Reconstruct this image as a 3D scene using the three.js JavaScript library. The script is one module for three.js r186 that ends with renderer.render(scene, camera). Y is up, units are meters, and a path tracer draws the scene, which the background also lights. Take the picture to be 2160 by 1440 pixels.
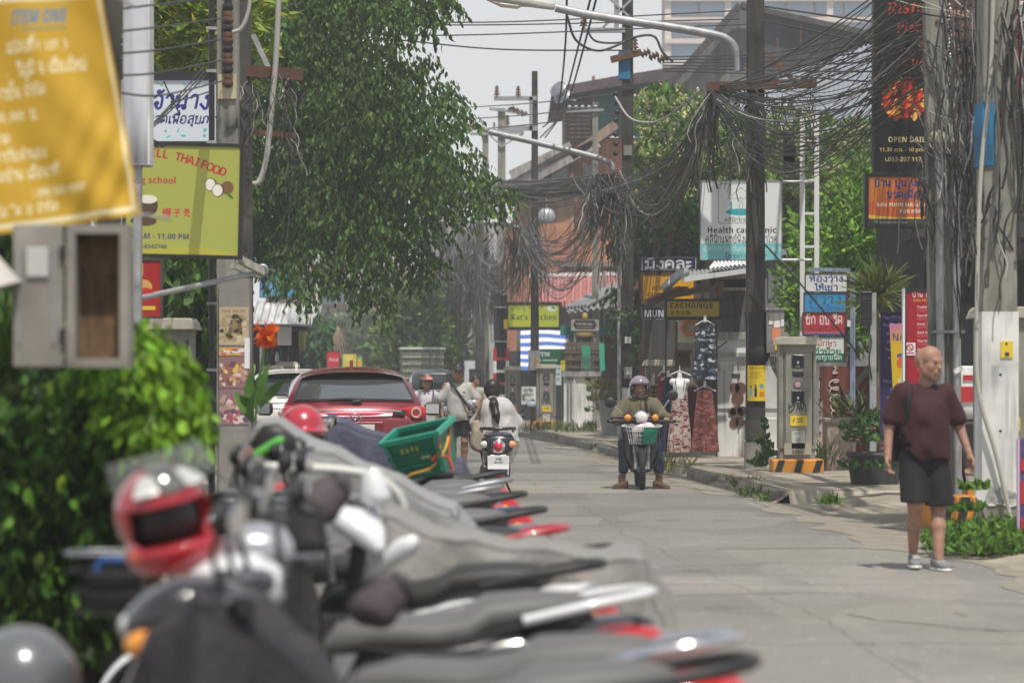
import * as THREE from 'three';
import { mergeGeometries } from 'three/addons/utils/BufferGeometryUtils.js';
import { RoundedBoxGeometry } from 'three/addons/geometries/RoundedBoxGeometry.js';

// ---------- camera, sky, sun, exposure ----------
const scene = new THREE.Scene();
const F = 6300, EYE = 1.56, HOR = 794;            // focal length in photo pixels, eye height, horizon row
const camera = new THREE.PerspectiveCamera(2 * Math.atan(794 / F) * 180 / Math.PI, 2160 / 1588, 0.5, 3000);
camera.position.set(0, EYE, 0);
camera.setViewOffset(2160, 1588, 0, 0, 2160, 1440);   // vertical lens shift
camera.focus = 43;
camera.userData.fStop = camera.getFocalLength() / 36;  // 36 mm pupil
const renderer = new THREE.WebGLRenderer();
renderer.toneMapping = THREE.LinearToneMapping;
renderer.toneMappingExposure = 1.0;
renderer.shadowMap.enabled = true;
const SUN = new THREE.Vector3(0.12, 1, 0.42).normalize();
{
  const w = 256, h = 128, data = new Float32Array(w * h * 4), v = new THREE.Vector3();
  for (let j = 0; j < h; j++) for (let i = 0; i < w; i++) {
    const th = ((j + 0.5) / h - 0.5) * Math.PI, ph = ((i + 0.5) / w - 0.5) * 2 * Math.PI;
    v.set(Math.cos(th) * Math.cos(ph), Math.sin(th), Math.cos(th) * Math.sin(ph));
    const e = Math.max(0, v.y), k = Math.pow(1 - e, 2.2), a = Math.max(0, v.dot(SUN));
    const glow = 0.5 * Math.pow(a, 24);
    const g = v.y < 0 ? 0.35 : 1, o = (j * w + i) * 4;
    data[o] = g * (0.42 + 0.59 * k) + glow; data[o + 1] = g * (0.47 + 0.535 * k) + glow * 0.97; data[o + 2] = g * (0.55 + 0.455 * k) + glow * 0.9; data[o + 3] = 1;
  }
  const t = new THREE.DataTexture(data, w, h, THREE.RGBAFormat, THREE.FloatType);
  t.mapping = THREE.EquirectangularReflectionMapping; t.magFilter = THREE.LinearFilter; t.minFilter = THREE.LinearFilter; t.needsUpdate = true;
  scene.background = t; scene.environment = t;
}
const sun = new THREE.DirectionalLight(new THREE.Color(1, 0.95, 0.86), 4.3);
sun.position.copy(SUN).multiplyScalar(80).add(new THREE.Vector3(0, 0, -45));
sun.target.position.set(0, 0, -45); sun.castShadow = true; sun.shadow.radius = 1.2;
sun.shadow.mapSize.set(2048, 2048);
Object.assign(sun.shadow.camera, { left: -50, right: 50, top: 70, bottom: -70, near: 1, far: 200 });
scene.add(sun, sun.target);
scene.fog = new THREE.FogExp2(new THREE.Color(0.8, 0.82, 0.85), 0.0014);

// ---------- helpers ----------
const V = (x, y, z) => new THREE.Vector3(x, y, z);
const P = (px, py, d) => V((px - 1080) * d / F, EYE - (py - HOR) * d / F, -d);   // photo pixel and distance -> place
const X = (px, d) => (px - 1080) * d / F, Y = (py, d) => EYE - (py - HOR) * d / F, S = (px, d) => px * d / F;
function rng(seed) { let s = seed >>> 0; return () => { s = (s + 0x6d2b79f5) | 0; let t = Math.imul(s ^ (s >>> 15), 1 | s); t = (t + Math.imul(t ^ (t >>> 7), 61 | t)) ^ t; return ((t ^ (t >>> 14)) >>> 0) / 4294967296; }; }
const R = rng(7), rr = (a, b) => a + (b - a) * R(), lerp = (a, b, t) => a + (b - a) * t, clamp = (x, a = 0, b = 1) => Math.min(b, Math.max(a, x));
const sstep = (a, b, x) => { const t = clamp((x - a) / (b - a)); return t * t * (3 - 2 * t); };
const hash2 = (x, y) => { let h = Math.imul(x | 0, 374761393) + Math.imul(y | 0, 668265263); h = Math.imul(h ^ (h >>> 13), 1274126177); return ((h ^ (h >>> 16)) >>> 0) / 4294967296; };
function vnoise(x, y, per = 0) { const xi = Math.floor(x), yi = Math.floor(y), f = x - xi, g = y - yi, m = (n) => per ? ((n % per) + per) % per : n, u = f * f * (3 - 2 * f), w = g * g * (3 - 2 * g); return lerp(lerp(hash2(m(xi), m(yi)), hash2(m(xi + 1), m(yi)), u), lerp(hash2(m(xi), m(yi + 1)), hash2(m(xi + 1), m(yi + 1)), u), w); }
function fbm(x, y, oct = 4, per = 0) { let s = 0, a = 0.5, n = 0; for (let i = 0; i < oct; i++) { s += a * vnoise(x, y, per); n += a; a *= 0.5; x *= 2; y *= 2; per *= 2; } return s / n; }
const interp = (t, x) => { if (x <= t[0][0]) return t[0][1]; for (let i = 1; i < t.length; i++) if (x <= t[i][0]) return lerp(t[i - 1][1], t[i][1], (x - t[i - 1][0]) / (t[i][0] - t[i - 1][0])); return t[t.length - 1][1]; };

const used = {};
const numbered = (n) => { used[n] = (used[n] ?? -1) + 1; return used[n] ? n + '_' + String(used[n]).padStart(3, '0') : n; };
function tag(o, label, category, group, kind) { if (label) o.userData.label = label; if (category) o.userData.category = category; if (group) o.userData.group = group; if (kind) o.userData.kind = kind; return o; }
function thing(name, label, category, p = [0, 0, 0], ry = 0, group) {
  const o = new THREE.Group(); o.name = numbered(name); scene.add(o);
  Array.isArray(p) ? o.position.set(...p) : o.position.copy(p); o.rotation.y = ry;
  return tag(o, label, category, group);
}
function copyOf(o, label, p, ry) { const c = o.clone(); c.name = numbered(o.name.replace(/_\d{3}$/, '')); c.userData = { ...o.userData, label }; scene.add(c); if (p) Array.isArray(p) ? c.position.set(...p) : c.position.copy(p); if (ry !== undefined) c.rotation.y = ry; return c; }
function flat(g) { const n = g.index ? g.toNonIndexed() : g.clone(); for (const k of Object.keys(n.attributes)) if (!['position', 'normal', 'uv', 'color'].includes(k)) n.deleteAttribute(k); return n; }
function merged(list) {
  list = list.flat(Infinity).filter(Boolean);
  if (list.length === 1) return list[0];
  list = list.map(flat); const col = list.some((g) => g.attributes.color);
  for (const g of list) {
    if (!g.attributes.uv) g.setAttribute('uv', new THREE.BufferAttribute(new Float32Array(g.attributes.position.count * 2), 2));
    if (!g.attributes.normal) g.computeVertexNormals();
    if (col && !g.attributes.color) g.setAttribute('color', new THREE.BufferAttribute(new Float32Array(g.attributes.position.count * 3).fill(1), 3));
  }
  return mergeGeometries(list);
}
function boxUV(g) {   // uv in metres by the face's dominant direction
  const p = g.attributes.position, n = g.attributes.normal, u = new Float32Array(p.count * 2);
  for (let i = 0; i < p.count; i++) {
    const a = Math.abs(n.getX(i)), b = Math.abs(n.getY(i)), c = Math.abs(n.getZ(i));
    if (b >= a && b >= c) { u[2 * i] = p.getX(i); u[2 * i + 1] = p.getZ(i); } else if (a >= c) { u[2 * i] = p.getZ(i); u[2 * i + 1] = p.getY(i); } else { u[2 * i] = p.getX(i); u[2 * i + 1] = p.getY(i); }
  }
  g.setAttribute('uv', new THREE.BufferAttribute(u, 2)); return g;
}
function part(parent, name, geos, mat, o = {}) {
  let g = merged([geos]); if (!g.attributes.normal) g.computeVertexNormals();
  if (!o.keepUV) g = boxUV(g);
  const m = new THREE.Mesh(g, mat); m.name = parent === scene ? numbered(name) : name; m.castShadow = m.receiveShadow = true;
  if (o.label) m.userData.label = o.label; if (o.kind) m.userData.kind = o.kind;
  parent.add(m); return m;
}
function again(parent, m, name, x, y, z, ry = 0) { const c = new THREE.Mesh(m.geometry, m.material); c.name = name; c.castShadow = c.receiveShadow = true; c.position.set(x, y, z); c.rotation.y = ry; parent.add(c); return c; }
const struct = (name, geos, mat, o = {}) => { const m = part(scene, name, geos, mat, o); m.userData.kind = 'structure'; return m; };
const M4 = new THREE.Matrix4(), Q4 = new THREE.Quaternion(), E4 = new THREE.Euler();
function tr(g, x = 0, y = 0, z = 0, rx = 0, ry = 0, rz = 0, s = 1) { const sc = Array.isArray(s) ? V(...s) : V(s, s, s); return g.applyMatrix4(M4.compose(V(x, y, z), Q4.setFromEuler(E4.set(rx, ry, rz)), sc)); }
const bx = (w, h, d, x = 0, y = 0, z = 0, rx = 0, ry = 0, rz = 0) => tr(new THREE.BoxGeometry(w, h, d), x, y, z, rx, ry, rz);
const rb = (w, h, d, r, x = 0, y = 0, z = 0, rx = 0, ry = 0, rz = 0, seg = 2) => tr(new RoundedBoxGeometry(w, h, d, seg, Math.min(r, w / 2.01, h / 2.01, d / 2.01)), x, y, z, rx, ry, rz);
const sp = (r, x = 0, y = 0, z = 0, sx = 1, sy = 1, sz = 1, seg = 16) => tr(new THREE.SphereGeometry(r, seg, Math.ceil(seg * 0.7)), x, y, z, 0, 0, 0, [sx, sy, sz]);
const v3 = (a) => Array.isArray(a) ? V(...a) : a;
function cy(a, b, r0, r1 = r0, seg = 10) { a = v3(a); b = v3(b); const d = b.clone().sub(a), L = d.length(), g = new THREE.CylinderGeometry(r1, r0, L, seg); g.applyQuaternion(new THREE.Quaternion().setFromUnitVectors(V(0, 1, 0), d.normalize())); return g.translate((a.x + b.x) / 2, (a.y + b.y) / 2, (a.z + b.z) / 2); }
function bar(a, b, w, h) { a = v3(a); b = v3(b); const d = b.clone().sub(a), L = d.length(), g = new THREE.BoxGeometry(w, h, L), m = new THREE.Matrix4().lookAt(b, a, Math.abs(d.y) > 0.99 * L ? V(0, 0, 1) : V(0, 1, 0)); g.applyMatrix4(m); return g.translate((a.x + b.x) / 2, (a.y + b.y) / 2, (a.z + b.z) / 2); }
const tb = (pts, r, seg = 0, rad = 6, closed = false) => new THREE.TubeGeometry(new THREE.CatmullRomCurve3(pts.map(v3), closed, 'catmullrom', 0.5), seg || pts.length * 4, r, rad, closed);
const lathe = (pts, seg = 20) => new THREE.LatheGeometry(pts.map(([x, y]) => new THREE.Vector2(x, y)), seg);
function extr(pts, depth, bev = 0, hole) { const s = new THREE.Shape(pts.map(([x, y]) => new THREE.Vector2(x, y))); if (hole) s.holes.push(new THREE.Path(hole.map(([x, y]) => new THREE.Vector2(x, y)))); return new THREE.ExtrudeGeometry(s, { depth, bevelEnabled: bev > 0, bevelThickness: bev, bevelSize: bev, bevelSegments: 2, curveSegments: 8 }).translate(0, 0, -depth / 2); }
// closed body through sections [x, y, halfwidth z, halfheight y, squareness]; rings stand across x
function loft(sec, seg = 20, cap = true) {
  const pos = [], idx = [], n = sec.length;
  sec.forEach(([x, y, w, h, e = 2.5, z = 0]) => { for (let i = 0; i <= seg; i++) { const a = i / seg * 2 * Math.PI, c = Math.cos(a), s = Math.sin(a), k = 2 / e; pos.push(x, y + h * Math.sign(s) * Math.pow(Math.abs(s), k), z + w * Math.sign(c) * Math.pow(Math.abs(c), k)); } });
  for (let j = 0; j < n - 1; j++) for (let i = 0; i < seg; i++) { const a = j * (seg + 1) + i, b = a + seg + 1; idx.push(a, b, a + 1, a + 1, b, b + 1); }
  if (cap) for (const j of [0, n - 1]) { const c = pos.length / 3; pos.push(sec[j][0], sec[j][1], sec[j][5] || 0); for (let i = 0; i < seg; i++) { const a = j * (seg + 1) + i; j ? idx.push(c, a + 1, a) : idx.push(c, a, a + 1); } }
  const g = new THREE.BufferGeometry(); g.setAttribute('position', new THREE.Float32BufferAttribute(pos, 3)); g.setIndex(idx);
  const f = mergeGeometries([g]); f.computeVertexNormals();
  const nn = f.attributes.normal; sec.forEach((_, j) => { const a = j * (seg + 1), b = a + seg; const v = V(nn.getX(a) + nn.getX(b), nn.getY(a) + nn.getY(b), nn.getZ(a) + nn.getZ(b)).normalize(); nn.setXYZ(a, v.x, v.y, v.z); nn.setXYZ(b, v.x, v.y, v.z); });
  return f;
}
// sheet through a function (u, v) -> [x, y, z]
function sheet(f, nu, nv, u0 = 0, u1 = 1, v0 = 0, v1 = 1) {
  const pos = [], uv = [], idx = [];
  for (let j = 0; j <= nv; j++) for (let i = 0; i <= nu; i++) { const u = lerp(u0, u1, i / nu), v = lerp(v0, v1, j / nv); pos.push(...f(u, v)); uv.push(i / nu, j / nv); }
  for (let j = 0; j < nv; j++) for (let i = 0; i < nu; i++) { const a = j * (nu + 1) + i, b = a + nu + 1; idx.push(a, a + 1, b, a + 1, b + 1, b); }
  const g = new THREE.BufferGeometry(); g.setAttribute('position', new THREE.Float32BufferAttribute(pos, 3)); g.setAttribute('uv', new THREE.Float32BufferAttribute(uv, 2)); g.setIndex(idx); g.computeVertexNormals(); return g;
}
// smooth mesh of the zero level of a distance field (surface nets)
function nets(f, lo, hi, c) {
  const nx = Math.ceil((hi[0] - lo[0]) / c) + 1, ny = Math.ceil((hi[1] - lo[1]) / c) + 1, nz = Math.ceil((hi[2] - lo[2]) / c) + 1;
  const val = new Float32Array(nx * ny * nz), id = (i, j, k) => (k * ny + j) * nx + i;
  for (let k = 0; k < nz; k++) for (let j = 0; j < ny; j++) for (let i = 0; i < nx;) {
    const v = f(lo[0] + i * c, lo[1] + j * c, lo[2] + k * c); val[id(i, j, k)] = v;
    let n = Math.min(nx - i, Math.max(1, Math.floor((Math.abs(v) - 2 * c) / c * 0.6))); for (let m = 1; m < n; m++) val[id(i + m, j, k)] = v; i += n;   // far from the surface: skip
  }
  const vert = new Int32Array(nx * ny * nz).fill(-1), pos = [], idx = [], E = [[0, 1], [0, 2], [0, 4], [1, 3], [1, 5], [2, 3], [2, 6], [3, 7], [4, 5], [4, 6], [5, 7], [6, 7]];
  for (let k = 0; k < nz - 1; k++) for (let j = 0; j < ny - 1; j++) for (let i = 0; i < nx - 1; i++) {
    const q = []; let m = 0; for (let b = 0; b < 8; b++) { q[b] = val[id(i + (b & 1), j + ((b >> 1) & 1), k + (b >> 2))]; if (q[b] < 0) m++; }
    if (!m || m === 8) continue;
    let x = 0, y = 0, z = 0, n = 0;
    for (const [a, b] of E) if ((q[a] < 0) !== (q[b] < 0)) { const t = q[a] / (q[a] - q[b]); x += lerp(a & 1, b & 1, t); y += lerp((a >> 1) & 1, (b >> 1) & 1, t); z += lerp(a >> 2, b >> 2, t); n++; }
    vert[id(i, j, k)] = pos.length / 3; pos.push(lo[0] + (i + x / n) * c, lo[1] + (j + y / n) * c, lo[2] + (k + z / n) * c);
  }
  const quad = (a, b, d, e, s) => { if (a < 0 || b < 0 || d < 0 || e < 0) return; s ? idx.push(a, b, d, a, d, e) : idx.push(a, d, b, a, e, d); };
  for (let k = 1; k < nz - 1; k++) for (let j = 1; j < ny - 1; j++) for (let i = 1; i < nx - 1; i++) {
    const s = val[id(i, j, k)] < 0;
    if (s !== val[id(i + 1, j, k)] < 0) quad(vert[id(i, j - 1, k - 1)], vert[id(i, j, k - 1)], vert[id(i, j, k)], vert[id(i, j - 1, k)], s);
    if (s !== val[id(i, j + 1, k)] < 0) quad(vert[id(i - 1, j, k - 1)], vert[id(i - 1, j, k)], vert[id(i, j, k)], vert[id(i, j, k - 1)], s);
    if (s !== val[id(i, j, k + 1)] < 0) quad(vert[id(i - 1, j - 1, k)], vert[id(i, j - 1, k)], vert[id(i, j, k)], vert[id(i - 1, j, k)], s);
  }
  const g = new THREE.BufferGeometry(); g.setAttribute('position', new THREE.Float32BufferAttribute(pos, 3)); g.setIndex(idx); g.computeVertexNormals(); return g;
}
// distance to tapered capsules [ax,ay,az, bx,by,bz, ra, rb], smoothly joined over k
function caps(list, k = 0.03, grow = 0, fold = 0) {
  const L = list.map(([a, b, ra, rb2 = ra]) => { const d = [b[0] - a[0], b[1] - a[1], b[2] - a[2]]; return [a[0], a[1], a[2], d[0], d[1], d[2], 1 / Math.max(1e-9, d[0] ** 2 + d[1] ** 2 + d[2] ** 2), ra + grow, rb2 + grow]; });
  return (x, y, z) => {
    let s = 1e3;
    for (const q of L) {
      const px = x - q[0], py = y - q[1], pz = z - q[2], t = Math.min(1, Math.max(0, (px * q[3] + py * q[4] + pz * q[5]) * q[6]));
      const dx = px - q[3] * t, dy = py - q[4] * t, dz = pz - q[5] * t, v = Math.sqrt(dx * dx + dy * dy + dz * dz) - q[7] - (q[8] - q[7]) * t;
      if (v - s > k) continue;
      const h = Math.max(0, k - Math.abs(v - s)) / k; s = Math.min(s, v) - h * h * k * 0.25;
    }
    return fold ? s + fold * (vnoise(x * 16 + z * 8, y * 9 + z * 5) - 0.5) : s;
  };
}
const bound = (L, g) => { const lo = [9, 9, 9], hi = [-9, -9, -9]; for (const [a, b, ra, rb2 = ra] of L) for (let i = 0; i < 3; i++) { lo[i] = Math.min(lo[i], a[i] - ra - g, b[i] - rb2 - g); hi[i] = Math.max(hi[i], a[i] + ra + g, b[i] + rb2 + g); } return [lo, hi]; };
function flesh(L, c = .012, k = .03, clip, grow = 0, fold = 0) { const [lo, hi] = bound(L, .04 + grow), f = caps(L, k, grow, fold); return nets(clip ? (x, y, z) => Math.max(f(x, y, z), clip(x, y, z)) : f, lo, hi, c); }

// ---------- textures and materials ----------
function tex(w, h, f, srgb = true) {   // f(u, v) -> grey or [r, g, b], 0..1
  const d = new Uint8Array(w * h * 4);
  for (let j = 0; j < h; j++) for (let i = 0; i < w; i++) { const c = f(i / w, j / h), o = (j * w + i) * 4, a = typeof c === 'number'; for (let k = 0; k < 3; k++) d[o + k] = clamp(a ? c : c[k]) * 255; d[o + 3] = 255; }
  const t = new THREE.DataTexture(d, w, h); t.wrapS = t.wrapT = THREE.RepeatWrapping; t.magFilter = THREE.LinearFilter; t.minFilter = THREE.LinearMipmapLinearFilter; if (srgb) t.colorSpace = THREE.SRGBColorSpace; t.needsUpdate = true; return t;
}
const rep = (t, a, b = a) => { const c = t.clone(); c.repeat.set(a, b); c.needsUpdate = true; return c; };
function canvasTex(w, h, draw) { const c = document.createElement('canvas'); c.width = w; c.height = h; const x = c.getContext('2d'); draw(x, w, h); const t = new THREE.CanvasTexture(c); t.colorSpace = THREE.SRGBColorSpace; t.wrapS = t.wrapT = THREE.RepeatWrapping; return t; }
const tGrime = tex(512, 512, (u, v) => 0.62 + 0.38 * clamp(0.25 + 0.9 * fbm(u * 6, v * 6, 5, 6)) - 0.08 * Math.max(0, vnoise(u * 128, v * 128, 128) - 0.6));
const tStreak = tex(512, 512, (u, v) => { const s = fbm(u * 40, v * 3, 3, 40), b = fbm(u * 5, v * 5, 4, 5); return clamp(0.45 + 0.35 * b + 0.5 * Math.min(s, 0.62)) ; });
const tStain = tex(512, 512, (u, v) => clamp(.78 + .26 * fbm(u * 5, v * 5, 4, 5) - .22 * Math.max(0, fbm(u * 30, v * 2, 3, 30) - .56) * 3));
const tRough = tex(256, 256, (u, v) => 0.5 + 0.5 * (fbm(u * 24, v * 24, 4, 24) - 0.5), false);
const tSpeck = tex(512, 512, (u, v) => 0.8 + 0.2 * fbm(u * 10, v * 10, 4, 10) - 0.22 * Math.max(0, hash2(u * 512, v * 512) - 0.72) * 3.5);
const tWeave = tex(256, 256, (u, v) => 0.86 + 0.08 * fbm(u * 8, v * 8, 3, 8) + 0.06 * Math.sin(u * 400) * Math.sin(v * 400));
const lin = (c) => Array.isArray(c) ? new THREE.Color().setRGB(...c) : new THREE.Color(c);
function mk(c, rough = 0.8, o = {}) {
  const phys = ['clearcoat', 'transmission', 'sheen'].some((k) => k in o), { map, rs = 0.5, bump, bs = 0.003, brs = 1, ...rest } = o;
  const m = phys ? new THREE.MeshPhysicalMaterial() : new THREE.MeshStandardMaterial();
  m.color = lin(c); m.roughness = rough; if (map) m.map = rs === 1 ? map : rep(map, rs); if (bump) { m.bumpMap = rep(bump, brs); m.bumpScale = bs; }
  m.side = THREE.DoubleSide; Object.assign(m, rest); return m;
}
const M = {
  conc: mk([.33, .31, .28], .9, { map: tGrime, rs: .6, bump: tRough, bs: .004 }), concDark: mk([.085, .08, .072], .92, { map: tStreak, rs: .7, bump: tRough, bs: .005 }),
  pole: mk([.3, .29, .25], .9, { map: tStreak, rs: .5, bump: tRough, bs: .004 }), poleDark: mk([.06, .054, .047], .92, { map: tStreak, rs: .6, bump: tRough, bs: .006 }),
  steel: mk([.42, .43, .45], .42, { metalness: .75, map: tGrime, rs: .8 }), galv: mk([.5, .51, .52], .55, { metalness: .4, map: tGrime, rs: 1.3 }),
  white: mk([.86, .86, .84], .75, { map: tStain, rs: .6 }), whiteClean: mk([.78, .78, .78], .5), cream: mk([.6, .56, .47], .8, { map: tStreak, rs: .5 }),
  black: mk([.02, .02, .022], .45), rubber: mk([.022, .022, .022], .8, { map: tGrime, rs: 2 }), wire: mk([.035, .034, .034], .6), wireGrey: mk([.11, .108, .1], .7), wireLight: mk([.38, .37, .34], .7),
  chrome: mk([.75, .75, .76], .12, { metalness: 1 }), cabinet: mk([.34, .33, .27], .6, { map: tGrime, rs: .7 }), cabCap: mk([.6, .56, .46], .7, { map: tGrime, rs: .7 }),
  glassDark: mk([.02, .022, .025], .06, { clearcoat: 1 }), brownWall: mk([.36, .17, .1], .85, { map: tStreak, rs: .3 }), redWall: mk([.27, .075, .045], .85, { map: tStreak, rs: .5 }),
  rust: mk([.16, .08, .05], .9, { map: tGrime, rs: 1 }), wood: mk([.22, .14, .08], .8, { map: tStreak, rs: 1 }), teal: mk([.03, .26, .24], .8, { map: tGrime, rs: .3 }), green: mk([.02, .22, .12], .6, { map: tGrime, rs: .8 }),
  darkGrey: mk([.07, .07, .075], .8, { map: tGrime, rs: .5 }), blueBand: mk([.02, .22, .45], .7, { map: tStreak, rs: .8 }), yellow: mk([.75, .55, .03], .6), orange: mk([.75, .3, .02], .6, { map: tGrime, rs: 1 }),
  soil: mk([.2, .16, .12], 1, { map: tGrime, rs: .7 }), bark: mk([.16, .13, .1], .95, { map: tStreak, rs: 1.5, bump: tRough, bs: .01, brs: 3 }), red: mk([.5, .02, .03], .5),
};

// ---------- lettering: strokes for the scripts that the fonts lack (10 units high; O x,y,r is a loop) ----------
const GL = {
  'ก': [9, 'M1.5,10V4Q.3,3 1.8,2Q4,-.8 6.8,1.5Q7.5,2.3 7.5,4V10'], 'ข': [9, 'O2,1.6,1 M3,1.6Q3,3.5 2,4.5V10H7.5V0'], 'ค': [10, 'M1.5,10V5Q1.3,0 5,0Q8.3,0 8.3,4.5V10 O4.6,4.8,1 M3.6,5Q1.8,7 1.6,10'],
  'ง': [8, 'O5.5,1.4,1 M6.5,1.5V8.5Q6.4,10 5,10L1,6'], 'จ': [9, 'M1.2,2.5Q3,-.5 5.5,.3Q7.5,1 7.5,4V8Q7,10 5,9.8 O3.8,6.2,1 M3.5,7.2L4.8,9.8'], 'ช': [10, 'O2,1.8,1 M3.1,1.8Q3.1,3.5 2,4.5V10H7.3V4.5Q7.3,3 6.2,2.6L8.6,.4'],
  'ซ': [10, 'O1.6,2.4,1 M2.5,1.6L3.6,.6L4.4,2Q4,3.6 2.2,4.6V10H7.5V4.5Q7.4,3 6.4,2.6L8.8,.4'], 'ด': [10, 'M1.5,10V5Q1.3,0 5,0Q8.3,0 8.3,4.5V10 O4.6,6,1 M3.8,6.8L1.8,9.6'], 'ท': [10, 'O2,1.5,1 M3,1.5V10 M3,4.5Q5,0 7,.3Q8.2,.6 8.2,3V10'],
  'น': [10, 'O2,1.5,1 M3,1.5V10 M3,9.4Q5,6.5 7,8M8,0V7.5 O7.5,8.8,1'], 'บ': [10, 'O2,1.5,1 M3,1.5V10H8V0'], 'ป': [10, 'O2,1.5,1 M3,1.5V10H8V-4'], 'ฝ': [10, 'O2,1.5,1 M3,1.5V10L5.5,5.5L8,10V-4'], 'พ': [10, 'O1.8,1.5,1 M2.9,1.5L3.3,10L5.5,4.5L7.8,10L8.4,0'],
  'ภ': [10, 'M3,10V4Q1.8,3 3.2,2Q5,-.8 7.6,1.5Q8.4,2.3 8.4,4V10 O1.9,9,1'], 'ม': [10, 'O2,1.5,1 M3,1.5V8 O2,8.9,1 M3,9H8V0'], 'ย': [10, 'O3.2,1.4,1 M2.2,1.8Q1.2,4.5 3.6,4.8Q1.5,5.5 2,10H7.8V0'],
  'ร': [8, 'M1.6,2.2Q2,.4 4,.8L5.5,1.2Q6.5,1.2 6.6,0 M1.6,2.4Q6.6,3 6.6,5.5V8 O5.6,8.9,1'], 'ล': [10, 'M1.6,2.5Q2.5,0 5,0Q8,0 8,4V10 M8,5.5Q7,3.8 5,4.2Q2.4,4.8 2.2,7.6 O3.1,8.8,1'], 'ว': [8, 'M1.3,2.5Q2.5,0 4.3,0Q7,0 7,3.5V8 O6,8.9,1'],
  'ส': [10, 'M1.6,2.5Q2.5,0 5,0Q8,0 8,4V10 M8,5.5Q7,3.8 5,4.2Q2.4,4.8 2.2,7.6 O3.1,8.8,1 M6.8,1L9,-1.2'], 'ษ': [10, 'O2,1.5,1 M3,1.5V10H8V0 O5.5,5,1 M6.5,5L9.5,4'], 'ห': [10, 'O2,1.5,1 M3,1.5V10 M3,5.5Q5.5,3 7,1.8 O7.4,1.4,.9 M6.2,3.2Q8,4.5 8,7V10'],
  'อ': [10, 'M2,3Q2.4,0 5,0Q8.2,0 8.2,4V7Q8,10 5,10Q1.8,10 1.8,7V5.5 O2.9,5.2,1'], 'า': [7.5, 'M1.2,2.5Q2,0 4,0Q6,0 6,3V10'], 'ำ': [7.5, 'O-2,-2.4,.8 M1.2,2.5Q2,0 4,0Q6,0 6,3V10'], 'ะ': [6, 'O2,2.5,.9 M3,2.5Q4.5,2.3 5,1 O2,7.5,.9 M3,7.5Q4.5,7.3 5,6'],
  'เ': [5, 'M2,0V8 O3,8.9,1'], 'แ': [9, 'M2,0V8 O3,8.9,1 M6,0V8 O7,8.9,1'], 'โ': [6, 'M3,8V0Q1,-1 1,-2.5Q2.5,-4 5.5,-3.5 O4,8.9,1'], 'ใ': [6, 'M3.5,8V-1Q3.5,-4 2,-3.5 O1.8,-2.3,.9 O4.5,8.9,1'],
  'ั': [0, 'O-6,-2.2,.8 M-5.2,-2Q-3,-2 -1.5,-3.8'], 'ิ': [0, 'M-8,-1.2Q-4.5,-5 -1.2,-1.2Z'], 'ี': [0, 'M-8,-1.2Q-4.5,-4.4 -1.2,-1.2Z M-1.2,-1.2V-4.4'], 'ื': [0, 'M-8,-1.2Q-4.5,-4.4 -1.2,-1.2Z M-1.2,-1.2V-4.5M-3,-2V-4.5'], 'ึ': [0, 'M-8,-1.2Q-4.5,-4.4 -1.2,-1.2Z O-1.6,-3.4,.8'],
  '่': [0, 'M-2.2,-1.5V-4.2'], '้': [0, 'O-5,-2.4,.7 M-4.6,-1.6Q-2.5,-1.6 -1.5,-4'], '์': [0, 'O-3.5,-2.2,.9 M-3,-3Q-2.4,-4.2 -1.2,-4.4'], '็': [0, 'O-6,-2.2,.8 M-5.2,-2Q-3,-2 -1.5,-3.8'], 'ุ': [0, 'O-2.6,12,.8 M-1.7,12V14.5'], 'ู': [0, 'O-4,12,.8 M-3.2,12V14.5H-1.2V11.6'],
  '子': [11, 'M2,1.5H8L5,4V9Q5,10 3.5,9.5M1,5H9'], '壳': [11, 'M2,1.5H8M5,0V3M2.5,3H7.5M1.5,5.5V4.5H8.5V5.5M3,9.5Q3.5,8 3.5,6.5H6.5V9H8.5V8'], '椰': [11, 'M.5,3H3.5M2,0V10M2,3L.5,6.5M2,4L3.5,6M4,1H7M4.5,1V7.5M6.5,1V10M4.5,3H6.5M4.5,5H6.5M3.8,7.5L7,7M8,10V1H9.5L8.5,4Q10,6 8.3,7'],
  '货': [11, 'M3,0L1,3M2,2V4.5M6,0V3Q6,4 8.5,3.5M8,.5L4.5,3M2.5,8V5H7.5V8M5,6V8L2,10M5.5,8.5L8,10'], '币': [11, 'M8,.5L2,1.5M2,8.5V3H8V8M5,1.5V10'], '兑': [11, 'M3,0L4,1.5M7,0L6,1.5M2.5,2.5H7.5V5.5H2.5ZM4,5.5Q4,8.5 1,10M6,5.5V9Q6,9.8 9,9.3V8'],
  '换': [11, 'M.5,2.5H3.5M2,0V9Q2,10 1,9.5M.5,6.5L3.5,5M5.5,0L4,2.5M5,1.5H7.5L6.5,3M4.5,3H8.5V6H4.5ZM3.8,6H9.5M6.5,3V6Q6,9 3.8,10M6.5,6.5Q8,9 9.5,10'], ' ': [6, ''],
};
const upper = 'ัิีืึ็';
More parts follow.
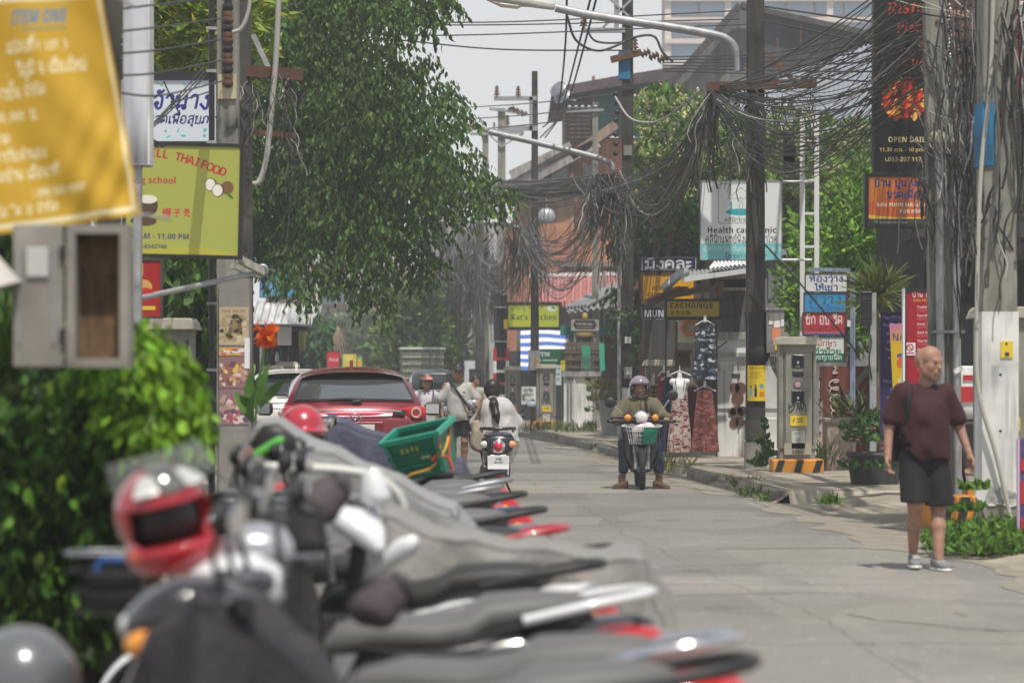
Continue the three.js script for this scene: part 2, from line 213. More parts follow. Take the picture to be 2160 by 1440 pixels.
// text whose letters are size px high, at (x, baseline y); al: 'l', 'c' or 'r'; sk: slant
function script(c, s, x, y, size, color, al = 'l', wt = 1.5, sk = 0, fit = 0) {
  const u = size / 10; let W = 0; for (const ch of s) W += (GL[ch]?.[0] ?? 6) * u;
  const sx = fit ? fit / W : 1;
  c.save(); c.translate(al === 'c' ? x - W * sx / 2 : al === 'r' ? x - W * sx : x, y - size); c.transform(u * sx, 0, -sk * u, u, 0, 0); c.strokeStyle = color; c.fillStyle = color; c.lineWidth = wt; c.lineJoin = 'round';
  let prev = '';
  for (const ch of s) {
    const g = GL[ch];
    if (!g) { c.font = 'bold 13px sans-serif'; c.fillText(ch, 0, 10); c.translate(7.5, 0); prev = ch; continue; }
    c.save(); if (g[0]) c.translate(0, 0); if ('่้์'.includes(ch) && upper.includes(prev)) c.translate(0, -3.2);
    c.stroke(new Path2D(g[1].replace(/O(-?[\d.]+),(-?[\d.]+),([\d.]+)/g, (_, a, b, r) => `M${+a + +r},${b}A${r},${r} 0 1 1 ${a - r},${b}A${r},${r} 0 1 1 ${+a + +r},${b}`)));
    c.restore(); c.translate(g[0], 0); if (g[0] || upper.includes(ch)) prev = ch;
  }
  c.restore();
}
function text(c, s, x, y, font, color, al = 'center', maxW) { c.font = font; c.fillStyle = color; c.textAlign = al; c.textBaseline = 'alphabetic'; maxW ? c.fillText(s, x, y, maxW) : c.fillText(s, x, y); }
const fill = (c, color, x, y, w, h) => { c.fillStyle = color; c.fillRect(x, y, w, h); };
function weather(c, w, h, n = 40, a = 0.06, seed = 3) { const r = rng(seed); for (let i = 0; i < n; i++) { c.fillStyle = `rgba(40,34,24,${a * r()})`; const x = r() * w; c.fillRect(x, 0, 1 + r() * w * 0.02, h * (0.2 + r())); } }
const printMat = (w, h, draw, rough = 0.45, o = {}) => mk('#fff', rough, { map: canvasTex(w, h, draw), rs: 1, ...o });
// a board that faces the street: photo box at a distance; parts board, frame bars, printed face
function sign(name, label, cat, x0, y0, x1, y1, d, cw, draw, o = {}) {
  const w = S(x1 - x0, d), h = S(y1 - y0, d), t = o.t ?? 0.06, g = thing(name, label, cat, [X((x0 + x1) / 2, d), Y(y1, d), -d], o.ry ?? 0, o.group), f = o.f ?? 0.02;
  if (o.rz) g.rotation.z = o.rz;
  part(g, 'board', bx(w, h, t, 0, h / 2, 0), o.back ?? M.darkGrey);
  part(g, 'printed_face', tr(new THREE.PlaneGeometry(w - f, h - f), 0, h / 2, t / 2 + 0.003), printMat(cw, Math.round(cw * h / w), draw, o.rough ?? .45), { keepUV: true });
  if (f) { const fm = o.frame ?? M.darkGrey, q = f, zt = t + .03; for (const [bw, bh, x, y] of [[w + q, q, 0, q / 2], [w + q, q, 0, h - q / 2], [q, h - 2 * q, -w / 2, h / 2], [q, h - 2 * q, w / 2, h / 2]]) part(g, 'frame_bar', bx(bw, bh, zt, x, y, 0), fm); }
  return g;
}
// ---------- ground, road, pavement ----------
const XR = [[5, 4.3], [15, 4.2], [24, 3.95], [31, 3.65], [40, 3.0], [50, 2.45], [78, 0.62], [130, -3], [260, -17]];
const xr = (d) => interp(XR, d), xl = (d) => xr(d) - 7.2 - 0.4 * sstep(60, 20, d);
struct('ground', sheet((u, v) => [lerp(-260, 260, u), -0.03, lerp(40, -420, v)], 8, 8), M.soil);
{
  const W = 1024, H = 2048, cx = (x) => (x + 5) / 12 * W, cyy = (d) => H - (d - 10) / 40 * H;
  const t = canvasTex(W, H, (c) => {
    const r = rng(11); fill(c, 'rgb(112,109,104)', 0, 0, W, H);
    const poly = (pts, col) => { c.fillStyle = col; c.beginPath(); pts.forEach(([x, d], i) => i ? c.lineTo(cx(x), cyy(d)) : c.moveTo(cx(x), cyy(d))); c.fill(); };
    for (let i = 0; i < 260; i++) { const x = r() * W, y = r() * H, g = 90 + r() * 110, a = 0.06 + r() * 0.1; c.fillStyle = `rgba(${g},${g * .97},${g * .92},${a})`; c.beginPath(); c.ellipse(x, y, 20 + r() * 120, 8 + r() * 110, r() * 3, 0, 7); c.fill(); }
    for (let i = 0; i < 40; i++) { const x = lerp(-4, 5, r()), d = lerp(10, 50, r()), w = 0.5 + r() * 2, h = 0.5 + r() * 3, g = 128 + r() * 34; poly([[x, d], [x + w, d + r() * .3], [x + w + r() * .2, d + h], [x - r() * .2, d + h]], `rgba(${g},${g * .96},${g * .9},.3)`); }
    poly([[-.5, 10], [3, 13], [3.1, 15.3], [2.3, 17], [2.2, 19], [0, 20.8], [-3, 21]], 'rgba(138,133,125,.5)');
    poly([[2.2, 16], [4.4, 16], [4.4, 19.2], [2.5, 19]], 'rgba(128,123,116,.4)');
    poly([[1.9, 27.2], [3.1, 27.1], [3.2, 27.9], [1.85, 28]], 'rgba(120,116,110,.55)');
    const crack = (x, d, n, dx, dd, wd, a = .55) => { c.strokeStyle = `rgba(58,52,46,${a})`; c.lineWidth = wd; c.beginPath(); c.moveTo(cx(x), cyy(d)); for (let i = 0; i < n; i++) { x += dx * (.5 + r()) + (r() - .5) * .08; d += dd * (.5 + r()) + (r() - .5) * .12; c.lineTo(cx(x), cyy(d)); } c.stroke(); };
    for (const d of [12.5, 17.1, 22.3, 28.6, 35.6, 41, 46.5]) crack(-4.5, d, 44, .21, .004, 2, .5);
    for (const x of [-1.1, 2.4]) crack(x, 10, 140, -.015, .28, 1.4, .3);
    crack(1.85, 27.05, 9, .14, .01, 5, .8); crack(2.2, 19.6, 8, .09, -.16, 4, .6); crack(2.9, 18.3, 14, .12, .01, 3, .6); crack(.4, 33.5, 9, .12, .02, 2, .5); crack(1.2, 24.5, 10, .16, .05, 2, .5); crack(.6, 21.2, 10, .14, .01, 3, .5);
    for (let i = 0; i < 90; i++) crack(lerp(-4, 5, r()), lerp(10, 50, r()), 4 + r() * 8 | 0, .1, (r() - .5) * .1, 1.2, .35);
    for (let i = 0; i < 30; i++) { const x = cx(lerp(-2, 3, r())), d = cyy(lerp(10, 50, r())); c.fillStyle = `rgba(60,55,50,${.1 + .15 * r()})`; c.beginPath(); c.ellipse(x, d, 3 + r() * 12, 3 + r() * 16, 0, 0, 7); c.fill(); }
    for (let i = 0; i < 30000; i++) { const g = r() < .5 ? 70 : 215; c.fillStyle = `rgba(${g},${g * .97},${g * .92},.2)`; c.fillRect(r() * W, r() * H, 1 + r() * 2.4, 1 + r() * 2.4); }
  });
  t.wrapS = t.wrapT = THREE.MirroredRepeatWrapping;
  const m = mk('#fff', .9, { map: t, rs: 1, bump: tRough, bs: .006, brs: 3 });
  const dd = (v) => 3 * Math.pow(90, v);
  const g = sheet((u, v) => { const d = dd(v), a = xl(d) - 3 * sstep(40, 20, d), b = xr(d) + .1; return [lerp(a, b, u), 0, -d]; }, 30, 120);
  const p = g.attributes.position, u = g.attributes.uv; for (let i = 0; i < p.count; i++) u.setXY(i, (p.getX(i) + 5) / 12, (-p.getZ(i) - 10) / 40);
  struct('road', g, m, { keepUV: true });
}
{ // broken concrete apron (near) and raised pavement with its kerb (far), right side
  const mc = mk([.4, .345, .27], .95, { map: tGrime, rs: .35, bump: tRough, bs: .02, brs: 1.5 }), mk2 = mk([.33, .3, .255], .95, { map: tStreak, rs: .6, bump: tRough, bs: .02 });
  const slabH = (d, x) => .05 * (fbm(x * .9, d * .45, 3) - .5) - .025 * (Math.abs(((d + x * .2) % 3.1) - 1.5) < .09) - .02 * (fbm(x * 3, d * 1.5, 2) > .62);
  struct('pavement_apron', sheet((u, v) => { const d = lerp(14, 36.9, v), t = u * u * 7, n = .28 * (fbm(d * .5, 2, 2) - .5), x = xr(d) - .15 + t + n; return [x, -.012 + .15 * sstep(0, 1.3 + n, t) + slabH(d, x) * sstep(0, .5, t), -d]; }, 46, 110), mc);
  const top = (d, x) => .145 + .5 * slabH(d, x) + .02 * sstep(55, 38, d);
  const edge = (d) => xr(d) + .12 * (fbm(d * .8, 5, 3) - .5) + .05;
  struct('pavement', [sheet((u, v) => { const d = 36.7 * Math.pow(130 / 36.7, v), x = edge(d) + .13 + u * 9; return [x, top(d, x), -d]; }, 40, 160), sheet((u, v) => { const d = 36.7 * Math.pow(130 / 36.7, v), n = .35 * fbm(d * .9, 3, 3), x = edge(d) + .135 - u * n * .8; return [x, lerp(top(d, edge(d) + .13), -.01, Math.pow(u, .6)), -d]; }, 5, 160), sheet((u, v) => { const x = lerp(edge(36.7) + .1, 12, u); return [x, lerp(-.02, top(36.7, x) - .003, v), -36.7 + .25 * (1 - v) * (1 + fbm(x * 2, 1))]; }, 30, 3)], mc);
  struct('road_edge_dust', [[14, 60, 1.1], [38, 110, .9]].map(([a, b, w], q) => sheet((u, v) => { const d = a * Math.pow(b / a, v), n = w * Math.max(.03, fbm(d * .7 + q * 20, 7, 4) - .22) * 1.3; return [xr(d) + .3 - u * (n + .3), .004 + .004 * q, -d]; }, 6, 220)), mk([.34, .3, .24], .98, { map: tSpeck, rs: .8, bump: tRough, bs: .01, brs: 4 }));
  const kerb = thing('kerb', null, null); kerb.userData = { kind: 'structure' };
  for (let d = 37; d < 110; d += 1) { const a = edge(d), b = edge(d + .98), k = .97 + .06 * R(); if (fbm(d * .3, 9, 2) < .5) continue; part(kerb, 'kerb_stone', tr(rb(.16, .17 * k, .99, .035), (a + b) / 2 + .06, .085 * k - .01, -(d + .5), 0, Math.atan2(a - b, .98)), mk2); }
}
// ---------- buildings ----------
// box whose front face spans the photo box at distance d and which is t deep
const wl = (x0, y0, x1, y1, d, t = .3) => bx(S(x1 - x0, d), S(y1 - y0, d), t, X((x0 + x1) / 2, d), Y((y0 + y1) / 2, d), -d - t / 2);
const polyW = (pts, d, t) => extr(pts.map(([a, b]) => [X(a, d), Y(b, d)]), t).translate(0, 0, -d - t / 2);
const quadS = (a, b, c, e, nu = 2, nv = 2, wav = 0, n = 0) => sheet((u, v) => { const p = a.clone().lerp(b, u).lerp(c.clone().lerp(e, u), v); p.y += wav * Math.sin(u * n * 6.283); return p.toArray(); }, nu, nv);
{ // high-rise far behind
  const t = thing('apartment_tower', 'pale pink high-rise with blue windows far behind the roofs', 'building', [0, 0, 0]), d = 270;
  const mw = mk([.62, .5, .45], .9, { map: tGrime, rs: .05 }), mg = mk([.22, .33, .45], .2), mb = mk([.7, .62, .58], .9);
  part(t, 'wall', wl(1408, -260, 1900, 794, d, 10), mw);
  const slabM = [], base = bx(S(56, d), S(30, d), .4);
  let first; for (let r = 0; r < 5; r++) for (let c = 0; c < 8; c++) { const x = X(1444 + c * 61, d), y = Y(-28 + r * 45, d), z = -d + .05; if (!first) { base.translate(x, y, z); first = part(t, 'window', base, mg); } else again(t, first, 'window', S(c * 61, d), -S(r * 45, d), 0); }
  for (let r = 0; r < 6; r++) part(t, 'floor_band', wl(1402, -54 + r * 45, 1905, -44 + r * 45, d - .9, 1.1), mb);
  for (const x of [1408, 1535, 1590, 1750]) part(t, 'pilaster', wl(x - 5, -260, x + 8, 700, d - .6, 1), mb);
}
{ // stained concrete gable building, white tin roof before it
  const t = thing('gable_building', 'dark stained concrete building with steep gable end', 'building'), d = 112;
  part(t, 'gable_wall', polyW([[1590, 22], [1848, 76], [1980, 110], [1980, 800], [1590, 800]], d, 6), mk([.075, .075, .08], .95, { map: tStreak, rs: .12 }));
  part(t, 'side_wall', polyW([[1385, 215], [1420, 160], [1500, 75], [1560, 16], [1589, 22], [1589, 800], [1385, 800]], d + .4, 5), mk([.2, .2, .2], .95, { map: tStreak, rs: .1 }));
  part(t, 'coping', [bar(P(1390, 205, d - .2), P(1560, 12, d - .2), .5, .25), bar(P(1562, 12, d - .2), P(1980, 104, d - .2), .5, .2)], M.concDark);
  for (const [a, b] of [[1640, 120], [1690, 90], [1755, 130]]) part(t, 'antenna', cy(P(a, b, d - .4), P(a, b - 40, d - .4), .03), M.rust);
  const r = thing('metal_roof_building', 'low building with pale sloping tin roof behind the plumeria', 'building');
  const A = P(1560, 190, 90), B = P(2000, 35, 90), C = P(1560, 246, 76), D = P(2000, 330, 76);
  part(r, 'tin_roof', quadS(C, D, A, B, 240, 6, .035, 44), mk([.42, .45, .5], .5, { metalness: .3, map: tGrime, rs: .4 }));
  part(r, 'wall', wl(1570, 250, 1990, 800, 78, 8), mk([.3, .31, .32], .9, { map: tStreak, rs: .3 }));
}
{ // brown house with the teal screen
  const t = thing('brown_house', 'orange-brown plastered house with purple roof edge and teal screen', 'building'), d = 118, w2 = mk([.42, .27, .2], .9, { map: tStreak, rs: .2 }), fas = mk([.5, .46, .43], .8, { map: tStreak, rs: .3 }), pur = mk([.13, .085, .1], .8, { map: tGrime, rs: .3 });
  part(t, 'wall', wl(1212, 290, 1420, 800, d, 9), mk([.78, .33, .17], .9, { map: tStreak, rs: .25 }));
  part(t, 'wall', wl(1060, 470, 1211, 800, d - .5, 8), mk([.62, .28, .17], .9, { map: tStreak, rs: .2 }));
  part(t, 'gable_wall', polyW([[1080, 470], [1090, 400], [1211, 300], [1211, 470]], d - .3, 5), w2);
  part(t, 'upper_wall', wl(1192, 196, 1252, 300, d - .2, 7), mk([.2, .15, .14], .9, { map: tStreak, rs: .3 }));
  for (let i = 0; i < 9; i++) part(t, 'louvre', wl(1200, 215 + i * 9, 1245, 219 + i * 9, d - .35, .12), w2);
  part(t, 'teal_screen', quadS(P(1254, 290, d - .2), P(1420, 285, d - .2), P(1254, 176, d - .2), P(1420, 160, d - .2), 40, 4, .05, 5), M.teal);
  for (const x of [1252, 1312, 1400]) part(t, 'post', wl(x - 3, 160, x + 3, 300, d - .45, .2), mk([.22, .1, .1], .9));
  part(t, 'roof', polyW([[1162, 205], [1166, 184], [1300, 160], [1440, 138], [1600, 116], [1600, 140], [1430, 166], [1300, 182]], d - 1.6, 12), pur);
  part(t, 'tin_gable', wl(1425, 140, 1490, 200, d - .3, .3), mk([.42, .42, .44], .6, { map: tStreak, rs: .6 }));
  for (const [a, b, c, e, k] of [[1078, 372, 1206, 310, .45], [1092, 392, 1262, 300, .4], [1205, 330, 1300, 262, .35]]) part(t, 'fascia', bar(P(a, b, d - 1.1), P(c, e, d - 1.1), .3, k), k === .35 ? w2 : fas);
  part(t, 'roof', quadS(P(1070, 385, d - 1.4), P(1210, 305, d - 1.4), P(1070, 380, d + 5), P(1210, 300, d + 5)), pur);
  for (const [a, b, c, e] of [[1160, 345, 1200, 385], [1290, 520, 1340, 566], [1230, 345, 1262, 400], [1095, 480, 1135, 540]]) { const f = part(t, 'window', wl(a, b, c, e, d - .55, .3), fas); part(f, 'pane', wl(a + 4, b + 4, c - 4, e - 4, d - .62, .05), M.glassDark); part(f, 'glazing_bar', wl((a + c) / 2 - 1, b + 4, (a + c) / 2 + 1, e - 4, d - .66, .05), fas); }
  part(t, 'ledge', wl(1180, 552, 1340, 562, d - 1, 1), M.conc);
}
{ // pink roofed shed, white canopy and green shop front
  const t = thing('pink_roofed_shop', 'low shop under a pink corrugated roof', 'building'), pk = mk([.6, .24, .22], .6, { map: tStreak, rs: .6 });
  part(t, 'roof', quadS(P(1115, 648, 103), P(1322, 645, 103), P(1122, 583, 110), P(1322, 579, 110), 220, 4, .03, 26), pk);
  part(t, 'ridge_cap', bar(P(1115, 581, 109.8), P(1325, 577, 109.8), .5, .14), M.whiteClean);
  for (let i = 0; i < 12; i++) part(t, 'roof_batten', bar(P(1128 + i * 16, 640, 102.9).add(V(0, .07, 0)), P(1131 + i * 16, 588, 109).add(V(0, .07, 0)), .06, .05), mk([.5, .2, .19], .6));
  part(t, 'wall', wl(1090, 640, 1320, 920, 104.5, 5), mk([.22, .22, .2], .9, { map: tStreak, rs: .4 }));
  const s = thing('green_fronted_shop', 'green fronted shop with blue and white striped awning', 'shop'), blue = mk([.06, .14, .45], .8), wt = mk([.68, .69, .72], .8);
  const n = 11; for (let i = 0; i < n; i++) { const v0 = i / n, v1 = (i + 1) / n, row = (v) => (u) => P(lerp(1098, 1200 + 14 * (1 - v), u), lerp(780, 688, v) + 1.5 * Math.sin(u * 7 + v * 2), 96 + 2.2 * v); part(s, 'awning_stripe', sheet((u, v) => row(lerp(v0, v1, v))(u).toArray(), 24, 2), i % 2 ? wt : blue); }
  part(s, 'shop_front', wl(1100, 735, 1200, 775, 97.8, .2), M.green);
  part(s, 'shop_board', wl(1118, 736, 1196, 770, 95.4, .15), M.green);
  part(s, 'shop_board_lettering', quadS(P(1120, 768, 95.3), P(1194, 768, 95.3), P(1120, 738, 95.3), P(1194, 738, 95.3)), printMat(256, 104, (c, w, h) => { fill(c, '#0d5a3c', 0, 0, w, h); text(c, 'PTM', 40, 46, 'bold 44px serif', '#e8efe9', 'left'); text(c, 'ATM · EXCHANGE', 30, 82, 'bold 20px sans-serif', '#dfe9e2', 'left'); }), { keepUV: true });
  part(s, 'counter', wl(1100, 780, 1196, 915, 98.4, .3), mk([.3, .33, .32], .9, { map: tStreak, rs: .5 }));
  part(s, 'doorway', wl(1072, 740, 1098, 910, 98.2, .3), M.darkGrey);
  part(s, 'teal_fascia', wl(1182, 686, 1318, 707, 93, .15), mk([.01, .16, .13], .7));
  part(s, 'metal_gate', wl(1274, 706, 1312, 800, 93.5, .12), mk([.1, .04, .035], .8, { map: tStreak, rs: 1 }));
  for (let i = 0; i < 8; i++) part(s, 'gate_slat', wl(1276 + i * 4.6, 708, 1278 + i * 4.6, 800, 93.4, .04), M.rust);
  part(s, 'lean_to_roof', quadS(P(1192, 660, 90), P(1345, 640, 90), P(1205, 648, 97), P(1335, 588, 97), 90, 4, .04, 12), mk([.36, .36, .37], .7, { map: tGrime, rs: .5 }));
  part(s, 'roof_sheet', quadS(P(1190, 650, 91), P(1240, 645, 91), P(1270, 608, 95), P(1332, 590, 95), 60, 3, .06, 7), M.galv);
  part(s, 'back_wall', wl(1200, 655, 1345, 920, 97.2, .3), M.concDark);
  part(s, 'canopy_post', [wl(1250, 556, 1266, 780, 96, .25), wl(1272, 570, 1278, 745, 94.6, .1)], M.conc);
}
{ // white gate pillar with reed fence on top
  const d = 82, t = thing('white_gate_pier', 'white grimy wall pier topped with a weathered reed fence', 'wall'), g = mk([.27, .28, .27], .9, { map: tStreak, rs: .8 });
  part(t, 'pier', wl(1190, 793, 1264, 918, d, .9), M.white); part(t, 'cap', wl(1186, 783, 1268, 794, d - .08, 1), mk([.5, .5, .48], .9, { map: tStreak, rs: .6 }));
  for (const x of [1196, 1203, 1210, 1234]) part(t, 'pilaster', wl(x, 795, x + 4, 914, d - .04, .05), x > 1205 ? M.white : g);
  part(t, 'plinth_side', wl(1251, 794, 1266, 917, d - .06, .06), M.conc);
  part(t, 'letter_slot', wl(1234, 796, 1246, 803, d - .05, .05), M.black);
  const reeds = []; for (let i = 0; i < 42; i++) { const x = 1192 + i * 1.75; reeds.push(cy(P(x, 784, d + .2 + .05 * R()), P(x + rr(-1, 1), 717 + 7 * R(), d + .2), .013)); }
  part(t, 'reed_fence', reeds, mk([.3, .24, .19], .95, { map: tStreak, rs: 2 }), { kind: 'stuff' });
  for (let i = 0; i < 4; i++) part(t, 'fence_rail', bar(P(1190, 726 + i * 16, d + .1), P(1266, 727 + i * 16, d + .1), .05, .05), M.wood);
  part(t, 'green_cloth', quadS(P(1228, 778, d), P(1246, 779, d), P(1227, 728, d), P(1245, 729, d), 14, 6, .03, 3), mk([.03, .33, .19], .7)); part(t, 'green_cloth', quadS(P(1266, 784, d), P(1276, 780, d), P(1264, 722, d), P(1275, 724, d), 8, 6, .03, 2), mk([.04, .42, .28], .7));
  for (let i = 0; i < 6; i++) part(t, 'wire_grille', tb([P(1226 + i * 5, 784, d - .05), P(1227 + i * 5, 760, d - .05), P(1224 + i * 5.4, 748, d - .05)], .012), M.steel);
}
{ // white wall, shed behind, exchange shop
  const d = 53, t = thing('white_wall', 'white painted garden wall with ledge and brown wheel relief', 'wall');
  part(t, 'wall', wl(1514, 716, 1660, 985, d, .4), M.white); part(t, 'coping', wl(1510, 700, 1662, 716, d - .06, .5), mk([.5, .56, .47], .8, { map: tStreak, rs: .8 }));
  part(t, 'ledge', wl(1512, 744, 1640, 752, d - .1, .12), mk([.5, .55, .48], .8, { map: tStreak, rs: .8 }));
  for (let r = 0; r < 2; r++) for (let c = 0; c < 3; c++) part(t, 'wall_panel', rb(S(42, d), S(r ? 96 : 100, d), .04, .012, X(1535 + c * 45, d), Y(r ? 930 : 812, d), -d + .012), M.white);
  part(t, 'vent_grille', wl(1544, 788, 1562, 797, d - .04, .05), M.darkGrey);
  for (const [x, y, s] of [[1550, 818, 11], [1562, 818, 12], [1556, 840, 13], [1545, 868, 8], [1554, 870, 14], [1565, 866, 10], [1549, 892, 10], [1561, 890, 10]]) part(t, 'wheel_relief', tr(new THREE.CylinderGeometry(S(s, d), S(s, d), .06, 20), X(x, d), Y(y, d), -d + .02, Math.PI / 2), x % 2 ? M.rust : mk([.14, .06, .04], .8));
  const s = thing('metal_shed', 'grey corrugated metal shed on a concrete base behind the white wall', 'shed');
  part(s, 'metal_wall', sheet((u, v) => { const x = lerp(1560, 1740, u); return [X(x, 62), lerp(Y(632, 62), Y(540 - (x - 1600) * .18, 62), v), -62 + .03 * Math.sign(Math.sin(u * 75))]; }, 300, 2), mk([.36, .38, .4], .5, { metalness: .3, map: tStreak, rs: .5 }));
  part(s, 'base_wall', wl(1560, 632, 1740, 800, 62, .3), M.conc); part(s, 'roof_edge', bar(P(1560, 548, 61.9), P(1740, 516, 61.9), .1, .12), M.galv);
  const e = thing('exchange_shop', 'dark open shop with patched tin canopy behind the hanging clothes', 'shop'), cr = mk([.58, .55, .42], .8, { map: tStreak, rs: .7 });
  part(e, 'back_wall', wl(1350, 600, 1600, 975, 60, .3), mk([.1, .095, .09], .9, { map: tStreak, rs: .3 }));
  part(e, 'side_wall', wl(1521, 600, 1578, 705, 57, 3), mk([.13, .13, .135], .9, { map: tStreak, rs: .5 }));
  part(e, 'beam', wl(1527, 573, 1580, 588, 55.6, .2), cr); part(e, 'beam', wl(1528, 606, 1580, 612, 55.6, .2), cr); part(e, 'beam', wl(1528, 583, 1580, 606, 55.8, .2), M.darkGrey);
  part(e, 'canopy_sheet', quadS(P(1440, 592, 52), P(1580, 572, 52), P(1446, 572, 57), P(1580, 560, 57), 80, 4, .02, 16), M.galv);
  part(e, 'canopy_roll', tb([P(1398, 612, 52.5), P(1412, 598, 52.5), P(1430, 581, 53), P(1446, 574, 53.5)], .085, 20, 10), M.galv);
  part(e, 'canopy_top', quadS(P(1494, 566, 53.5), P(1575, 557, 53.5), P(1506, 551, 56), P(1575, 549, 56), 30, 3, .02, 9), M.white);
  part(e, 'fascia_board', bar(P(1440, 590, 51.9), P(1580, 570, 51.9), .05, .09), mk([.62, .63, .63], .7));
  for (const [a, b, c, f, m] of [[1365, 640, 1510, 598, M.wood], [1370, 634, 1440, 606, M.rust], [1402, 630, 1508, 610, mk([.35, .26, .18], .9)], [1440, 622, 1510, 600, M.wood]]) part(e, 'broken_plank', bar(P(a, b, 52.4 + R()), P(c, f, 52.2 + R()), .35, .035), m);
  part(e, 'post', wl(1510, 574, 1526, 628, 52.4, .1), M.wood); part(e, 'post', wl(1424, 678, 1430, 960, 53.2, .1), M.wood);
  part(e, 'poster_board', wl(1428, 676, 1466, 722, 55, .1), mk([.6, .55, .42], .8)); part(e, 'poster_ring', tr(new THREE.TorusGeometry(.13, .045, 8, 24), X(1456, 54.9), Y(690, 54.9), -54.9), mk([.55, .2, .05], .8));
  part(e, 'lantern_shelf', [wl(1424, 738, 1460, 745, 53, .3), wl(1428, 745, 1456, 775, 53.1, .25)], M.rust);
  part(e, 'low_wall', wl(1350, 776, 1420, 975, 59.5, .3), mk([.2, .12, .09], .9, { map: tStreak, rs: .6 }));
}
{ // red-brown wall with graffiti and the dark shop at the right
  const d = 50, t = thing('red_brown_wall', 'red-brown wall with white looping graffiti beside the cabinet', 'wall');
  part(t, 'wall', wl(1736, 772, 1990, 990, d, .5), M.redWall); part(t, 'wall', wl(1716, 845, 1736, 985, d, .4), mk([.6, .52, .47], .9, { map: tStreak, rs: .6 }));
  const gm = mk([.6, .55, .5], .9), gb = mk([.03, .03, .035], .9), dq = d - .02;
  const loop = []; for (let i = 0; i < 90; i++) { const k = i / 89; loop.push(P(1762 + 10 * Math.sin(k * 34) + 6 * k - 3, lerp(800, 884, k) + 6 * Math.cos(k * 34), dq)); } part(t, 'graffiti_stroke', tb(loop, .012, 360, 4), gm);
  part(t, 'graffiti_stroke', tb([P(1760, 768 + 4, dq), P(1764, 778, dq), P(1758, 788, dq), P(1768, 786, dq)], .014, 20, 4), gm);
  for (let k = 0; k < 3; k++) part(t, 'graffiti_stroke', tb([P(1720, 800 + k * 44, dq), P(1732, 798 + k * 44, dq), P(1720, 812 + k * 44, dq), P(1732, 826 + k * 44, dq)], .014, 16, 4), gb);
  part(t, 'gable_trim', [bar(P(1790, 830, dq), P(1838, 772, dq), .06, .1), bar(P(1780, 836, dq - .1), P(1850, 838, dq - .1), .2, .07)], M.conc);
  const s = thing('dark_shop_house', 'dark shop house behind the wires and signs at the right edge', 'building');
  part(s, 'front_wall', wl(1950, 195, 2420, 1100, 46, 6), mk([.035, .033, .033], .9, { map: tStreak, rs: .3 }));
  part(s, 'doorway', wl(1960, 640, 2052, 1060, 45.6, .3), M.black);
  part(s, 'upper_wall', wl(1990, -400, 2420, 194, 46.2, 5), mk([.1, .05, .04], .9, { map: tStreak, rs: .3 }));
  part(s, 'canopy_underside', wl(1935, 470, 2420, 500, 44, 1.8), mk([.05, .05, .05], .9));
  for (let i = 0; i < 7; i++) part(s, 'shutter_slat', wl(2000, 20 + i * 24, 2068, 36 + i * 24, 46, .12), M.brownWall);
  for (const x of [2004, 2064]) part(s, 'fairy_light_string', Array.from({ length: 22 }, (_, i) => sp(.022, X(x + 2 * Math.sin(i), 45.9), Y(10 + i * 8, 45.9), -45.9, 1, 1, 1, 6)), M.whiteClean);
}
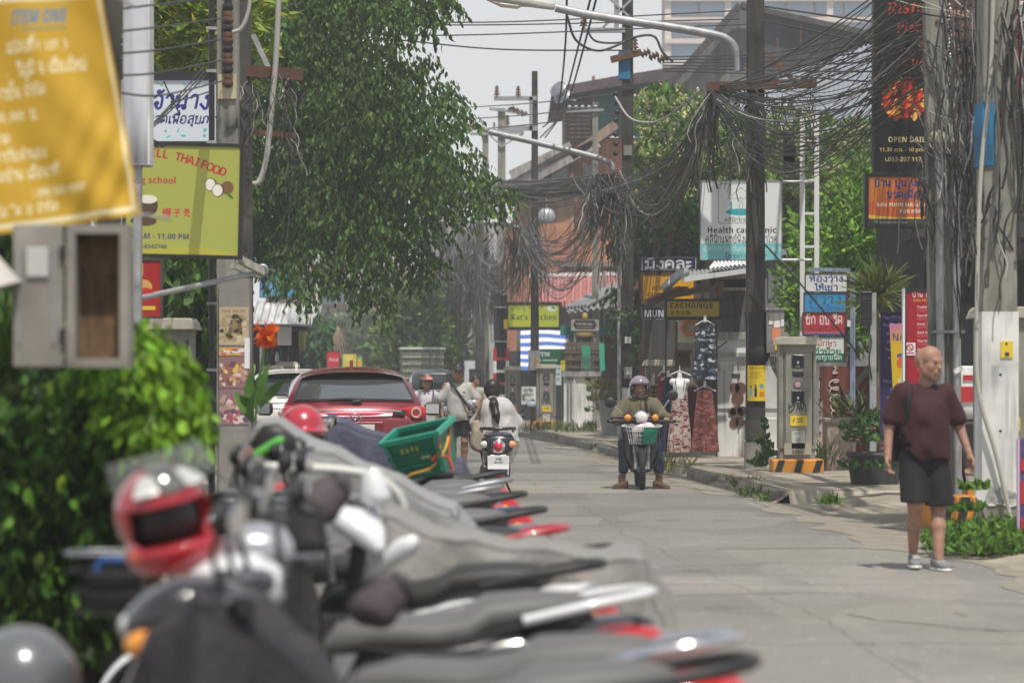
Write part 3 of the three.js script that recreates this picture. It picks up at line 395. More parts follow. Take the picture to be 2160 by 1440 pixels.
{ // shop with the white awning on the left, and the brick block far down the street
  const t = thing('awning_shop', 'shop under a white ribbed awning with rounded end, left of the red car', 'shop'), d = 66, wm = mk([.66, .66, .66], .6, { map: tStreak, rs: .5 });
  const prof = (u, v) => { const px = lerp(500, 652, u), e = Math.pow(sstep(.72, 1, u), 2); return [X(px, d) , Y(lerp(686, 634 + 10 * u, v) + 26 * e * (v > .5 ? 1 : 0) * 1, d), -d + 1.4 * (1 - v) + (-1.2) * e]; };
  part(t, 'awning', sheet(prof, 80, 10), wm);
  for (let i = 0; i < 10; i++) { const u = i / 10.5; part(t, 'awning_rib', tb([0, .35, .7, 1].map((v) => { const p = prof(u, v); return [p[0], p[1] + .015, p[2] + .01]; }), .018, 8, 5), mk([.35, .35, .36], .6)); }
  part(t, 'awning_edge', tb(Array.from({ length: 20 }, (_, i) => prof(i / 19, 0)), .04, 40, 6), M.galv);
  part(t, 'soffit', wl(480, 686, 645, 694, d + .2, 3), M.darkGrey); part(t, 'back_wall', wl(440, 690, 630, 900, d + 3, .3), mk([.06, .055, .05], .9, { map: tStreak, rs: .4 }));
  part(t, 'curved_board', tr(new THREE.CylinderGeometry(.42, .42, .12, 24, 1, false, 0, Math.PI), X(636, d), Y(700, d), -d - .2, 0, 0, -Math.PI / 2), mk([.3, .29, .12], .8));
  part(t, 'white_board', wl(584, 689, 614, 728, d - .3, .06), M.whiteClean);
  part(t, 'post', cy(P(612, 728, d), P(612, 880, d), .05), M.black); part(t, 'post', cy(P(552, 690, d), P(552, 880, d), .05), M.white);
  for (let i = 0; i < 6; i++) part(t, 'bottle', cy(P(566 + i * 9, 762, d + 1), P(566 + i * 9, 735 + 8 * R(), d + 1), .06, .03), [M.green, M.rust, M.white][i % 3]);
  const b = thing('brick_block', 'hazy brick apartment block at the far end of the street', 'building'), e = 215, brick = mk([.36, .22, .18], .9, { map: tGrime, rs: .15 }), band = mk([.6, .57, .55], .9, { map: tStreak, rs: .2 });
  part(b, 'wall', wl(560, 470, 845, 800, e, 14), brick);
  for (const y of [576, 660, 700]) part(b, 'floor_band', wl(556, y, 850, y + (y === 660 ? 20 : 8), e - .8, 1), band);
  for (const x of [664, 750, 826]) part(b, 'column', wl(x, 470, x + 14, 800, e - .6, .8), band);
  for (const [x, y] of [[680, 600], [695, 600], [712, 600], [765, 600], [795, 600], [680, 520], [712, 520], [765, 520], [795, 520]]) { const f = part(b, 'window', wl(x, y, x + 16, y + 42, e - .3, .4), band); part(f, 'pane', wl(x + 1.5, y + 1.5, x + 14.5, y + 40, e - .4, .1), mk([.1, .14, .18], .2)); }
  const w = thing('white_wall_house', 'white house front beyond the far light poles', 'building'), wd = 150;
  part(w, 'wall', wl(880, 470, 1075, 800, wd, 6), mk([.55, .54, .55], .9, { map: tStreak, rs: .2 })); part(w, 'roof', quadS(P(868, 560, wd - 2), P(1000, 560, wd - 2), P(900, 520, wd), P(1000, 520, wd)), mk([.2, .22, .26], .8));
  for (const [a, b2] of [[930, 590], [985, 590], [1030, 620]]) { const f = part(w, 'window', wl(a, b2, a + 26, b2 + 36, wd - .2, .3), M.conc); part(f, 'pane', wl(a + 3, b2 + 3, a + 23, b2 + 33, wd - .3, .1), M.glassDark); }
  part(w, 'step_ledge', bar(P(945, 440, wd - 1), P(1010, 408, wd - 1), .5, .5), mk([.32, .33, .36], .9));
}
// ---------- trees and plants ----------
const leafMat = (c, o = {}) => mk(c, .55, { transmission: .33, thickness: 0, roughness: .62, specularIntensity: .45, ...o });
// leaf with a fold along its midrib; base at the origin, tip along +y
function leafGeo(L, W, fold = .25, bend = .15) {
  const pos = [], row = [[0, .02], [.3, .42], [.6, .46], [.85, .22], [1, .01]];
  for (const [t, w] of row) { const z = -bend * L * t * t; pos.push(-w * W, t * L, z + fold * w * W, 0, t * L, z, w * W, t * L, z + fold * w * W); }
  const idx = []; for (let j = 0; j < row.length - 1; j++) for (const k of [0, 1]) { const a = j * 3 + k, b = a + 3; idx.push(a, a + 1, b, a + 1, b + 1, b); }
  const g = new THREE.BufferGeometry(); g.setAttribute('position', new THREE.Float32BufferAttribute(pos, 3)); g.setIndex(idx); g.computeVertexNormals(); return g;
}
function scatter(parent, name, geo, mat, mats, cols, kind = 'stuff') {
  const m = new THREE.InstancedMesh(geo, mat, mats.length); m.name = name; mats.forEach((x, i) => { m.setMatrixAt(i, x); m.setColorAt(i, cols[i]); }); m.userData.kind = kind; parent.add(m); return m;
}
const mtx = (p, dir, roll, s) => { const q = new THREE.Quaternion().setFromUnitVectors(V(0, 1, 0), dir.clone().normalize()).multiply(new THREE.Quaternion().setFromAxisAngle(V(0, 1, 0), roll)); return new THREE.Matrix4().compose(p, q, V(s, s, s)); };
const tint = (r, dark = .6, light = 1.25, warm = .12) => { const k = lerp(dark, light, r()), w = (r() - .5) * warm * 2; return new THREE.Color().setRGB(k * (1 + w), k, k * (1 - w)); };
const onBall = (r) => { const z = r() * 2 - 1, a = r() * 6.283, s = Math.sqrt(1 - z * z); return V(s * Math.cos(a), z, s * Math.sin(a)); };
function limb(a, b, r0, r1, r, n = 5, wob = .12) { const p = []; for (let i = 0; i <= n; i++) { const q = v3(a).lerp(v3(b), i / n); if (i && i < n) q.add(V(r() - .5, (r() - .5) * .5, r() - .5).multiplyScalar(wob * 2)); p.push(q); } const g = []; for (let i = 0; i < n; i++) g.push(cy(p[i], p[i + 1], lerp(r0, r1, i / n), lerp(r0, r1, (i + 1) / n), 8)); return g; }
// clumps: [px, py, distance, radius x, radius y, count]; leaves hang in sprays (droop) or stand every way
function crown(parent, clumps, geo, mat, seed, o = {}) {
  const r = rng(seed), ms = [], cs = [];
  for (const [px, py, d, rx, ry = rx, n = 60] of clumps) {
    const c = P(px, py, d), ck = lerp(.75, 1.2, r());
    for (let i = 0; i < n; i++) {
      const u = onBall(r), k = Math.pow(r(), .4), p = V(c.x + u.x * rx * k, c.y + u.y * ry * k, c.z + u.z * rx * k * (o.deep ?? 1));
      if (p.y < .05) continue;
      const dir = o.droop ? V(u.x * .8 + (r() - .5) * .5, -.25 + u.y * .5, u.z * .8 + (r() - .5) * .5).normalize() : V(u.x + (r() - .5), u.y * .6 + .35 + (r() - .5) * .8, u.z + (r() - .5)).normalize();
      const len = o.spray ?? 6, step = (o.step ?? .05);
      for (let j = 0; j < len; j++) {
        const a = r() * 6.283, side = V(Math.cos(a), 0, Math.sin(a)).multiplyScalar(.5);
        const ld = o.droop ? V(side.x + dir.x * .4, -1 - r() * .6, side.z + dir.z * .4) : dir.clone().add(side).add(V(0, (r() - .5) * .9, 0));
        ms.push(mtx(p.clone().addScaledVector(dir, 0), ld, r() * 6.283, lerp(.7, 1.25, r()))); const t = tint(r, o.dark, o.light, o.warm); t.multiplyScalar(ck); if (o.yellow && r() < o.yellow) t.multiply(new THREE.Color(2.2, 1.5, .6)); cs.push(t);
        p.addScaledVector(dir, step * (.6 + .8 * r())); if (o.droop) dir.y -= .16, dir.normalize();
      }
    }
  }
  return scatter(parent, 'crown', geo, mat, ms, cs);
}
function fillClumps(seed, n, pick) { const r = rng(seed), out = []; for (let i = 0; i < n; i++) { const c = pick(r, i); if (c) out.push(c); } return out; }
const inside = (poly, x, y) => { let s = false; for (let i = 0, j = poly.length - 1; i < poly.length; j = i++) { const [a, b] = poly[i], [c, e] = poly[j]; if ((b > y) !== (e > y) && x < (c - a) * (y - b) / (e - b) + a) s = !s; } return s; };
function polyClumps(seed, poly, n, d0, d1, rad, ry, cnt) { const xs = poly.map((p) => p[0]), ys = poly.map((p) => p[1]), x0 = Math.min(...xs), x1 = Math.max(...xs), y0 = Math.min(...ys), y1 = Math.max(...ys); let tries = 0; return fillClumps(seed, n, (r) => { for (tries = 0; tries < 60; tries++) { const x = lerp(x0, x1, r()), y = lerp(y0, y1, r()); if (inside(poly, x, y)) return [x, y, lerp(d0, d1, r()), rad * lerp(.7, 1.2, r()), ry * lerp(.7, 1.2, r()), cnt]; } return null; }); }
{ // the big weeping fig on the left
  const t = thing('weeping_fig_tree', 'large weeping fig with hanging branches over the left of the street', 'tree', [0, 0, 0]), r = rng(5);
  const edge = [[440, -120], [930, -120], [930, 10], [880, 14], [800, 20], [742, 40], [760, 62], [800, 95], [862, 140], [900, 205], [930, 265], [965, 325], [1015, 380], [1020, 412], [985, 445], [930, 455], [890, 490], [875, 550], [835, 580], [800, 622], [772, 560], [720, 520], [650, 560], [600, 545], [560, 470], [520, 440], [440, 440]];
  const cl = polyClumps(21, edge, 235, 51.5, 58, .68, .55, 31).concat([[905, -10, 52.5, 0.33, 0.2, 30], [830, 12, 52.5, 0.44, 0.22, 34], [760, 8, 52.5, 0.44, 0.31, 40], [545, 480, 55.5, 0.44, 0.44, 60], [540, 520, 55.5, 0.33, 0.39, 60], [560, 545, 55.5, 0.28, 0.28, 40], [590, 520, 55.5, 0.44, 0.33, 50], [640, 590, 51.5, 0.33, 0.33, 34], [628, 560, 51.5, 0.44, 0.44, 40], [800, 628, 52.5, 0.22, 0.29, 30], [785, 560, 52.5, 0.33, 0.5, 46], [770, 610, 52.5, 0.13, 0.22, 12], [895, 565, 53.5, 0.29, 0.33, 40], [1055, 400, 53.5, 0.22, 0.26, 26], [1030, 430, 53.5, 0.24, 0.26, 26], [690, 560, 52.5, 0.28, 0.33, 30], [735, 585, 52.5, 0.17, 0.22, 14]]);
  crown(t, cl, leafGeo(.115, .058, .3, .3), leafMat([.075, .15, .024]), 22, { droop: true, spray: 7, step: .06, dark: .5, light: 1.4, warm: .05, yellow: .02 });
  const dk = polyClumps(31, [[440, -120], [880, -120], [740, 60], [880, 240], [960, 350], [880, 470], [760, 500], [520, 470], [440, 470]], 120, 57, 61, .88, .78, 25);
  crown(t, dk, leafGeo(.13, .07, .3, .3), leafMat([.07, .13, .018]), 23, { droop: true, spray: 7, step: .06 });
  const b = [], base = V(-6.2, 0, -58.5); b.push(...limb(base, P(430, 300, 58.5), .42, .3, r, 6, .1));
  for (const [x, y, d, q] of [[620, 180, 57, .16], [760, 120, 56, .12], [820, 330, 56, .1], [900, 250, 56, .07], [700, 420, 55, .09], [560, 60, 56, .12], [820, -60, 54, .1], [980, 390, 56, .05], [800, 470, 55, .05], [640, 470, 54, .05]]) b.push(...limb(P(430, 300, 58.5), P(x, y, d), q + .06, q * .5, r, 6, .18));
  part(t, 'trunk', b, M.bark);
}
{ // smaller trees on the left
  const t = thing('mango_tree', 'sunlit yellow-green tree above the white signboard at the top left', 'tree');
  crown(t, polyClumps(41, [[270, -140], [520, -140], [520, 150], [315, 150]], 60, 36, 40, .5, .45, 22), leafGeo(.2, .055, .2, .4), leafMat([.22, .3, .03]), 42, { spray: 7, step: .03, dark: .5, light: 1.3, yellow: .08 });
  part(t, 'trunk', limb([X(395, 40), 0, -40], P(390, 20, 39), .14, .08, rng(3), 6), M.bark);
  const v = thing('broadleaf_vine_tree', 'dense broad-leaved shrub behind the coconut restaurant sign', 'tree');
  crown(v, polyClumps(43, [[290, 530], [470, 530], [470, 800], [350, 800], [300, 720]], 60, 33, 36, .36, .36, 18), leafGeo(.17, .12, .2, .3), leafMat([.1, .2, .03]), 44, { droop: true, spray: 5, step: .04, dark: .4, light: 1.4 });
  part(v, 'trunk', limb([X(400, 36), 0, -36], P(400, 600, 35), .1, .05, rng(4)), M.bark);
  // the clipped hedge in front
  const h = thing('leafy_hedge', 'out-of-focus climbing hedge behind the parked scooters at the left', 'hedge');
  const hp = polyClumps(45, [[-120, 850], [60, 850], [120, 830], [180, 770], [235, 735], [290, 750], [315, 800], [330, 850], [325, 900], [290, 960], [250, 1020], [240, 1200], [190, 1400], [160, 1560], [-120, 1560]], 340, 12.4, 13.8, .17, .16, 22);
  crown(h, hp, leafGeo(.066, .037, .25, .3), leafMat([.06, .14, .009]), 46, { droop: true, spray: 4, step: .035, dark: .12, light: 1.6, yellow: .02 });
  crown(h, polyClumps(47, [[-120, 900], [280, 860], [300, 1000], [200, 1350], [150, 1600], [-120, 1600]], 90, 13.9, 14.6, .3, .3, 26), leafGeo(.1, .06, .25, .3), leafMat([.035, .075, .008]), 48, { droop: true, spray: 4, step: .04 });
  part(h, 'stem', [[60, 12.6], [160, 12.8], [230, 12.9], [330, 13]].flatMap(([x, d], i) => limb([X(x, d), 0, -d], P(x + 30, 900, d), .03, .015, rng(i))), M.bark);
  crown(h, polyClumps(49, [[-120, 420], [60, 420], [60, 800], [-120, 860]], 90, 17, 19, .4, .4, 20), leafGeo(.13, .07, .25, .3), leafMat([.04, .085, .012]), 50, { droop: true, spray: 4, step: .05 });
  crown(h, polyClumps(57, [[230, 765], [270, 740], [310, 760], [340, 805], [358, 860], [345, 900], [300, 890], [260, 810]], 70, 12.2, 12.8, .13, .12, 16), leafGeo(.07, .04, .25, .3), leafMat([.2, .38, .02]), 58, { droop: true, spray: 4, step: .035, dark: .4, light: 1.4 });
  const g2 = thing('tall_grass_plant', 'long bright leaves at the far left edge beside the meter box', 'plant');
  const ms = [], cs = [], r = rng(9); for (let i = 0; i < 60; i++) { ms.push(mtx(P(-20 + 60 * r(), 760 + 60 * r(), 13.2), V((r() - .3) * .9, 1, (r() - .5)), r() * 6, lerp(.6, 1.2, r()))); cs.push(tint(r)); }
  scatter(g2, 'leaf_blades', leafGeo(.42, .05, .2, .5), leafMat([.1, .2, .03]), ms, cs);
}
{ // rounded tree and hazy foliage far down the street
  const t = thing('round_street_tree', 'rounded leafy tree beside the street behind the hanging wires', 'tree');
  crown(t, polyClumps(51, [[835, 700], [855, 665], [885, 640], [920, 645], [938, 690], [940, 800], [830, 800], [826, 740]], 150, 112, 120, .75, .7, 26), leafGeo(.26, .13, .25, .3), leafMat([.11, .19, .035]), 52, { spray: 6, step: .1, dark: .4, light: 1.6, yellow: .04 });
  part(t, 'trunk', limb([X(885, 118), 0, -118], P(880, 690, 117), .25, .15, rng(6)), M.bark);
  const f = thing('far_roadside_tree', 'hazy dark tree closing the end of the street', 'tree');
  crown(f, polyClumps(53, [[670, 712], [790, 705], [800, 800], [670, 800]], 80, 176, 186, 1.1, 1, 22), leafGeo(.45, .24, .25, .3), leafMat([.13, .19, .06]), 54, { spray: 6, step: .16, dark: .4, light: 1.4 });
  part(f, 'trunk', limb([X(720, 182), 0, -182], P(720, 720, 182), .4, .25, rng(6)), M.bark);
  const p = thing('withered_palm', 'brown withered palm fronds left of the far red sign', 'palm'), fr = [], r = rng(61), c = P(700, 690, 150);
  for (let i = 0; i < 46; i++) { const a = r() * 6.28, l = .55 + r() * .75, q = V(Math.cos(a), 0, Math.sin(a)); fr.push(sheet((u, v) => { const k = v * l, w = .12 * (1 - v * .7); return [c.x + q.x * k * .9 + q.z * (u - .5) * w, c.y + .35 * Math.sin(v * 2.2) - 1.6 * v * v * l, c.z + q.z * k * .9 - q.x * (u - .5) * w]; }, 1, 7)); }
  part(p, 'fronds', fr, mk([.28, .2, .12], .95), { kind: 'stuff' }); part(p, 'trunk', cy([c.x, 0, c.z], c, .18, .14), M.bark);
  const k = thing('climbing_plant', 'dark green climbing plant on the wall left of the withered palm', 'plant');
  crown(k, polyClumps(55, [[640, 700], [668, 690], [672, 800], [640, 800]], 18, 100, 102, .4, .5, 22), leafGeo(.4, .16, .25, .4), leafMat([.05, .13, .04]), 56, { droop: true, spray: 4, step: .1 });
}
function rosettes(parent, poly, seed, n, d0, d1, L, flowerP, col) {
  const r = rng(seed), ms = [], cs = [], fs = [], fc = [];
  for (const [px, py, d] of polyClumps(seed, poly, n, d0, d1, 1, 1, 1)) {
    const c = P(px, py, d), ax = V(r() - .5, .9, r() - .5 + .3).normalize(), q = new THREE.Quaternion().setFromUnitVectors(V(0, 1, 0), ax);
    for (let i = 0; i < 13; i++) { const a = i * 2.4, el = lerp(-.2, 1.1, r()); ms.push(mtx(c, V(Math.cos(a), el, Math.sin(a)).applyQuaternion(q), Math.PI / 2 - a + (r() - .5) * .5, lerp(.6, 1.15, r()))); cs.push(tint(r, .5, 1.4)); }
    if (r() < flowerP) for (let i = 0; i < 26; i++) { const u = onBall(r); fs.push(mtx(c.clone().addScaledVector(ax, .14 * L / .3).add(u.multiplyScalar(.16 * Math.cbrt(r()))), onBall(r), r() * 6, lerp(.7, 1.3, r()))); fc.push(new THREE.Color().setRGB(1, .9 + .1 * r(), .75 + .2 * r())); }
  }
  scatter(parent, 'crown', leafGeo(L, L * .3, .2, .35), leafMat(col), ms, cs); if (fs.length) scatter(parent, 'blossoms', leafGeo(.06, .05, .2, .1), leafMat([.8, .7, .5]), fs, fc);
}
{ // plumeria and shrubs on the right
  const t = thing('plumeria_tree', 'flowering plumeria with cream blossoms behind the clinic sign', 'tree'), r = rng(71);
  rosettes(t, [[1335, 215], [1400, 190], [1470, 200], [1560, 255], [1650, 240], [1760, 255], [1860, 265], [1860, 420], [1335, 420]], 72, 620, 66, 73, .3, .5, [.15, .27, .035]);
  rosettes(t, [[1340, 300], [1860, 340], [1860, 520], [1335, 520]], 73, 330, 68, 74, .32, .06, [.07, .15, .025]);
  const b = []; for (const [x0, x, y] of [[1400, 1380, 330], [1400, 1440, 290], [1440, 1520, 330], [1600, 1590, 340], [1600, 1700, 330], [1640, 1790, 330]]) b.push(...limb([X(x0, 71), 0, -71], P(x, y, 70), .12, .05, r, 6, .2)); part(t, 'trunk', b, M.bark);
  const s = thing('bright_green_shrub_tree', 'bright green small-leaved tree behind the spiky plant', 'tree');
  crown(s, polyClumps(74, [[1690, 500], [1740, 440], [1800, 400], [1870, 430], [1990, 470], [1990, 700], [1700, 720], [1690, 600]], 210, 55, 60, .42, .4, 20), leafGeo(.13, .075, .2, .3), leafMat([.18, .34, .03]), 75, { spray: 5, step: .06, dark: .4, light: 1.6, yellow: .05 });
  part(s, 'trunk', limb([X(1800, 58), 0, -58], P(1800, 540, 58), .1, .05, r), M.bark);
  const d = thing('dark_background_tree', 'dark tree mass behind the yellow acupuncture sign', 'tree');
  crown(d, polyClumps(76, [[1330, 420], [1500, 420], [1700, 430], [1700, 620], [1480, 620], [1480, 780], [1335, 780]], 190, 74, 78, .6, .6, 22), leafGeo(.2, .085, .25, .4), leafMat([.045, .1, .02]), 77, { droop: true, spray: 5, step: .08 });
  part(d, 'trunk', limb([X(1420, 77), 0, -77], P(1420, 560, 76), .2, .1, r), M.bark);
  const k = thing('banana_leaf_plant', 'leafy green plant with drooping pointed leaves left of the yellow sign', 'plant'), ms = [], cs = [];
  for (const [x, y] of [[1300, 668], [1330, 660], [1352, 700], [1370, 720], [1385, 690], [1350, 740], [1400, 735], [1420, 700], [1380, 760]]) for (let i = 0; i < 12; i++) { const a = r() * 6.28; ms.push(mtx(P(x + rr(-8, 8), y + rr(-8, 8), 63 + r()), V(Math.cos(a), .5 - r(), Math.sin(a)), r() * 6, lerp(.6, 1.2, r()))); cs.push(tint(r, .5, 1.4)); }
  scatter(k, 'leaves', leafGeo(.34, .09, .25, .5), leafMat([.07, .16, .035]), ms, cs); part(k, 'stem', [1340, 1375, 1400].flatMap((x) => limb([X(x, 63.5), 0, -63.5], P(x + 10, 680, 63.5), .03, .015, r)), M.bark);
  const w = thing('fern_leaf_plant', 'small feathery plant against the shed wall by the grey meter box', 'plant');
  crown(w, [[1665, 645, 56, .22, .2, 30], [1678, 665, 56, .25, .25, 40], [1690, 620, 56, .15, .15, 16], [1680, 560, 58, .2, .3, 20]], leafGeo(.1, .05, .2, .3), leafMat([.13, .24, .035]), 78, { spray: 4, step: .05 });
  const dr = thing('spiky_dracaena', 'spiky long-leaved plant rising above the grey post', 'plant'); const m2 = [], c2 = [];
  for (const [x, y, n] of [[1853, 610, 90], [1868, 600, 60], [1842, 628, 40]]) for (let i = 0; i < n; i++) { const a = r() * 6.28, el = lerp(-.35, 1.6, r()); m2.push(mtx(P(x, y + 20 * r(), 44), V(Math.cos(a), el, Math.sin(a)), r() * 6, lerp(.6, 1.1, r()))); c2.push(tint(r, .5, 1.4, .25)); }
  scatter(dr, 'leaves', leafGeo(.6, .05, .2, .35), leafMat([.17, .21, .05]), m2, c2); part(dr, 'trunk', limb([X(1856, 44), 0, -44], P(1856, 620, 44), .08, .05, r), M.bark);
}
function blades(name, label, list, L, W, col, seed, o = {}) {   // tufts [px, base y px or null, distance, spread m, count]
  const t = thing(name, label, o.cat ?? 'plant', [0, 0, 0], 0, o.group), r = rng(seed), ms = [], cs = [];
  for (const [px, y, d, sd, n] of list) for (let i = 0; i < n; i++) { const a = r() * 6.28, q = sd * Math.sqrt(r()), tilt = o.tilt ?? .7; ms.push(mtx(V(X(px, d) + Math.cos(a) * q, (y === null ? .12 : y) + (o.h ?? 0) * r() * (1 - q / sd * .6), -d + Math.sin(a) * q), V((r() - .5) * 2 * tilt, 1, (r() - .5) * 2 * tilt), r() * 6, lerp(.5, 1.2, r()))); cs.push(tint(r, .5, 1.4, .15)); }
  scatter(t, 'leaves', leafGeo(L, W, .2, .4), leafMat(col), ms, cs); return t;
}
{
  const g = [.11, .17, .035];
  blades('weed_tuft', 'weeds growing along the pavement edge below the striped cabinet base', [[1580, .03, 41, .25, 130], [1600, .0, 38.5, .3, 160], [1640, -.02, 37.3, .3, 130], [1560, .0, 42, .2, 60]], .13, .025, g, 81, { h: .1, tilt: 1.1 });
  blades('weed_tuft', 'single green weed tuft alone on the sloping concrete', [[1750, .06, 34.8, .13, 160]], .12, .022, [.16, .3, .03], 82, { h: .06, tilt: 1 });
  blades('weed_patch', 'thick green weeds around the foot of the white painted pole', [[2020, .03, 26.2, .32, 420], [2080, .03, 25.8, .5, 1000], [2150, .03, 26, .4, 800], [2120, .05, 27.4, .4, 500], [1985, .05, 27.2, .15, 120], [2060, .05, 27.2, .3, 300]], .1, .04, [.13, .25, .03], 83, { tilt: 1.4, h: .24 });
  blades('weed_tuft', 'tall weed standing left of the white painted pole', [[2050, .1, 27.9, .16, 110], [2038, .3, 27.9, .16, 90], [2052, .5, 27.9, .14, 60]], .11, .055, [.12, .24, .03], 84, { tilt: 1.2 });
  blades('weed_tuft', 'dry yellowish grass on the kerb behind the rider', [[1420, .1, 47.5, .3, 90], [1395, .05, 45.5, .2, 40]], .28, .02, [.3, .3, .1], 85);
  blades('weed_tuft', 'grass tufts at the foot of the far striped cabinet base', [[1170, .12, 79, .5, 90], [1215, .12, 76, .6, 90], [1130, .1, 79, .4, 60], [1245, .12, 78, .2, 60]], .3, .04, [.14, .18, .05], 86);
  blades('vine_sprig', 'thin vine climbing the white pier', [[1244, .2, 80.8, .1, 20], [1242, .6, 80.8, .1, 14], [1246, .9, 80.8, .08, 10], [1244, 1.15, 80.8, .06, 8]], .16, .1, [.12, .22, .05], 87);
  blades('leafy_weed', 'broad-leaved green weed left of the utility cabinet', [[1610, .2, 44.6, .2, 60], [1606, .5, 44.6, .15, 30], [1625, .35, 44.8, .15, 30], [1614, .75, 44.8, .06, 8]], .12, .08, [.08, .17, .04], 88, { tilt: 1.2, h: .2 });
  blades('agave_plant', 'upright agave with yellow-edged leaves behind the grey post', [[1812, .5, 45.5, .25, 46], [1790, .5, 45.8, .2, 26], [1832, .5, 45.5, .2, 24]], .85, .1, [.12, .15, .06], 89, { tilt: .35 });
  const p = blades('potted_flower_plant', 'leafy potted plant with small pink and yellow flowers', [[1838, .7, 39, .34, 220], [1820, .85, 39, .3, 160], [1860, .95, 39.2, .3, 160], [1830, .35, 38.6, .4, 150]], .11, .06, [.09, .19, .05], 90, { tilt: 1.5, h: .2 });
  part(p, 'pot', tr(lathe([[.3, 0], [.36, .42], [.39, .44], [.37, .48], [.33, .46]], 28), X(1846, 38.8), .1, -38.8), mk([.05, .048, .045], .7));
  const r = rng(91), fl = [], fc = []; for (let i = 0; i < 26; i++) { const q = P(1838 + rr(-48, 44), 930 + rr(-60, 80), 38.5 + rr(-.1, .3)); for (let k = 0; k < 5; k++) { fl.push(mtx(q, V(Math.cos(k * 1.26), .4, Math.sin(k * 1.26)), 0, 1)); fc.push(i % 3 ? new THREE.Color(.9, .25, .4) : new THREE.Color(.9, .75, .3)); } }
  scatter(p, 'blossoms', leafGeo(.032, .032, .1, .1), leafMat([.8, .8, .8]), fl, fc);
  const q = blades('potted_grass_plant', 'narrow-leaved plant beside the beige square planter', [[1742, .2, 45, .2, 120], [1750, .3, 45, .18, 80]], .4, .02, [.15, .2, .06], 92, { tilt: .9 });
  const b = thing('square_planter', 'beige square concrete planter behind the potted flowers', 'planter', [X(1772, 45), .12, -45]); part(b, 'body', [rb(.44, .78, .4, .03, 0, .39, 0), rb(.5, .08, .46, .02, 0, .78, 0)], mk([.42, .35, .29], .9, { map: tStreak, rs: 1 })); part(b, 'soil', bx(.4, .02, .36, 0, .825, 0), M.soil);
  const y = blades('potted_shrub', 'yellowish shrub in a grey pot left of the rider', [[1275, .95, 72, .35, 160], [1268, 1.25, 72, .28, 110], [1290, .7, 72, .3, 110]], .3, .05, [.2, .2, .05], 93, { tilt: 1.1 });
  part(y, 'pot', tr(lathe([[.22, 0], [.32, .8], [.36, .82], [.33, .86]], 20), X(1290, 71.6), .12, -71.6), mk([.3, .31, .3], .9, { map: tGrime }));
  const c = thing('canna_flower', 'single orange canna bloom on a tall stem before the white awning', 'flower', [0, 0, 0]), cd = 23.5, cr = rng(94), fm = [], fcl = [];
  for (let i = 0; i < 60; i++) { fm.push(mtx(P(561 + rr(-17, 17), 712 + rr(-20, 22), cd + rr(-.06, .06)), V(cr() - .5, cr() * .9 + .1, cr() - .5), cr() * 6, lerp(.6, 1.2, cr()))); fcl.push(new THREE.Color().setRGB(.85, lerp(.06, .3, cr()), .015)); }
  scatter(c, 'petals', leafGeo(.075, .07, .4, .5), leafMat([1, 1, 1]), fm, fcl); part(c, 'stem', tb([[X(535, cd), .2, -cd], P(538, 900, cd), P(546, 800, cd), P(558, 735, cd)], .012, 20), leafMat([.09, .2, .03]));
  const lf = []; for (let i = 0; i < 6; i++) lf.push(leafGeo(.36, .13, .2, .4).applyMatrix4(mtx(P(540 + rr(-10, 14), 880 - i * 7 + rr(0, 30), cd), V((cr() - .5) * 1.3, .8, cr() - .5), cr() * 6, lerp(.5, 1, cr())))); part(c, 'leaf', lf, leafMat([.08, .19, .025]));
}
// ---------- utility poles, street lamps, cabinets, cables ----------
const insul = (p, h = .34, r = .07) => [cy(p, p.clone().add(V(0, h, 0)), .025), ...[.2, .42, .64, .84].map((k, i) => cy(p.clone().add(V(0, h * k - .02, 0)), p.clone().add(V(0, h * k + .025, 0)), r * (1.05 - .12 * i), r * (.7 - .1 * i), 12))];
function pole(name, label, px, d, w, top, mat, o = {}) {
  const t = thing(name, label, 'utility pole', [X(px, d), 0, -d], o.ry ?? .2, o.group), h = Y(top, d), k = o.taper ?? .8;
  const g = new THREE.CylinderGeometry(w * .7 * k, w * .7, h + .2, 4, 1).rotateY(Math.PI / 4).translate(0, h / 2 - .1, 0); if (o.lean) { const p = g.attributes.position; for (let i = 0; i < p.count; i++) p.setX(i, p.getX(i) + o.lean * p.getY(i) / h); }
  part(t, 'shaft', o.round ? new THREE.CylinderGeometry(w * .5 * k, w * .5, h + .2, 16).translate(0, h / 2 - .1, 0) : toFlat(g), mat);
  return t;
}
function toFlat(g) { const n = g.toNonIndexed(); n.computeVertexNormals(); return n; }
const P1 = pole('utility_pole', 'thick concrete pole with white painted base at the right edge', 2103, 28.4, .34, -150, M.pole, { ry: .05, taper: .92 });
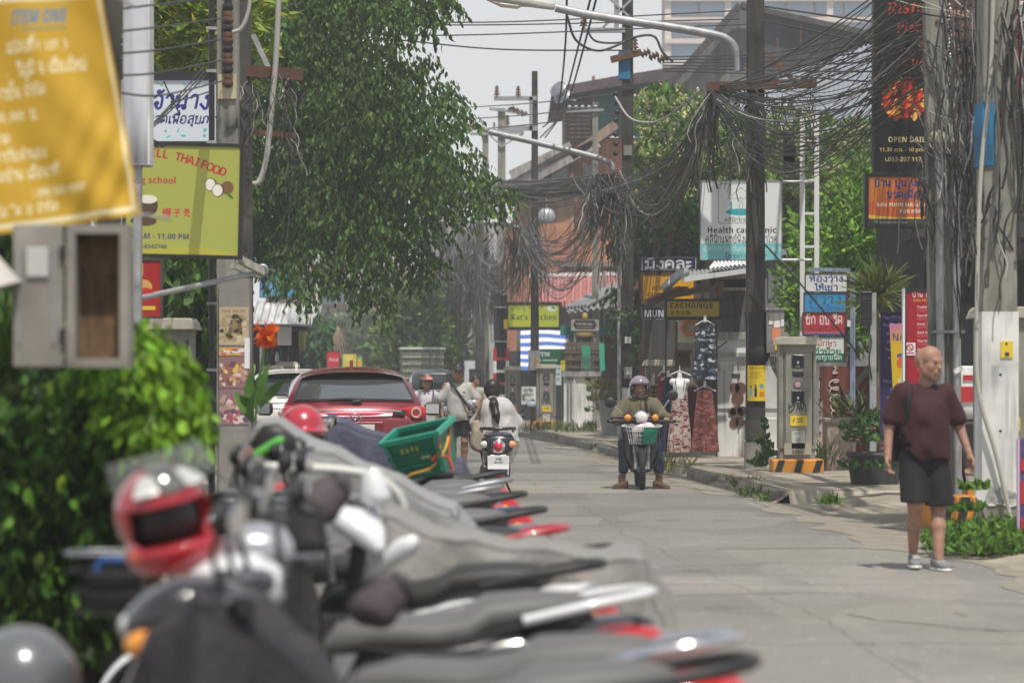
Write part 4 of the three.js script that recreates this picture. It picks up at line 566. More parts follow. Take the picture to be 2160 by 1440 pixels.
{ const t = P1, W = .35; part(t, 'painted_band', bx(W, Y(658, 28.4) - .42, W, 0, (Y(658, 28.4) + .42) / 2, 0), M.white);
  for (let i = 0; i < 6; i++) part(t, 'peeling_edge', tr(new THREE.CylinderGeometry(.07 + .04 * R(), .06, .012, 7), -.14 + i * .056, .4 + .06 * R(), W / 2, Math.PI / 2, R(), 0), M.white);
  part(t, 'blue_band', bx(.12, .6, .36, -.12, Y(285, 28.4), .004), M.blueBand); part(t, 'sticker', bx(.115, .155, .01, .06, Y(737, 28.4), W / 2 + .008), M.yellow); part(t, 'sticker_print', [bx(.04, .035, .006, .06, Y(747, 28.4), W / 2 + .014), bx(.02, .02, .006, .055, Y(725, 28.4), W / 2 + .014)], M.darkGrey);
  for (const y of [790, 908]) part(t, 'bolt', sp(.014, 0, Y(y, 28.4), W / 2, 1, 1, .5, 8), M.black);
  part(t, 'conduit', tb([[-.02 - .05, 5.6, .22], [-.1, 4.4, .2], [-.2, 3.4, .22], [-.24, 2, .24], [-.22, 1.4, .25], [-.05, .8, .25], [.13, 0, .24]], .022, 60, 8), mk([.45, .43, .38], .7)); }
const P2 = pole('utility_pole', 'pale grey concrete pole carrying two steel conduits', 1990, 31, .235, -160, M.pole, { ry: 0, lean: -.1, taper: .95 });
{ const t = P2, d = 31; for (const [x, y, c] of [[1975, 300, 1978], [2010, 305, 2012]]) { const xx = X(x, d) - X(1990, d), x2 = X(c, d) - X(1990, d); part(t, 'conduit', cy([x2 + .02, .05, .2], [xx, Y(y, d), .2], .042, .042, 14), M.galv); const hd = tr(new THREE.SphereGeometry(.11, 16, 10, 0, 6.3, 0, 1.7), xx, Y(y - 4, d), .2, .5, 0, 0, [1, .8, 1]); part(t, 'weatherhead', hd, mk([.3, .27, .2], .7)); for (let i = 0; i < 4; i++) part(t, 'service_wire', tb([[xx + .02 * i - .03, Y(y + 6, d), .27], [xx + .05 * i - .05, Y(y + 26, d), .3], [xx - .12 + .1 * i, Y(y + 5 - 20 * i, d), .3]], .008, 14, 5), M.wireLight); } for (const y of [430, 700]) part(t, 'strap', bx(.32, .03, .3, .03, Y(y, d), .1), M.steel);
  for (const y of [48, 180]) part(t, 'bolt_hole', tr(new THREE.CylinderGeometry(.018, .018, .02, 10), -.08, Y(y, d), .12, Math.PI / 2), M.rust); part(t, 'tag', bx(.1, .05, .01, .12, Y(780, d), .26, 0, 0, .5), M.whiteClean); }
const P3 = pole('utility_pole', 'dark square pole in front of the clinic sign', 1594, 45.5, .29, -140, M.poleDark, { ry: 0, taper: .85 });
{ const t = P3, d = 45.5, x0 = X(1594, d), q = (px, py, z = 0) => [X(px, d) - x0, Y(py, d), z]; part(t, 'crossarm', bar(q(1490, 186, .2), q(1720, 178, .2), .12, .14), M.rust); part(t, 'brace', bar(q(1620, 120, .2), q(1680, 182, .2), .04, .06), M.rust); part(t, 'brace', bar(q(1505, 190, .2), q(1500, 280, .2), .08, .06), M.poleDark);
  part(t, 'rubber_wrap', [new THREE.CylinderGeometry(.19, .17, .66, 14).translate(.03, Y(705, d), .02), sp(.18, .03, Y(748, d), .06)], M.rubber); part(t, 'base_collar', bx(.32, .58, .31, 0, .27, 0), M.conc); part(t, 'dark_band', bx(.305, .3, .305, 0, .75, 0), M.concDark);
  part(t, 'hanging_box', bx(.16, .5, .14, X(1663, d) - x0, Y(310, d), .1), M.black); part(t, 'hanging_box', bx(.18, .44, .14, X(1664, d) - x0, Y(340, d), .1), M.black); part(t, 'bracket', bar(q(1670, 210, .1), q(1664, 250, .1), .06, .06), M.steel);
  part(t, 'yellow_notice', tr(new THREE.PlaneGeometry(.27, .54), 0, Y(808, d), .18), printMat(128, 256, (c, w, h) => { fill(c, '#e2c321', 0, 0, w, h); text(c, 'HIS & HER', w / 2, 26, 'italic bold 20px serif', '#5d5220'); for (let i = 0; i < 6; i++) fill(c, 'rgba(90,80,30,.6)', 16, 44 + i * 9, w - 32 - (i % 3) * 14, 3); c.fillStyle = '#6fa3b8'; c.beginPath(); c.ellipse(100, 150, 16, 18, 0, 0, 7); c.fill(); c.fillStyle = '#d77b1c'; c.fillRect(86, 190, 34, 36); c.fillStyle = '#20242c'; c.fillRect(50, 160, 18, 66); c.fillRect(52, 140, 13, 16); c.fillStyle = '#7fb3c9'; c.fillRect(16, 164, 20, 60); c.fillStyle = '#20242c'; c.fillRect(18, 146, 13, 14); }), { keepUV: true }); }
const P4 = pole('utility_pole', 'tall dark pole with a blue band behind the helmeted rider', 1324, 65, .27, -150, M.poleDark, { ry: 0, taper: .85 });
{ const t = P4, d = 65, x0 = X(1324, d), q = (px, py, z = 0) => [X(px, d) - x0, Y(py, d), z]; part(t, 'blue_band', bx(.25, S(60, d), .25, X(1317, d) - x0, Y(138, d), .03), M.blueBand); for (const [y0, y1, a, b] of [[66, 10, 1226, 1310]]) part(t, 'crossarm', bar(q(a, y0, .2), q(b + 8, y0, .2), .12, .1), M.galv); part(t, 'crossarm_post', bar(q(1300, -10, .15), q(1300, 70, .15), .1, .1), M.galv); part(t, 'brace', bar(q(1270, 62, .2), q(1330, 2, .2), .04, .05), M.galv); part(t, 'brace', bar(q(1275, -10, .2), q(1330, 40, .2), .04, .05), M.galv);
  part(t, 'insulator', insul(v3(q(1231, 62, .2)), .36, .09), M.rust); part(t, 'insulator', insul(v3(q(1339, 116, .2)), .36, .09), M.rust); part(t, 'timber_arm', bar(q(1288, 128, .2), q(1352, 112, .2), .14, .14), M.rust);
  for (let i = 0; i < 3; i++) part(t, 'strain_insulator', tr(lathe([[.01, 0], [.1, .04], [.03, .08], [.1, .12], [.03, .16], [.1, .2], [.01, .24]], 12), ...q(1350 + i * 18, 118 + i * 6, .2), 0, 0, -1.2), M.rust);
  for (const y of [200, 218, 238, 255, 285, 305, 325]) part(t, 'spool_insulator', sp(.06, ...q(1298 + (y % 5), y, .2), 1, 1, 1, 8), M.black); part(t, 'number_plate', bx(.18, .22, .03, 0, Y(318, d), .16), M.conc); part(t, 'dark_wrap', bx(.3, S(60, d), .3, 0, Y(706, d), 0), M.black); part(t, 'number_plate', bx(.13, .14, .02, .0, Y(717, d), .17), M.whiteClean); part(t, 'meter', [bx(.17, .26, .12, 0, Y(786, d), .2), sp(.07, 0, Y(790, d), .26)], M.galv); part(t, 'notice_board', bx(.22, .3, .03, -.02, Y(832, d), .18), mk([.5, .5, .5], .6)); part(t, 'conduit', cy(q(1306, 560, .1), q(1306, 930, .1), .04), M.galv); }
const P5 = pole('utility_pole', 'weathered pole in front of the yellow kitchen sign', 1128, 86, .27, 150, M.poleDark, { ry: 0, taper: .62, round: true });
{ const t = P5, d = 86, x0 = X(1128, d), q = (px, py, z = 0) => [X(px, d) - x0, Y(py, d), z]; part(t, 'crossarm', bar(q(1042, 208, .1), q(1132, 208, .1), .1, .12), M.galv); part(t, 'crossarm', bar(q(1060, 271, .1), q(1135, 271, .1), .1, .14), M.galv); part(t, 'crossarm_post', bar(q(1120, 205, .1), q(1120, 275, .1), .1, .1), M.galv); for (const [x, y] of [[1048, 204], [1093, 205], [1070, 266]]) part(t, 'insulator', insul(v3(q(x, y, .1)), .32, .09), M.rust);
  part(t, 'meter_wrap', bx(.34, S(42, d), .3, -.02, Y(760, d), .1), M.galv); part(t, 'sticker', bx(.1, .26, .02, .05, Y(768, d), .28), M.orange); part(t, 'dark_box', bx(.32, S(30, d), .3, 0, Y(800, d), .08), M.black);
  part(t, 'small_sign', bx(.42, S(38, d), .04, X(1115, d) - x0, Y(834, d), .3), M.whiteClean); part(t, 'small_sign_print', tr(new THREE.PlaneGeometry(.4, S(36, d)), X(1115, d) - x0, Y(834, d), .325), printMat(128, 160, (c, w, h) => { fill(c, '#dcdedb', 0, 0, w, h); script(c, 'ซักรีด', 22, 44, 22, '#333', 'l', 2); script(c, 'ให้เช่า', 22, 84, 22, '#333', 'l', 2); fill(c, '#4d7d4a', 6, 70, 22, 60); c.fillStyle = '#555'; c.beginPath(); c.arc(104, 126, 14, 0, 7); c.fill(); text(c, 'XYW 123', 60, 128, 'bold 18px sans-serif', '#555'); }), { keepUV: true }); part(t, 'pipe', cy(q(1136, 860, .2), q(1136, 918, .2), .06), M.cream); }
const P6 = pole('utility_pole', 'pale concrete pole behind the weathered pole', 1058, 104, .33, 228, M.pole, { ry: 0, taper: .8 });
{ const d = 104, x0 = X(1058, d), q = (px, py, z = 0) => [X(px, d) - x0, Y(py, d), z]; part(P6, 'crossarm', bar(q(1032, 230, .2), q(1110, 240, .2), .1, .1), M.galv); part(P6, 'crossarm', bar(q(1020, 276, .2), q(1105, 280, .2), .12, .12), M.galv); for (const x of [1030, 1105]) part(P6, 'brace', bar(q(x, 282, .2), q(1058, 310, .2), .05, .05), M.galv); for (let i = 0; i < 4; i++) part(P6, 'strain_insulator', tr(lathe([[.01, 0], [.1, .04], [.03, .08], [.1, .12], [.03, .16], [.1, .2], [.01, .24]], 10), ...q(1072 + i * 9, 232 + i * 4, .2), 0, 0, -1.2), M.rust); }
const far = [[1024, 120, .3, 285, M.pole, 'pale pole with transformer arms half hidden behind the fig tree'], [1012, 108, .34, 430, M.concDark, 'short stained pole beside the red and white guard'], [970, 122, .3, 400, M.pole, 'grey pole second from the round tree, hung with slack wires'], [932, 116, .28, 420, M.concDark, 'dark pole nearest the round tree, hung with slack wires'], [775, 190, .3, 560, M.pole, 'thin hazy pole at the far end of the street'], [1256, 92, .22, 215, M.pole, 'slim pale pole before the teal screen of the brown house']];
for (const [x, d, w, top, m, l] of far) { const t = pole('utility_pole', l, x, d, w, top, m, { ry: 0 }); if (x === 1024) { part(t, 'crossarm', bar([-.6, Y(262, d) - .4, .2], [.5, Y(262, d) - .4, .2], .1, .1), M.galv); for (let i = 0; i < 3; i++) part(t, 'insulator', insul(V(-.55 + i * .45, Y(268, d) - .2, .2), .4, .08), M.rust); } if (x === 1256) { part(t, 'crossarm', bar([-.9, Y(235, d), .1], [.25, Y(232, d), .1], .08, .08), M.galv); for (let i = 0; i < 5; i++) part(t, 'insulator', sp(.07, -.8 + i * .2, Y(232, d) + .08, .1, 1, 1, 1, 8), M.galv); } }
const L1 = pole('utility_pole', 'square pole carrying a column of dark insulators at upper left', 481, 29.5, .215, -150, M.pole, { ry: 0, taper: .95 });
{ const d = 29.5; for (const y of [55, 85, 125, 150, 180]) { } for (let i = 0; i < 8; i++) part(L1, 'insulator', tr(lathe([[.02, 0], [.05, .02], [.055, .06], [.03, .09], [.055, .12], [.02, .15]], 14), .01, Y(28 + i * 22 + (i % 2) * 6, d), .15), i % 2 ? M.rust : M.black); part(L1, 'pale_plate', bx(.18, .24, .02, 0, Y(185, d), .12), mk([.5, .45, .3], .7)); }
const L2 = pole('utility_pole', 'round-edged pole covered with posters beside the black post', 505, 31.5, .3, -150, M.concDark, { ry: 0, taper: .72 });
{ const d = 31.5, x0 = X(505, d), q = (px, py, z = 0) => [X(px, d) - x0, Y(py, d), z]; part(L2, 'crossarm', bar(q(522, 152, .1), q(640, 160, .1), .11, .12), M.rust); part(L2, 'brace', bar(q(535, 75, .1), q(570, 150, .1), .04, .05), M.galv); part(L2, 'crossarm', bar(q(535, 280, .1), q(625, 288, .1), .05, .06), M.rust); }
{ part(L1, 'lower_sleeve', bx(.3, 2.55, .3, .07, 1.25, 0), M.conc);
  const jig = (seed, bg, cols, tt) => (c, w, h) => { const r = rng(seed); fill(c, bg, 0, 0, w, h); for (let i = 0; i < 70; i++) { c.fillStyle = cols[r() * cols.length | 0]; c.beginPath(); c.ellipse(12 + r() * (w - 24), 40 + r() * (h - 60), 5 + r() * 14, 5 + r() * 12, r() * 3, 0, 7); c.fill(); } if (tt) { fill(c, bg, 6, 6, w - 12, 26); text(c, tt, w / 2, 26, 'bold 20px serif', '#7a5b30'); } };
  const post = (y0, y1, draw) => part(L1, 'poster', tr(new THREE.PlaneGeometry(.29, S(y1 - y0, 29.5)), X(496, 29.5) - X(481, 29.5), Y((y0 + y1) / 2, 29.5), .156), printMat(128, 170, draw, .6), { keepUV: true });
  post(648, 728, jig(1, '#b9a78a', ['#6b5a3e', '#c9bb98', '#8d7a54', '#42361f', '#a3926b'], 'THE MENU')); post(733, 750, jig(4, '#d09b2e', ['#2e6fb0', '#e8b33a', '#c4452e', '#ddd'], '')); post(752, 818, jig(2, '#8d6b66', ['#b08b82', '#d9b34a', '#6e4453', '#d7c3b8', '#925b54'], '')); post(820, 895, jig(3, '#8a6a72', ['#b28f86', '#a14d5e', '#5e4663', '#d7c3b8', '#c99a83'], ''));
  part(L1, 'paper_strip', bx(.05, .3, .01, .2, Y(745, 29.5), .157), M.whiteClean);  }
const L3 = thing('black_post', 'slim black post running up beside the poster-covered pole', 'post', [X(446, 30.6), 0, -30.6]); part(L3, 'shaft', cy([0, 0, 0], [0, Y(-120, 30.6), 0], .034, .03, 12), M.black); part(L3, 'cable_box', bx(.13, .5, .12, .02, Y(850, 30.6), .06), M.black); part(L3, 'clamp', [60, 150, 300, 640, 780].map((y) => bx(.1, .03, .1, 0, Y(y, 30.6), 0)), M.galv);
const L4 = pole('utility_pole', 'dark pole behind the yellow auction banner', 236, 12.6, .08, -400, M.concDark, { ry: 0, taper: 1 });
// street lamps on their arms
function lamp(label, host, pts, hx, hy, d, k) {
  const t = thing('street_lamp', label, 'street lamp', [0, 0, 0]);
  part(t, 'arm', tb(pts.map(([x, y]) => P(x, y, d)), .045 * k, 60, 10), M.galv);
  const b = P(hx, hy, d), L = S(pts[pts.length - 1][0] - hx, d), tilt = Math.atan2(pts[pts.length - 1][1] - hy, pts[pts.length - 1][0] - hx) * -1;
  const g = loft([[0, 0, .02, .02], [.05 * L, 0, .12, .05], [.25 * L, .01, .16, .075], [.5 * L, .015, .15, .08], [.6 * L, .02, .1, .075], [.62 * L, .02, .075, .07], [.95 * L, .02, .065, .065], [L, .02, .055, .055]], 18);
  part(t, 'lamp_head', tr(g, b.x, b.y, b.z, 0, 0, tilt), mk([.62, .6, .55], .5, { map: tGrime, rs: 1 }));
  part(t, 'lens', tr(loft([[.03 * L, -.03, .05, .01], [.25 * L, -.075, .14, .035], [.48 * L, -.07, .13, .03], [.56 * L, -.03, .06, .01]], 18), b.x, b.y, b.z, 0, 0, tilt), mk([.75, .7, .58], .3, { clearcoat: .6 }));
  return t;
}
lamp('street lamp with long curved arm at the top of the picture', 0, [[1560, 150], [1556, 116], [1540, 88], [1505, 73], [1400, 55], [1250, 32], [1172, 16]], 1022, -6, 45.8, 1.5);
lamp('street lamp whose long arm reaches the fig tree from the blue-banded pole', 0, [[1294, 360], [1290, 348], [1276, 338], [1240, 327], [1150, 305], [1062, 285], [1032, 278]], 968, 256, 65.4, 1.5);
lamp('small far street lamp low behind the fig tree', 0, [[1110, 500], [1104, 486], [1085, 478], [1030, 470], [965, 464]], 920, 458, 87, 1.3);
// utility cabinets
function cabinet(label, px0, px1, yTop, yBase, d, o = {}) {
  const W = S(px1 - px0, d), t = thing('utility_cabinet', label, 'utility cabinet', [X((px0 + px1) / 2, d), o.y0 ?? .12, -d], o.ry ?? 0, 'grey-beige utility cabinets'), H = Y(yTop, d) - (o.y0 ?? .12), D = .4, b = o.base ?? .24;
  part(t, 'body', rb(W * .84, H - b - .2, D, .015, 0, b + .12 + (H - b - .2) / 2, 0), M.cabinet); part(t, 'plinth', bx(W * .8, .16, D * .9, 0, b + .06, 0), M.conc);
  const cp = extr([[-W / 2, 0], [W / 2, 0], [W / 2 - .03, .07], [W / 2 - .06, .1], [-W / 2 + .06, .1], [-W / 2 + .03, .07]], D + .16, .01); part(t, 'cap', tr(cp, 0, H - .1, 0), M.cabCap);
  const z = D / 2; part(t, 'door', rb(W * .6, H - b - .42, .03, .01, W * .02, b + .2 + (H - b - .42) / 2, z + .01), M.cabinet); part(t, 'door_gap', [bx(.012, H - b - .4, .01, -W * .31, b + .2 + (H - b - .42) / 2, z + .006), bx(.012, H - b - .4, .01, W * .34, b + .2 + (H - b - .42) / 2, z + .006)], M.darkGrey);
  for (const x of [-.36, -.4, .385]) part(t, 'rib', bx(.02, H - b - .3, .03, W * x, b + .1 + (H - b - .2) / 2, z), M.cabinet);
  const win = (y, h, w = .3, c = M.glassDark) => part(t, 'meter_window', rb(W * w, h, .035, .02, W * .0, y, z + .02), c); win(H - .35, .2); win(H - .35 - .52, .2); win(H - .53, .09, .26, M.black); for (const y of [H - .35, H - .87]) part(t, 'meter_dial', [sp(.018, .0, y - .02, z + .04, 1, 1.4, .4, 8), bx(.06, .012, .006, 0, y - .075, z + .04)], M.galv);
  part(t, 'round_badge', [tr(new THREE.TorusGeometry(.055, .012, 6, 20), 0, H - .68, z + .03)], mk([.12, .1, .3], .6)); part(t, 'badge_face', tr(new THREE.CylinderGeometry(.045, .045, .01, 18), 0, H - .68, z + .03, Math.PI / 2), mk([.5, .3, .22], .6));
  part(t, 'warning_plate', bx(W * .38, .15, .01, .01, H - 1.22, z + .03), M.yellow); part(t, 'warning_plate_print', [bx(.012, .06, .005, -.06, H - 1.21, z + .037, 0, 0, -.4), bx(.1, .012, .005, .03, H - 1.19, z + .037), bx(.09, .012, .005, .03, H - 1.23, z + .037)], M.darkGrey);
  if (H > 1.6) part(t, 'paper_notice', tr(new THREE.PlaneGeometry(W * .3, .26), .005, H - 1.5, z + .03), PN, { keepUV: true });
  const gr = (pts, r = .006) => part(t, 'graffiti_stroke', tb(pts.map(([a, c]) => [a, c, z + .032]), r, pts.length * 6, 4), M.black); gr([[-.13, H - .97], [-.12, H - 1.09], [-.05, H - 1.02], [-.06, H - .98], [-.12, H - 1.02]]); gr([[-.02, H - 1.08], [0, H - .98], [.02, H - 1.07], [.04, H - .97], [.06, H - 1.08], [.1, H - .96], [.12, H - 1.1]]);
  if (!o.noBase) { part(t, 'striped_base', rb(W * 1.16, b, D + .2, .03, 0, b / 2 - .02, 0), M.orange); for (let i = 0; i < 3; i++) part(t, 'black_stripe', extr([[-.11, -b / 2], [0.01, -b / 2], [.1, b / 2], [-.02, b / 2]].map(([a, c]) => [a * .8, c * .9]), .012).translate(-W * .42 + i * W * .43, b / 2 - .02, D / 2 + .104), M.black); }
  return t;
}
const PN = printMat(128, 128, (c, w, h) => { fill(c, '#b9bcb4', 0, 0, w, h); for (let i = 0; i < 5; i++) script(c, ['รับทำป้าย', 'ไฟ', 'ซักรีด', 'โทร', 'ให้เช่า'][i], w / 2, 26 + i * 23, 13, '#4a5160', 'c', 1.6); });
const fiat = cabinet('tall grey-beige utility cabinet on a striped base beside the white wall', 1634, 1727, 712, 1017, 44, { y0: .13 });
part(fiat, 'plinth_lettering', tr(new THREE.PlaneGeometry(.4, .17), 0, .37, .23), printMat(128, 56, (c, w, h) => { fill(c, '#a29f8d', 0, 0, w, h); text(c, 'FIAT', 64, 26, 'bold 28px sans-serif', '#222'); text(c, '500V', 64, 52, 'bold 26px sans-serif', '#222'); }), { keepUV: true });
cabinet('distant utility cabinet on a striped base behind the weathered pole', 1128, 1176, 769, 905, 83, { y0: .1 });
cabinet('distant utility cabinet half hidden by the red and white guard', 1062, 1100, 773, 900, 88, { y0: .1 });
cabinet('utility cabinet standing behind the burger poster and mannequin', 1356, 1424, 760, 960, 58, { y0: .12 });
cabinet('left of two utility cabinets under the white awning', 556, 598, 772, 900, 64, { noBase: 1, y0: .05 });
cabinet('right of two utility cabinets under the white awning', 582, 630, 764, 900, 65.5, { noBase: 1, y0: .05 });
cabinet('blurred utility cabinet behind the leafy hedge', 298, 418, 674, 1100, 31, { noBase: 1, y0: .02 });
cabinet('utility cabinet on a striped base directly behind the white painted pole', 2046, 2190, 650, 1130, 31.5, { y0: .12, ry: -.05, base: .3 });
{ // striped kerb blocks by the walker, meter box, black signal box post, guard post
  const b = thing('striped_block', 'orange and black striped concrete block behind the walking man', 'barrier block', [X(2010, 30), .02, -30.2], .35); part(b, 'body', rb(.5, .34, .42, .03, 0, .17, 0), M.orange); for (let i = 0; i < 3; i++) part(b, 'black_stripe', extr([[-.06, -.16], [.04, -.16], [.11, .16], [.01, .16]], .012).translate(-.17 + i * .18, .17, .215), M.black);
  const m = thing('meter_box', 'grey steel meter box fixed to the dark pole above the cabinet', 'meter box', [X(1634, 45.4), Y(745, 45.4), -45.3]); part(m, 'body', rb(.27, .66, .2, .015, 0, .33, 0), mk([.3, .29, .27], .6, { map: tGrime })); part(m, 'lid', bx(.3, .03, .24, 0, .67, 0), M.galv); part(m, 'notice', bx(.13, .2, .01, .01, .28, .106), mk([.7, .25, .12], .6)); part(m, 'torn_paper', [bx(.1, .1, .008, .02, .44, .105, 0, 0, .1), bx(.05, .1, .008, .1, .46, .105), bx(.06, .05, .008, -.07, .46, .105)], M.whiteClean); part(m, 'lower_sticker', bx(.1, .08, .008, .04, .09, .105), M.yellow); for (let i = 0; i < 6; i++) part(m, 'hanging_wire', tb([[-.08 + .03 * i, 0, 0], [-.05 + .02 * i, -.2, .02], [.02 + .03 * i, -.35 - .04 * i, .05], [.1, -.55 - .05 * i, .05]], .009, 16, 5), M.wire);
  const g = thing('grey_post', 'pale grey steel post with a black box near its top', 'post', [X(1842, 41), .1, -41]); part(g, 'shaft', bx(.085, Y(617, 41) - .1, .085, 0, (Y(617, 41) - .1) / 2, 0), M.galv); part(g, 'signal_box', [rb(.155, .46, .16, .02, -.1, Y(650, 41) - .1, .03), rb(.17, .05, .18, .02, -.1, Y(618, 41) - .1, .03)], M.black); part(g, 'signal_box_louvre', Array.from({ length: 7 }, (_, i) => bx(.13, .012, .02, -.1, Y(632 + i * 6, 41) - .1, .12)), M.darkGrey); part(g, 'wire', tb([[-.06, Y(685, 41) - .1, 0], [-.03, Y(720, 41) - .1, .05], [-.06, Y(760, 41) - .1, .06], [-.02, Y(800, 41) - .1, .05]], .012, 20, 5), M.black);
  const w = thing('guard_frame', 'black pipe post inside a red and white banded steel guard', 'barrier post', [X(1057, 90), .05, -90]), d = 90, y = (p) => Y(p, d) - .05; part(w, 'post', [cy([-.1, 0, 0], [-.1, y(618), 0], .11), cy([.09, 0, -.1], [.09, y(622), -.1], .1)], M.black); part(w, 'strap', [[648], [720]].map(([p]) => bx(.46, .04, .4, 0, y(p), 0)), M.galv); part(w, 'yellow_plate', bx(.12, S(20, d), .03, .14, y(684), .12), M.yellow);
  for (let i = 0; i < 5; i++) { const m2 = i % 2 ? M.whiteClean : M.red, a = y(735 + i * 26), c = y(735 + (i + 1) * 26); for (const s of [-1, 1]) part(w, 'guard_band', bx(.1, a - c, .1, s * .19, (a + c) / 2, .2), m2); part(w, 'guard_bar', bx(.48, .09, .08, 0, c + .06, .2), i % 2 ? M.whiteClean : M.red); }
  const s = thing('satellite_dish', 'round grey satellite dish hung among the wires before the brown house', 'satellite dish', P(1153, 456, 88), 0); part(s, 'dish', tr(new THREE.SphereGeometry(.27, 24, 10, 0, 6.3, 0, 1.25), 0, 0, -.1, 1.35, .2, 0, [1, .55, 1]), mk([.4, .42, .45], .4, { metalness: .4 })); part(s, 'bracket', cy([0, 0, 0], [0, .6, -.2], .03), M.steel);
  for (const [px, py, l] of [[1180, 190, 'upper of two satellite dishes at the roof corner'], [1188, 206, 'lower of two satellite dishes at the roof corner']]) { const q = thing('satellite_dish', l, 'satellite dish', P(px, py, 114), .5); part(q, 'dish', tr(new THREE.SphereGeometry(.42, 24, 10, 0, 6.3, 0, 1.0), 0, 0, 0, .5, 0, .9, [1, .45, 1]), M.steel); part(q, 'arm', cy([0, 0, 0], [.5, -.1, .1], .04), M.galv); }
}
// cables
function cable(a, b, sag, r, seg = 14) { a = v3(a); b = v3(b); const p = []; for (let i = 0; i <= seg; i++) { const t = i / seg, q = a.clone().lerp(b, t); q.y -= sag * 4 * t * (1 - t); p.push(q); } return new THREE.TubeGeometry(new THREE.CatmullRomCurve3(p), seg, r, 4); }
const CM = [M.wire, M.wireGrey, M.wire, M.wire, M.wireGrey, M.wireGrey, M.wireLight];
// run [from px,py,d, to px,py,d, spread a, spread b, sag range, count, radius]
function bundle(label, seed, runs, o = {}) {
  const t = thing('cable_bundle', label, 'cables', [0, 0, 0], 0), r = rng(seed);
  for (const [x0, y0, d0, x1, y1, d1, s0, s1, g0, g1, n, rad = .012] of runs) for (let i = 0; i < n; i++) {
    const a = P(x0 + (r() - .5) * s0 * .8, y0 + (r() - .5) * s0, d0 + (r() - .5) * .4), b = P(x1 + (r() - .5) * s1 * .8, y1 + (r() - .5) * s1, d1 + (r() - .5) * .4);
    part(t, 'cable', cable(a, b, lerp(g0, g1, Math.pow(r(), 1.6)), rad * lerp(.6, 1.3, r()), 16), CM[r() * CM.length | 0]);
  }
  return t;
}
bundle('thick sagging bundle of grey cables between the two dark poles', 101, [[1510, 192, 45.7, 1300, 385, 64.5, 22, 60, .3, 1.5, 26, .009], [1500, 250, 45.7, 1290, 400, 64.5, 60, 70, .1, .9, 10, .008]]);
bundle('fan of cables from the dark pole crossarm up to the right poles', 102, [[1520, 188, 45.6, 1985, 20, 31, 24, 240, .1, .7, 30, .008], [1640, 184, 45.6, 1990, -40, 31, 24, 200, .1, .5, 14, .008], [1500, 190, 45.6, 1975, 130, 31, 20, 140, .6, 1.2, 12, .008]]);
bundle('low sagging loops of cable before the plumeria', 103, [[1505, 205, 45.6, 1900, 110, 34, 30, 90, .8, 1.4, 13, .008], [1600, 270, 45.4, 1900, 120, 34, 90, 90, .5, 1.1, 8, .007], [1590, 300, 45.4, 1690, 260, 44, 40, 60, .1, .4, 10, .007]]);
bundle('sagging bundle between the blue-banded pole and the weathered pole', 104, [[1275, 400, 64.6, 1110, 490, 85, 70, 40, .9, 2, 34, .011], [1285, 460, 64.8, 1120, 500, 85, 60, 60, .5, 1.4, 12, .01]]);
bundle('level sheaf of dark cables crossing left from the blue-banded pole', 105, [[1290, 385, 64.6, 930, 395, 112, 46, 60, .05, .5, 46, .014], [1290, 380, 64.6, 1080, 400, 86, 40, 40, .05, .4, 20]]);
bundle('slack grey wires strung between the far poles', 106, [[1110, 500, 86, 1020, 560, 106, 50, 80, .4, 1.6, 40], [1020, 520, 108, 935, 560, 116, 60, 80, .3, 1.5, 40], [970, 540, 120, 935, 640, 116, 80, 120, .2, .9, 24], [935, 560, 116, 775, 600, 190, 50, 40, .5, 2.5, 16]]);
bundle('wires falling from the dark pole to the clothes shop', 107, [[1500, 196, 45.6, 1440, 390, 57, 10, 50, .1, .5, 26], [1500, 200, 45.6, 1350, 470, 64, 16, 80, .2, .8, 18]]);
bundle('cables crossing behind the black restaurant sign', 108, [[1960, 60, 31, 2400, -60, 29, 200, 160, .2, .8, 16, .009], [1990, 200, 31, 2130, 300, 28.6, 200, 260, .1, .6, 14, .008], [2010, 330, 31, 2110, 480, 28.2, 160, 160, .1, .5, 12, .008]]);
function hangers(label, seed, list) {   // wire tangles that fall round a pole
  const t = thing('cable_tangle', label, 'cables', [0, 0, 0]), r = rng(seed), gs = [[], [], []];
  for (const [x, y, d, w, h, n, rad = .011] of list) for (let i = 0; i < n; i++) {
    const a = P(x + (r() - .5) * w, y + (r() - .5) * h * .3, d + (r() - .5) * .5), p = [a]; let q = a.clone(), dx = (r() - .5) * S(w, d) * .35; const L = S(h, d) * lerp(.4, 1, r()), k = 6, curl = r() < .3;
    for (let j = 1; j <= k; j++) { q = q.clone(); q.x += dx * (1 - j / k) + (r() - .5) * .1; q.z += (r() - .5) * .12; q.y -= curl && j > 3 ? -L / k * .9 : L / k; p.push(q); if (curl && j > 3) q.x += dx * .6; }
    gs[[0, 0, 0, 1, 1, 1, 1, 2][r() * 8 | 0]].push(tb(p, rad * lerp(.6, 1.3, r()), 14, 4));
  }
  gs.forEach((g, i) => g.length && part(t, 'wire_strands', g, [M.wire, M.wireGrey, M.wireLight][i], { kind: 'stuff' }));
  return t;
}
hangers('dark tangle of coiled cables clinging to the blue-banded pole', 111, [[1285, 385, 64.6, 80, 130, 110, .009], [1300, 470, 64.6, 50, 150, 40, .008], [1270, 400, 64.5, 60, 100, 60, .012]]);
hangers('tangle of pale wires falling round the weathered pole', 112, [[1105, 480, 85.7, 70, 170, 80, .009], [1128, 540, 85.6, 50, 110, 40, .009], [1090, 500, 85.8, 50, 130, 40, .009]]);
hangers('curtain of slack wires hanging from the far poles', 113, [[955, 510, 114, 90, 260, 130], [1000, 540, 109, 80, 260, 100], [930, 600, 115.5, 50, 260, 60], [1035, 560, 103, 60, 160, 50]]);
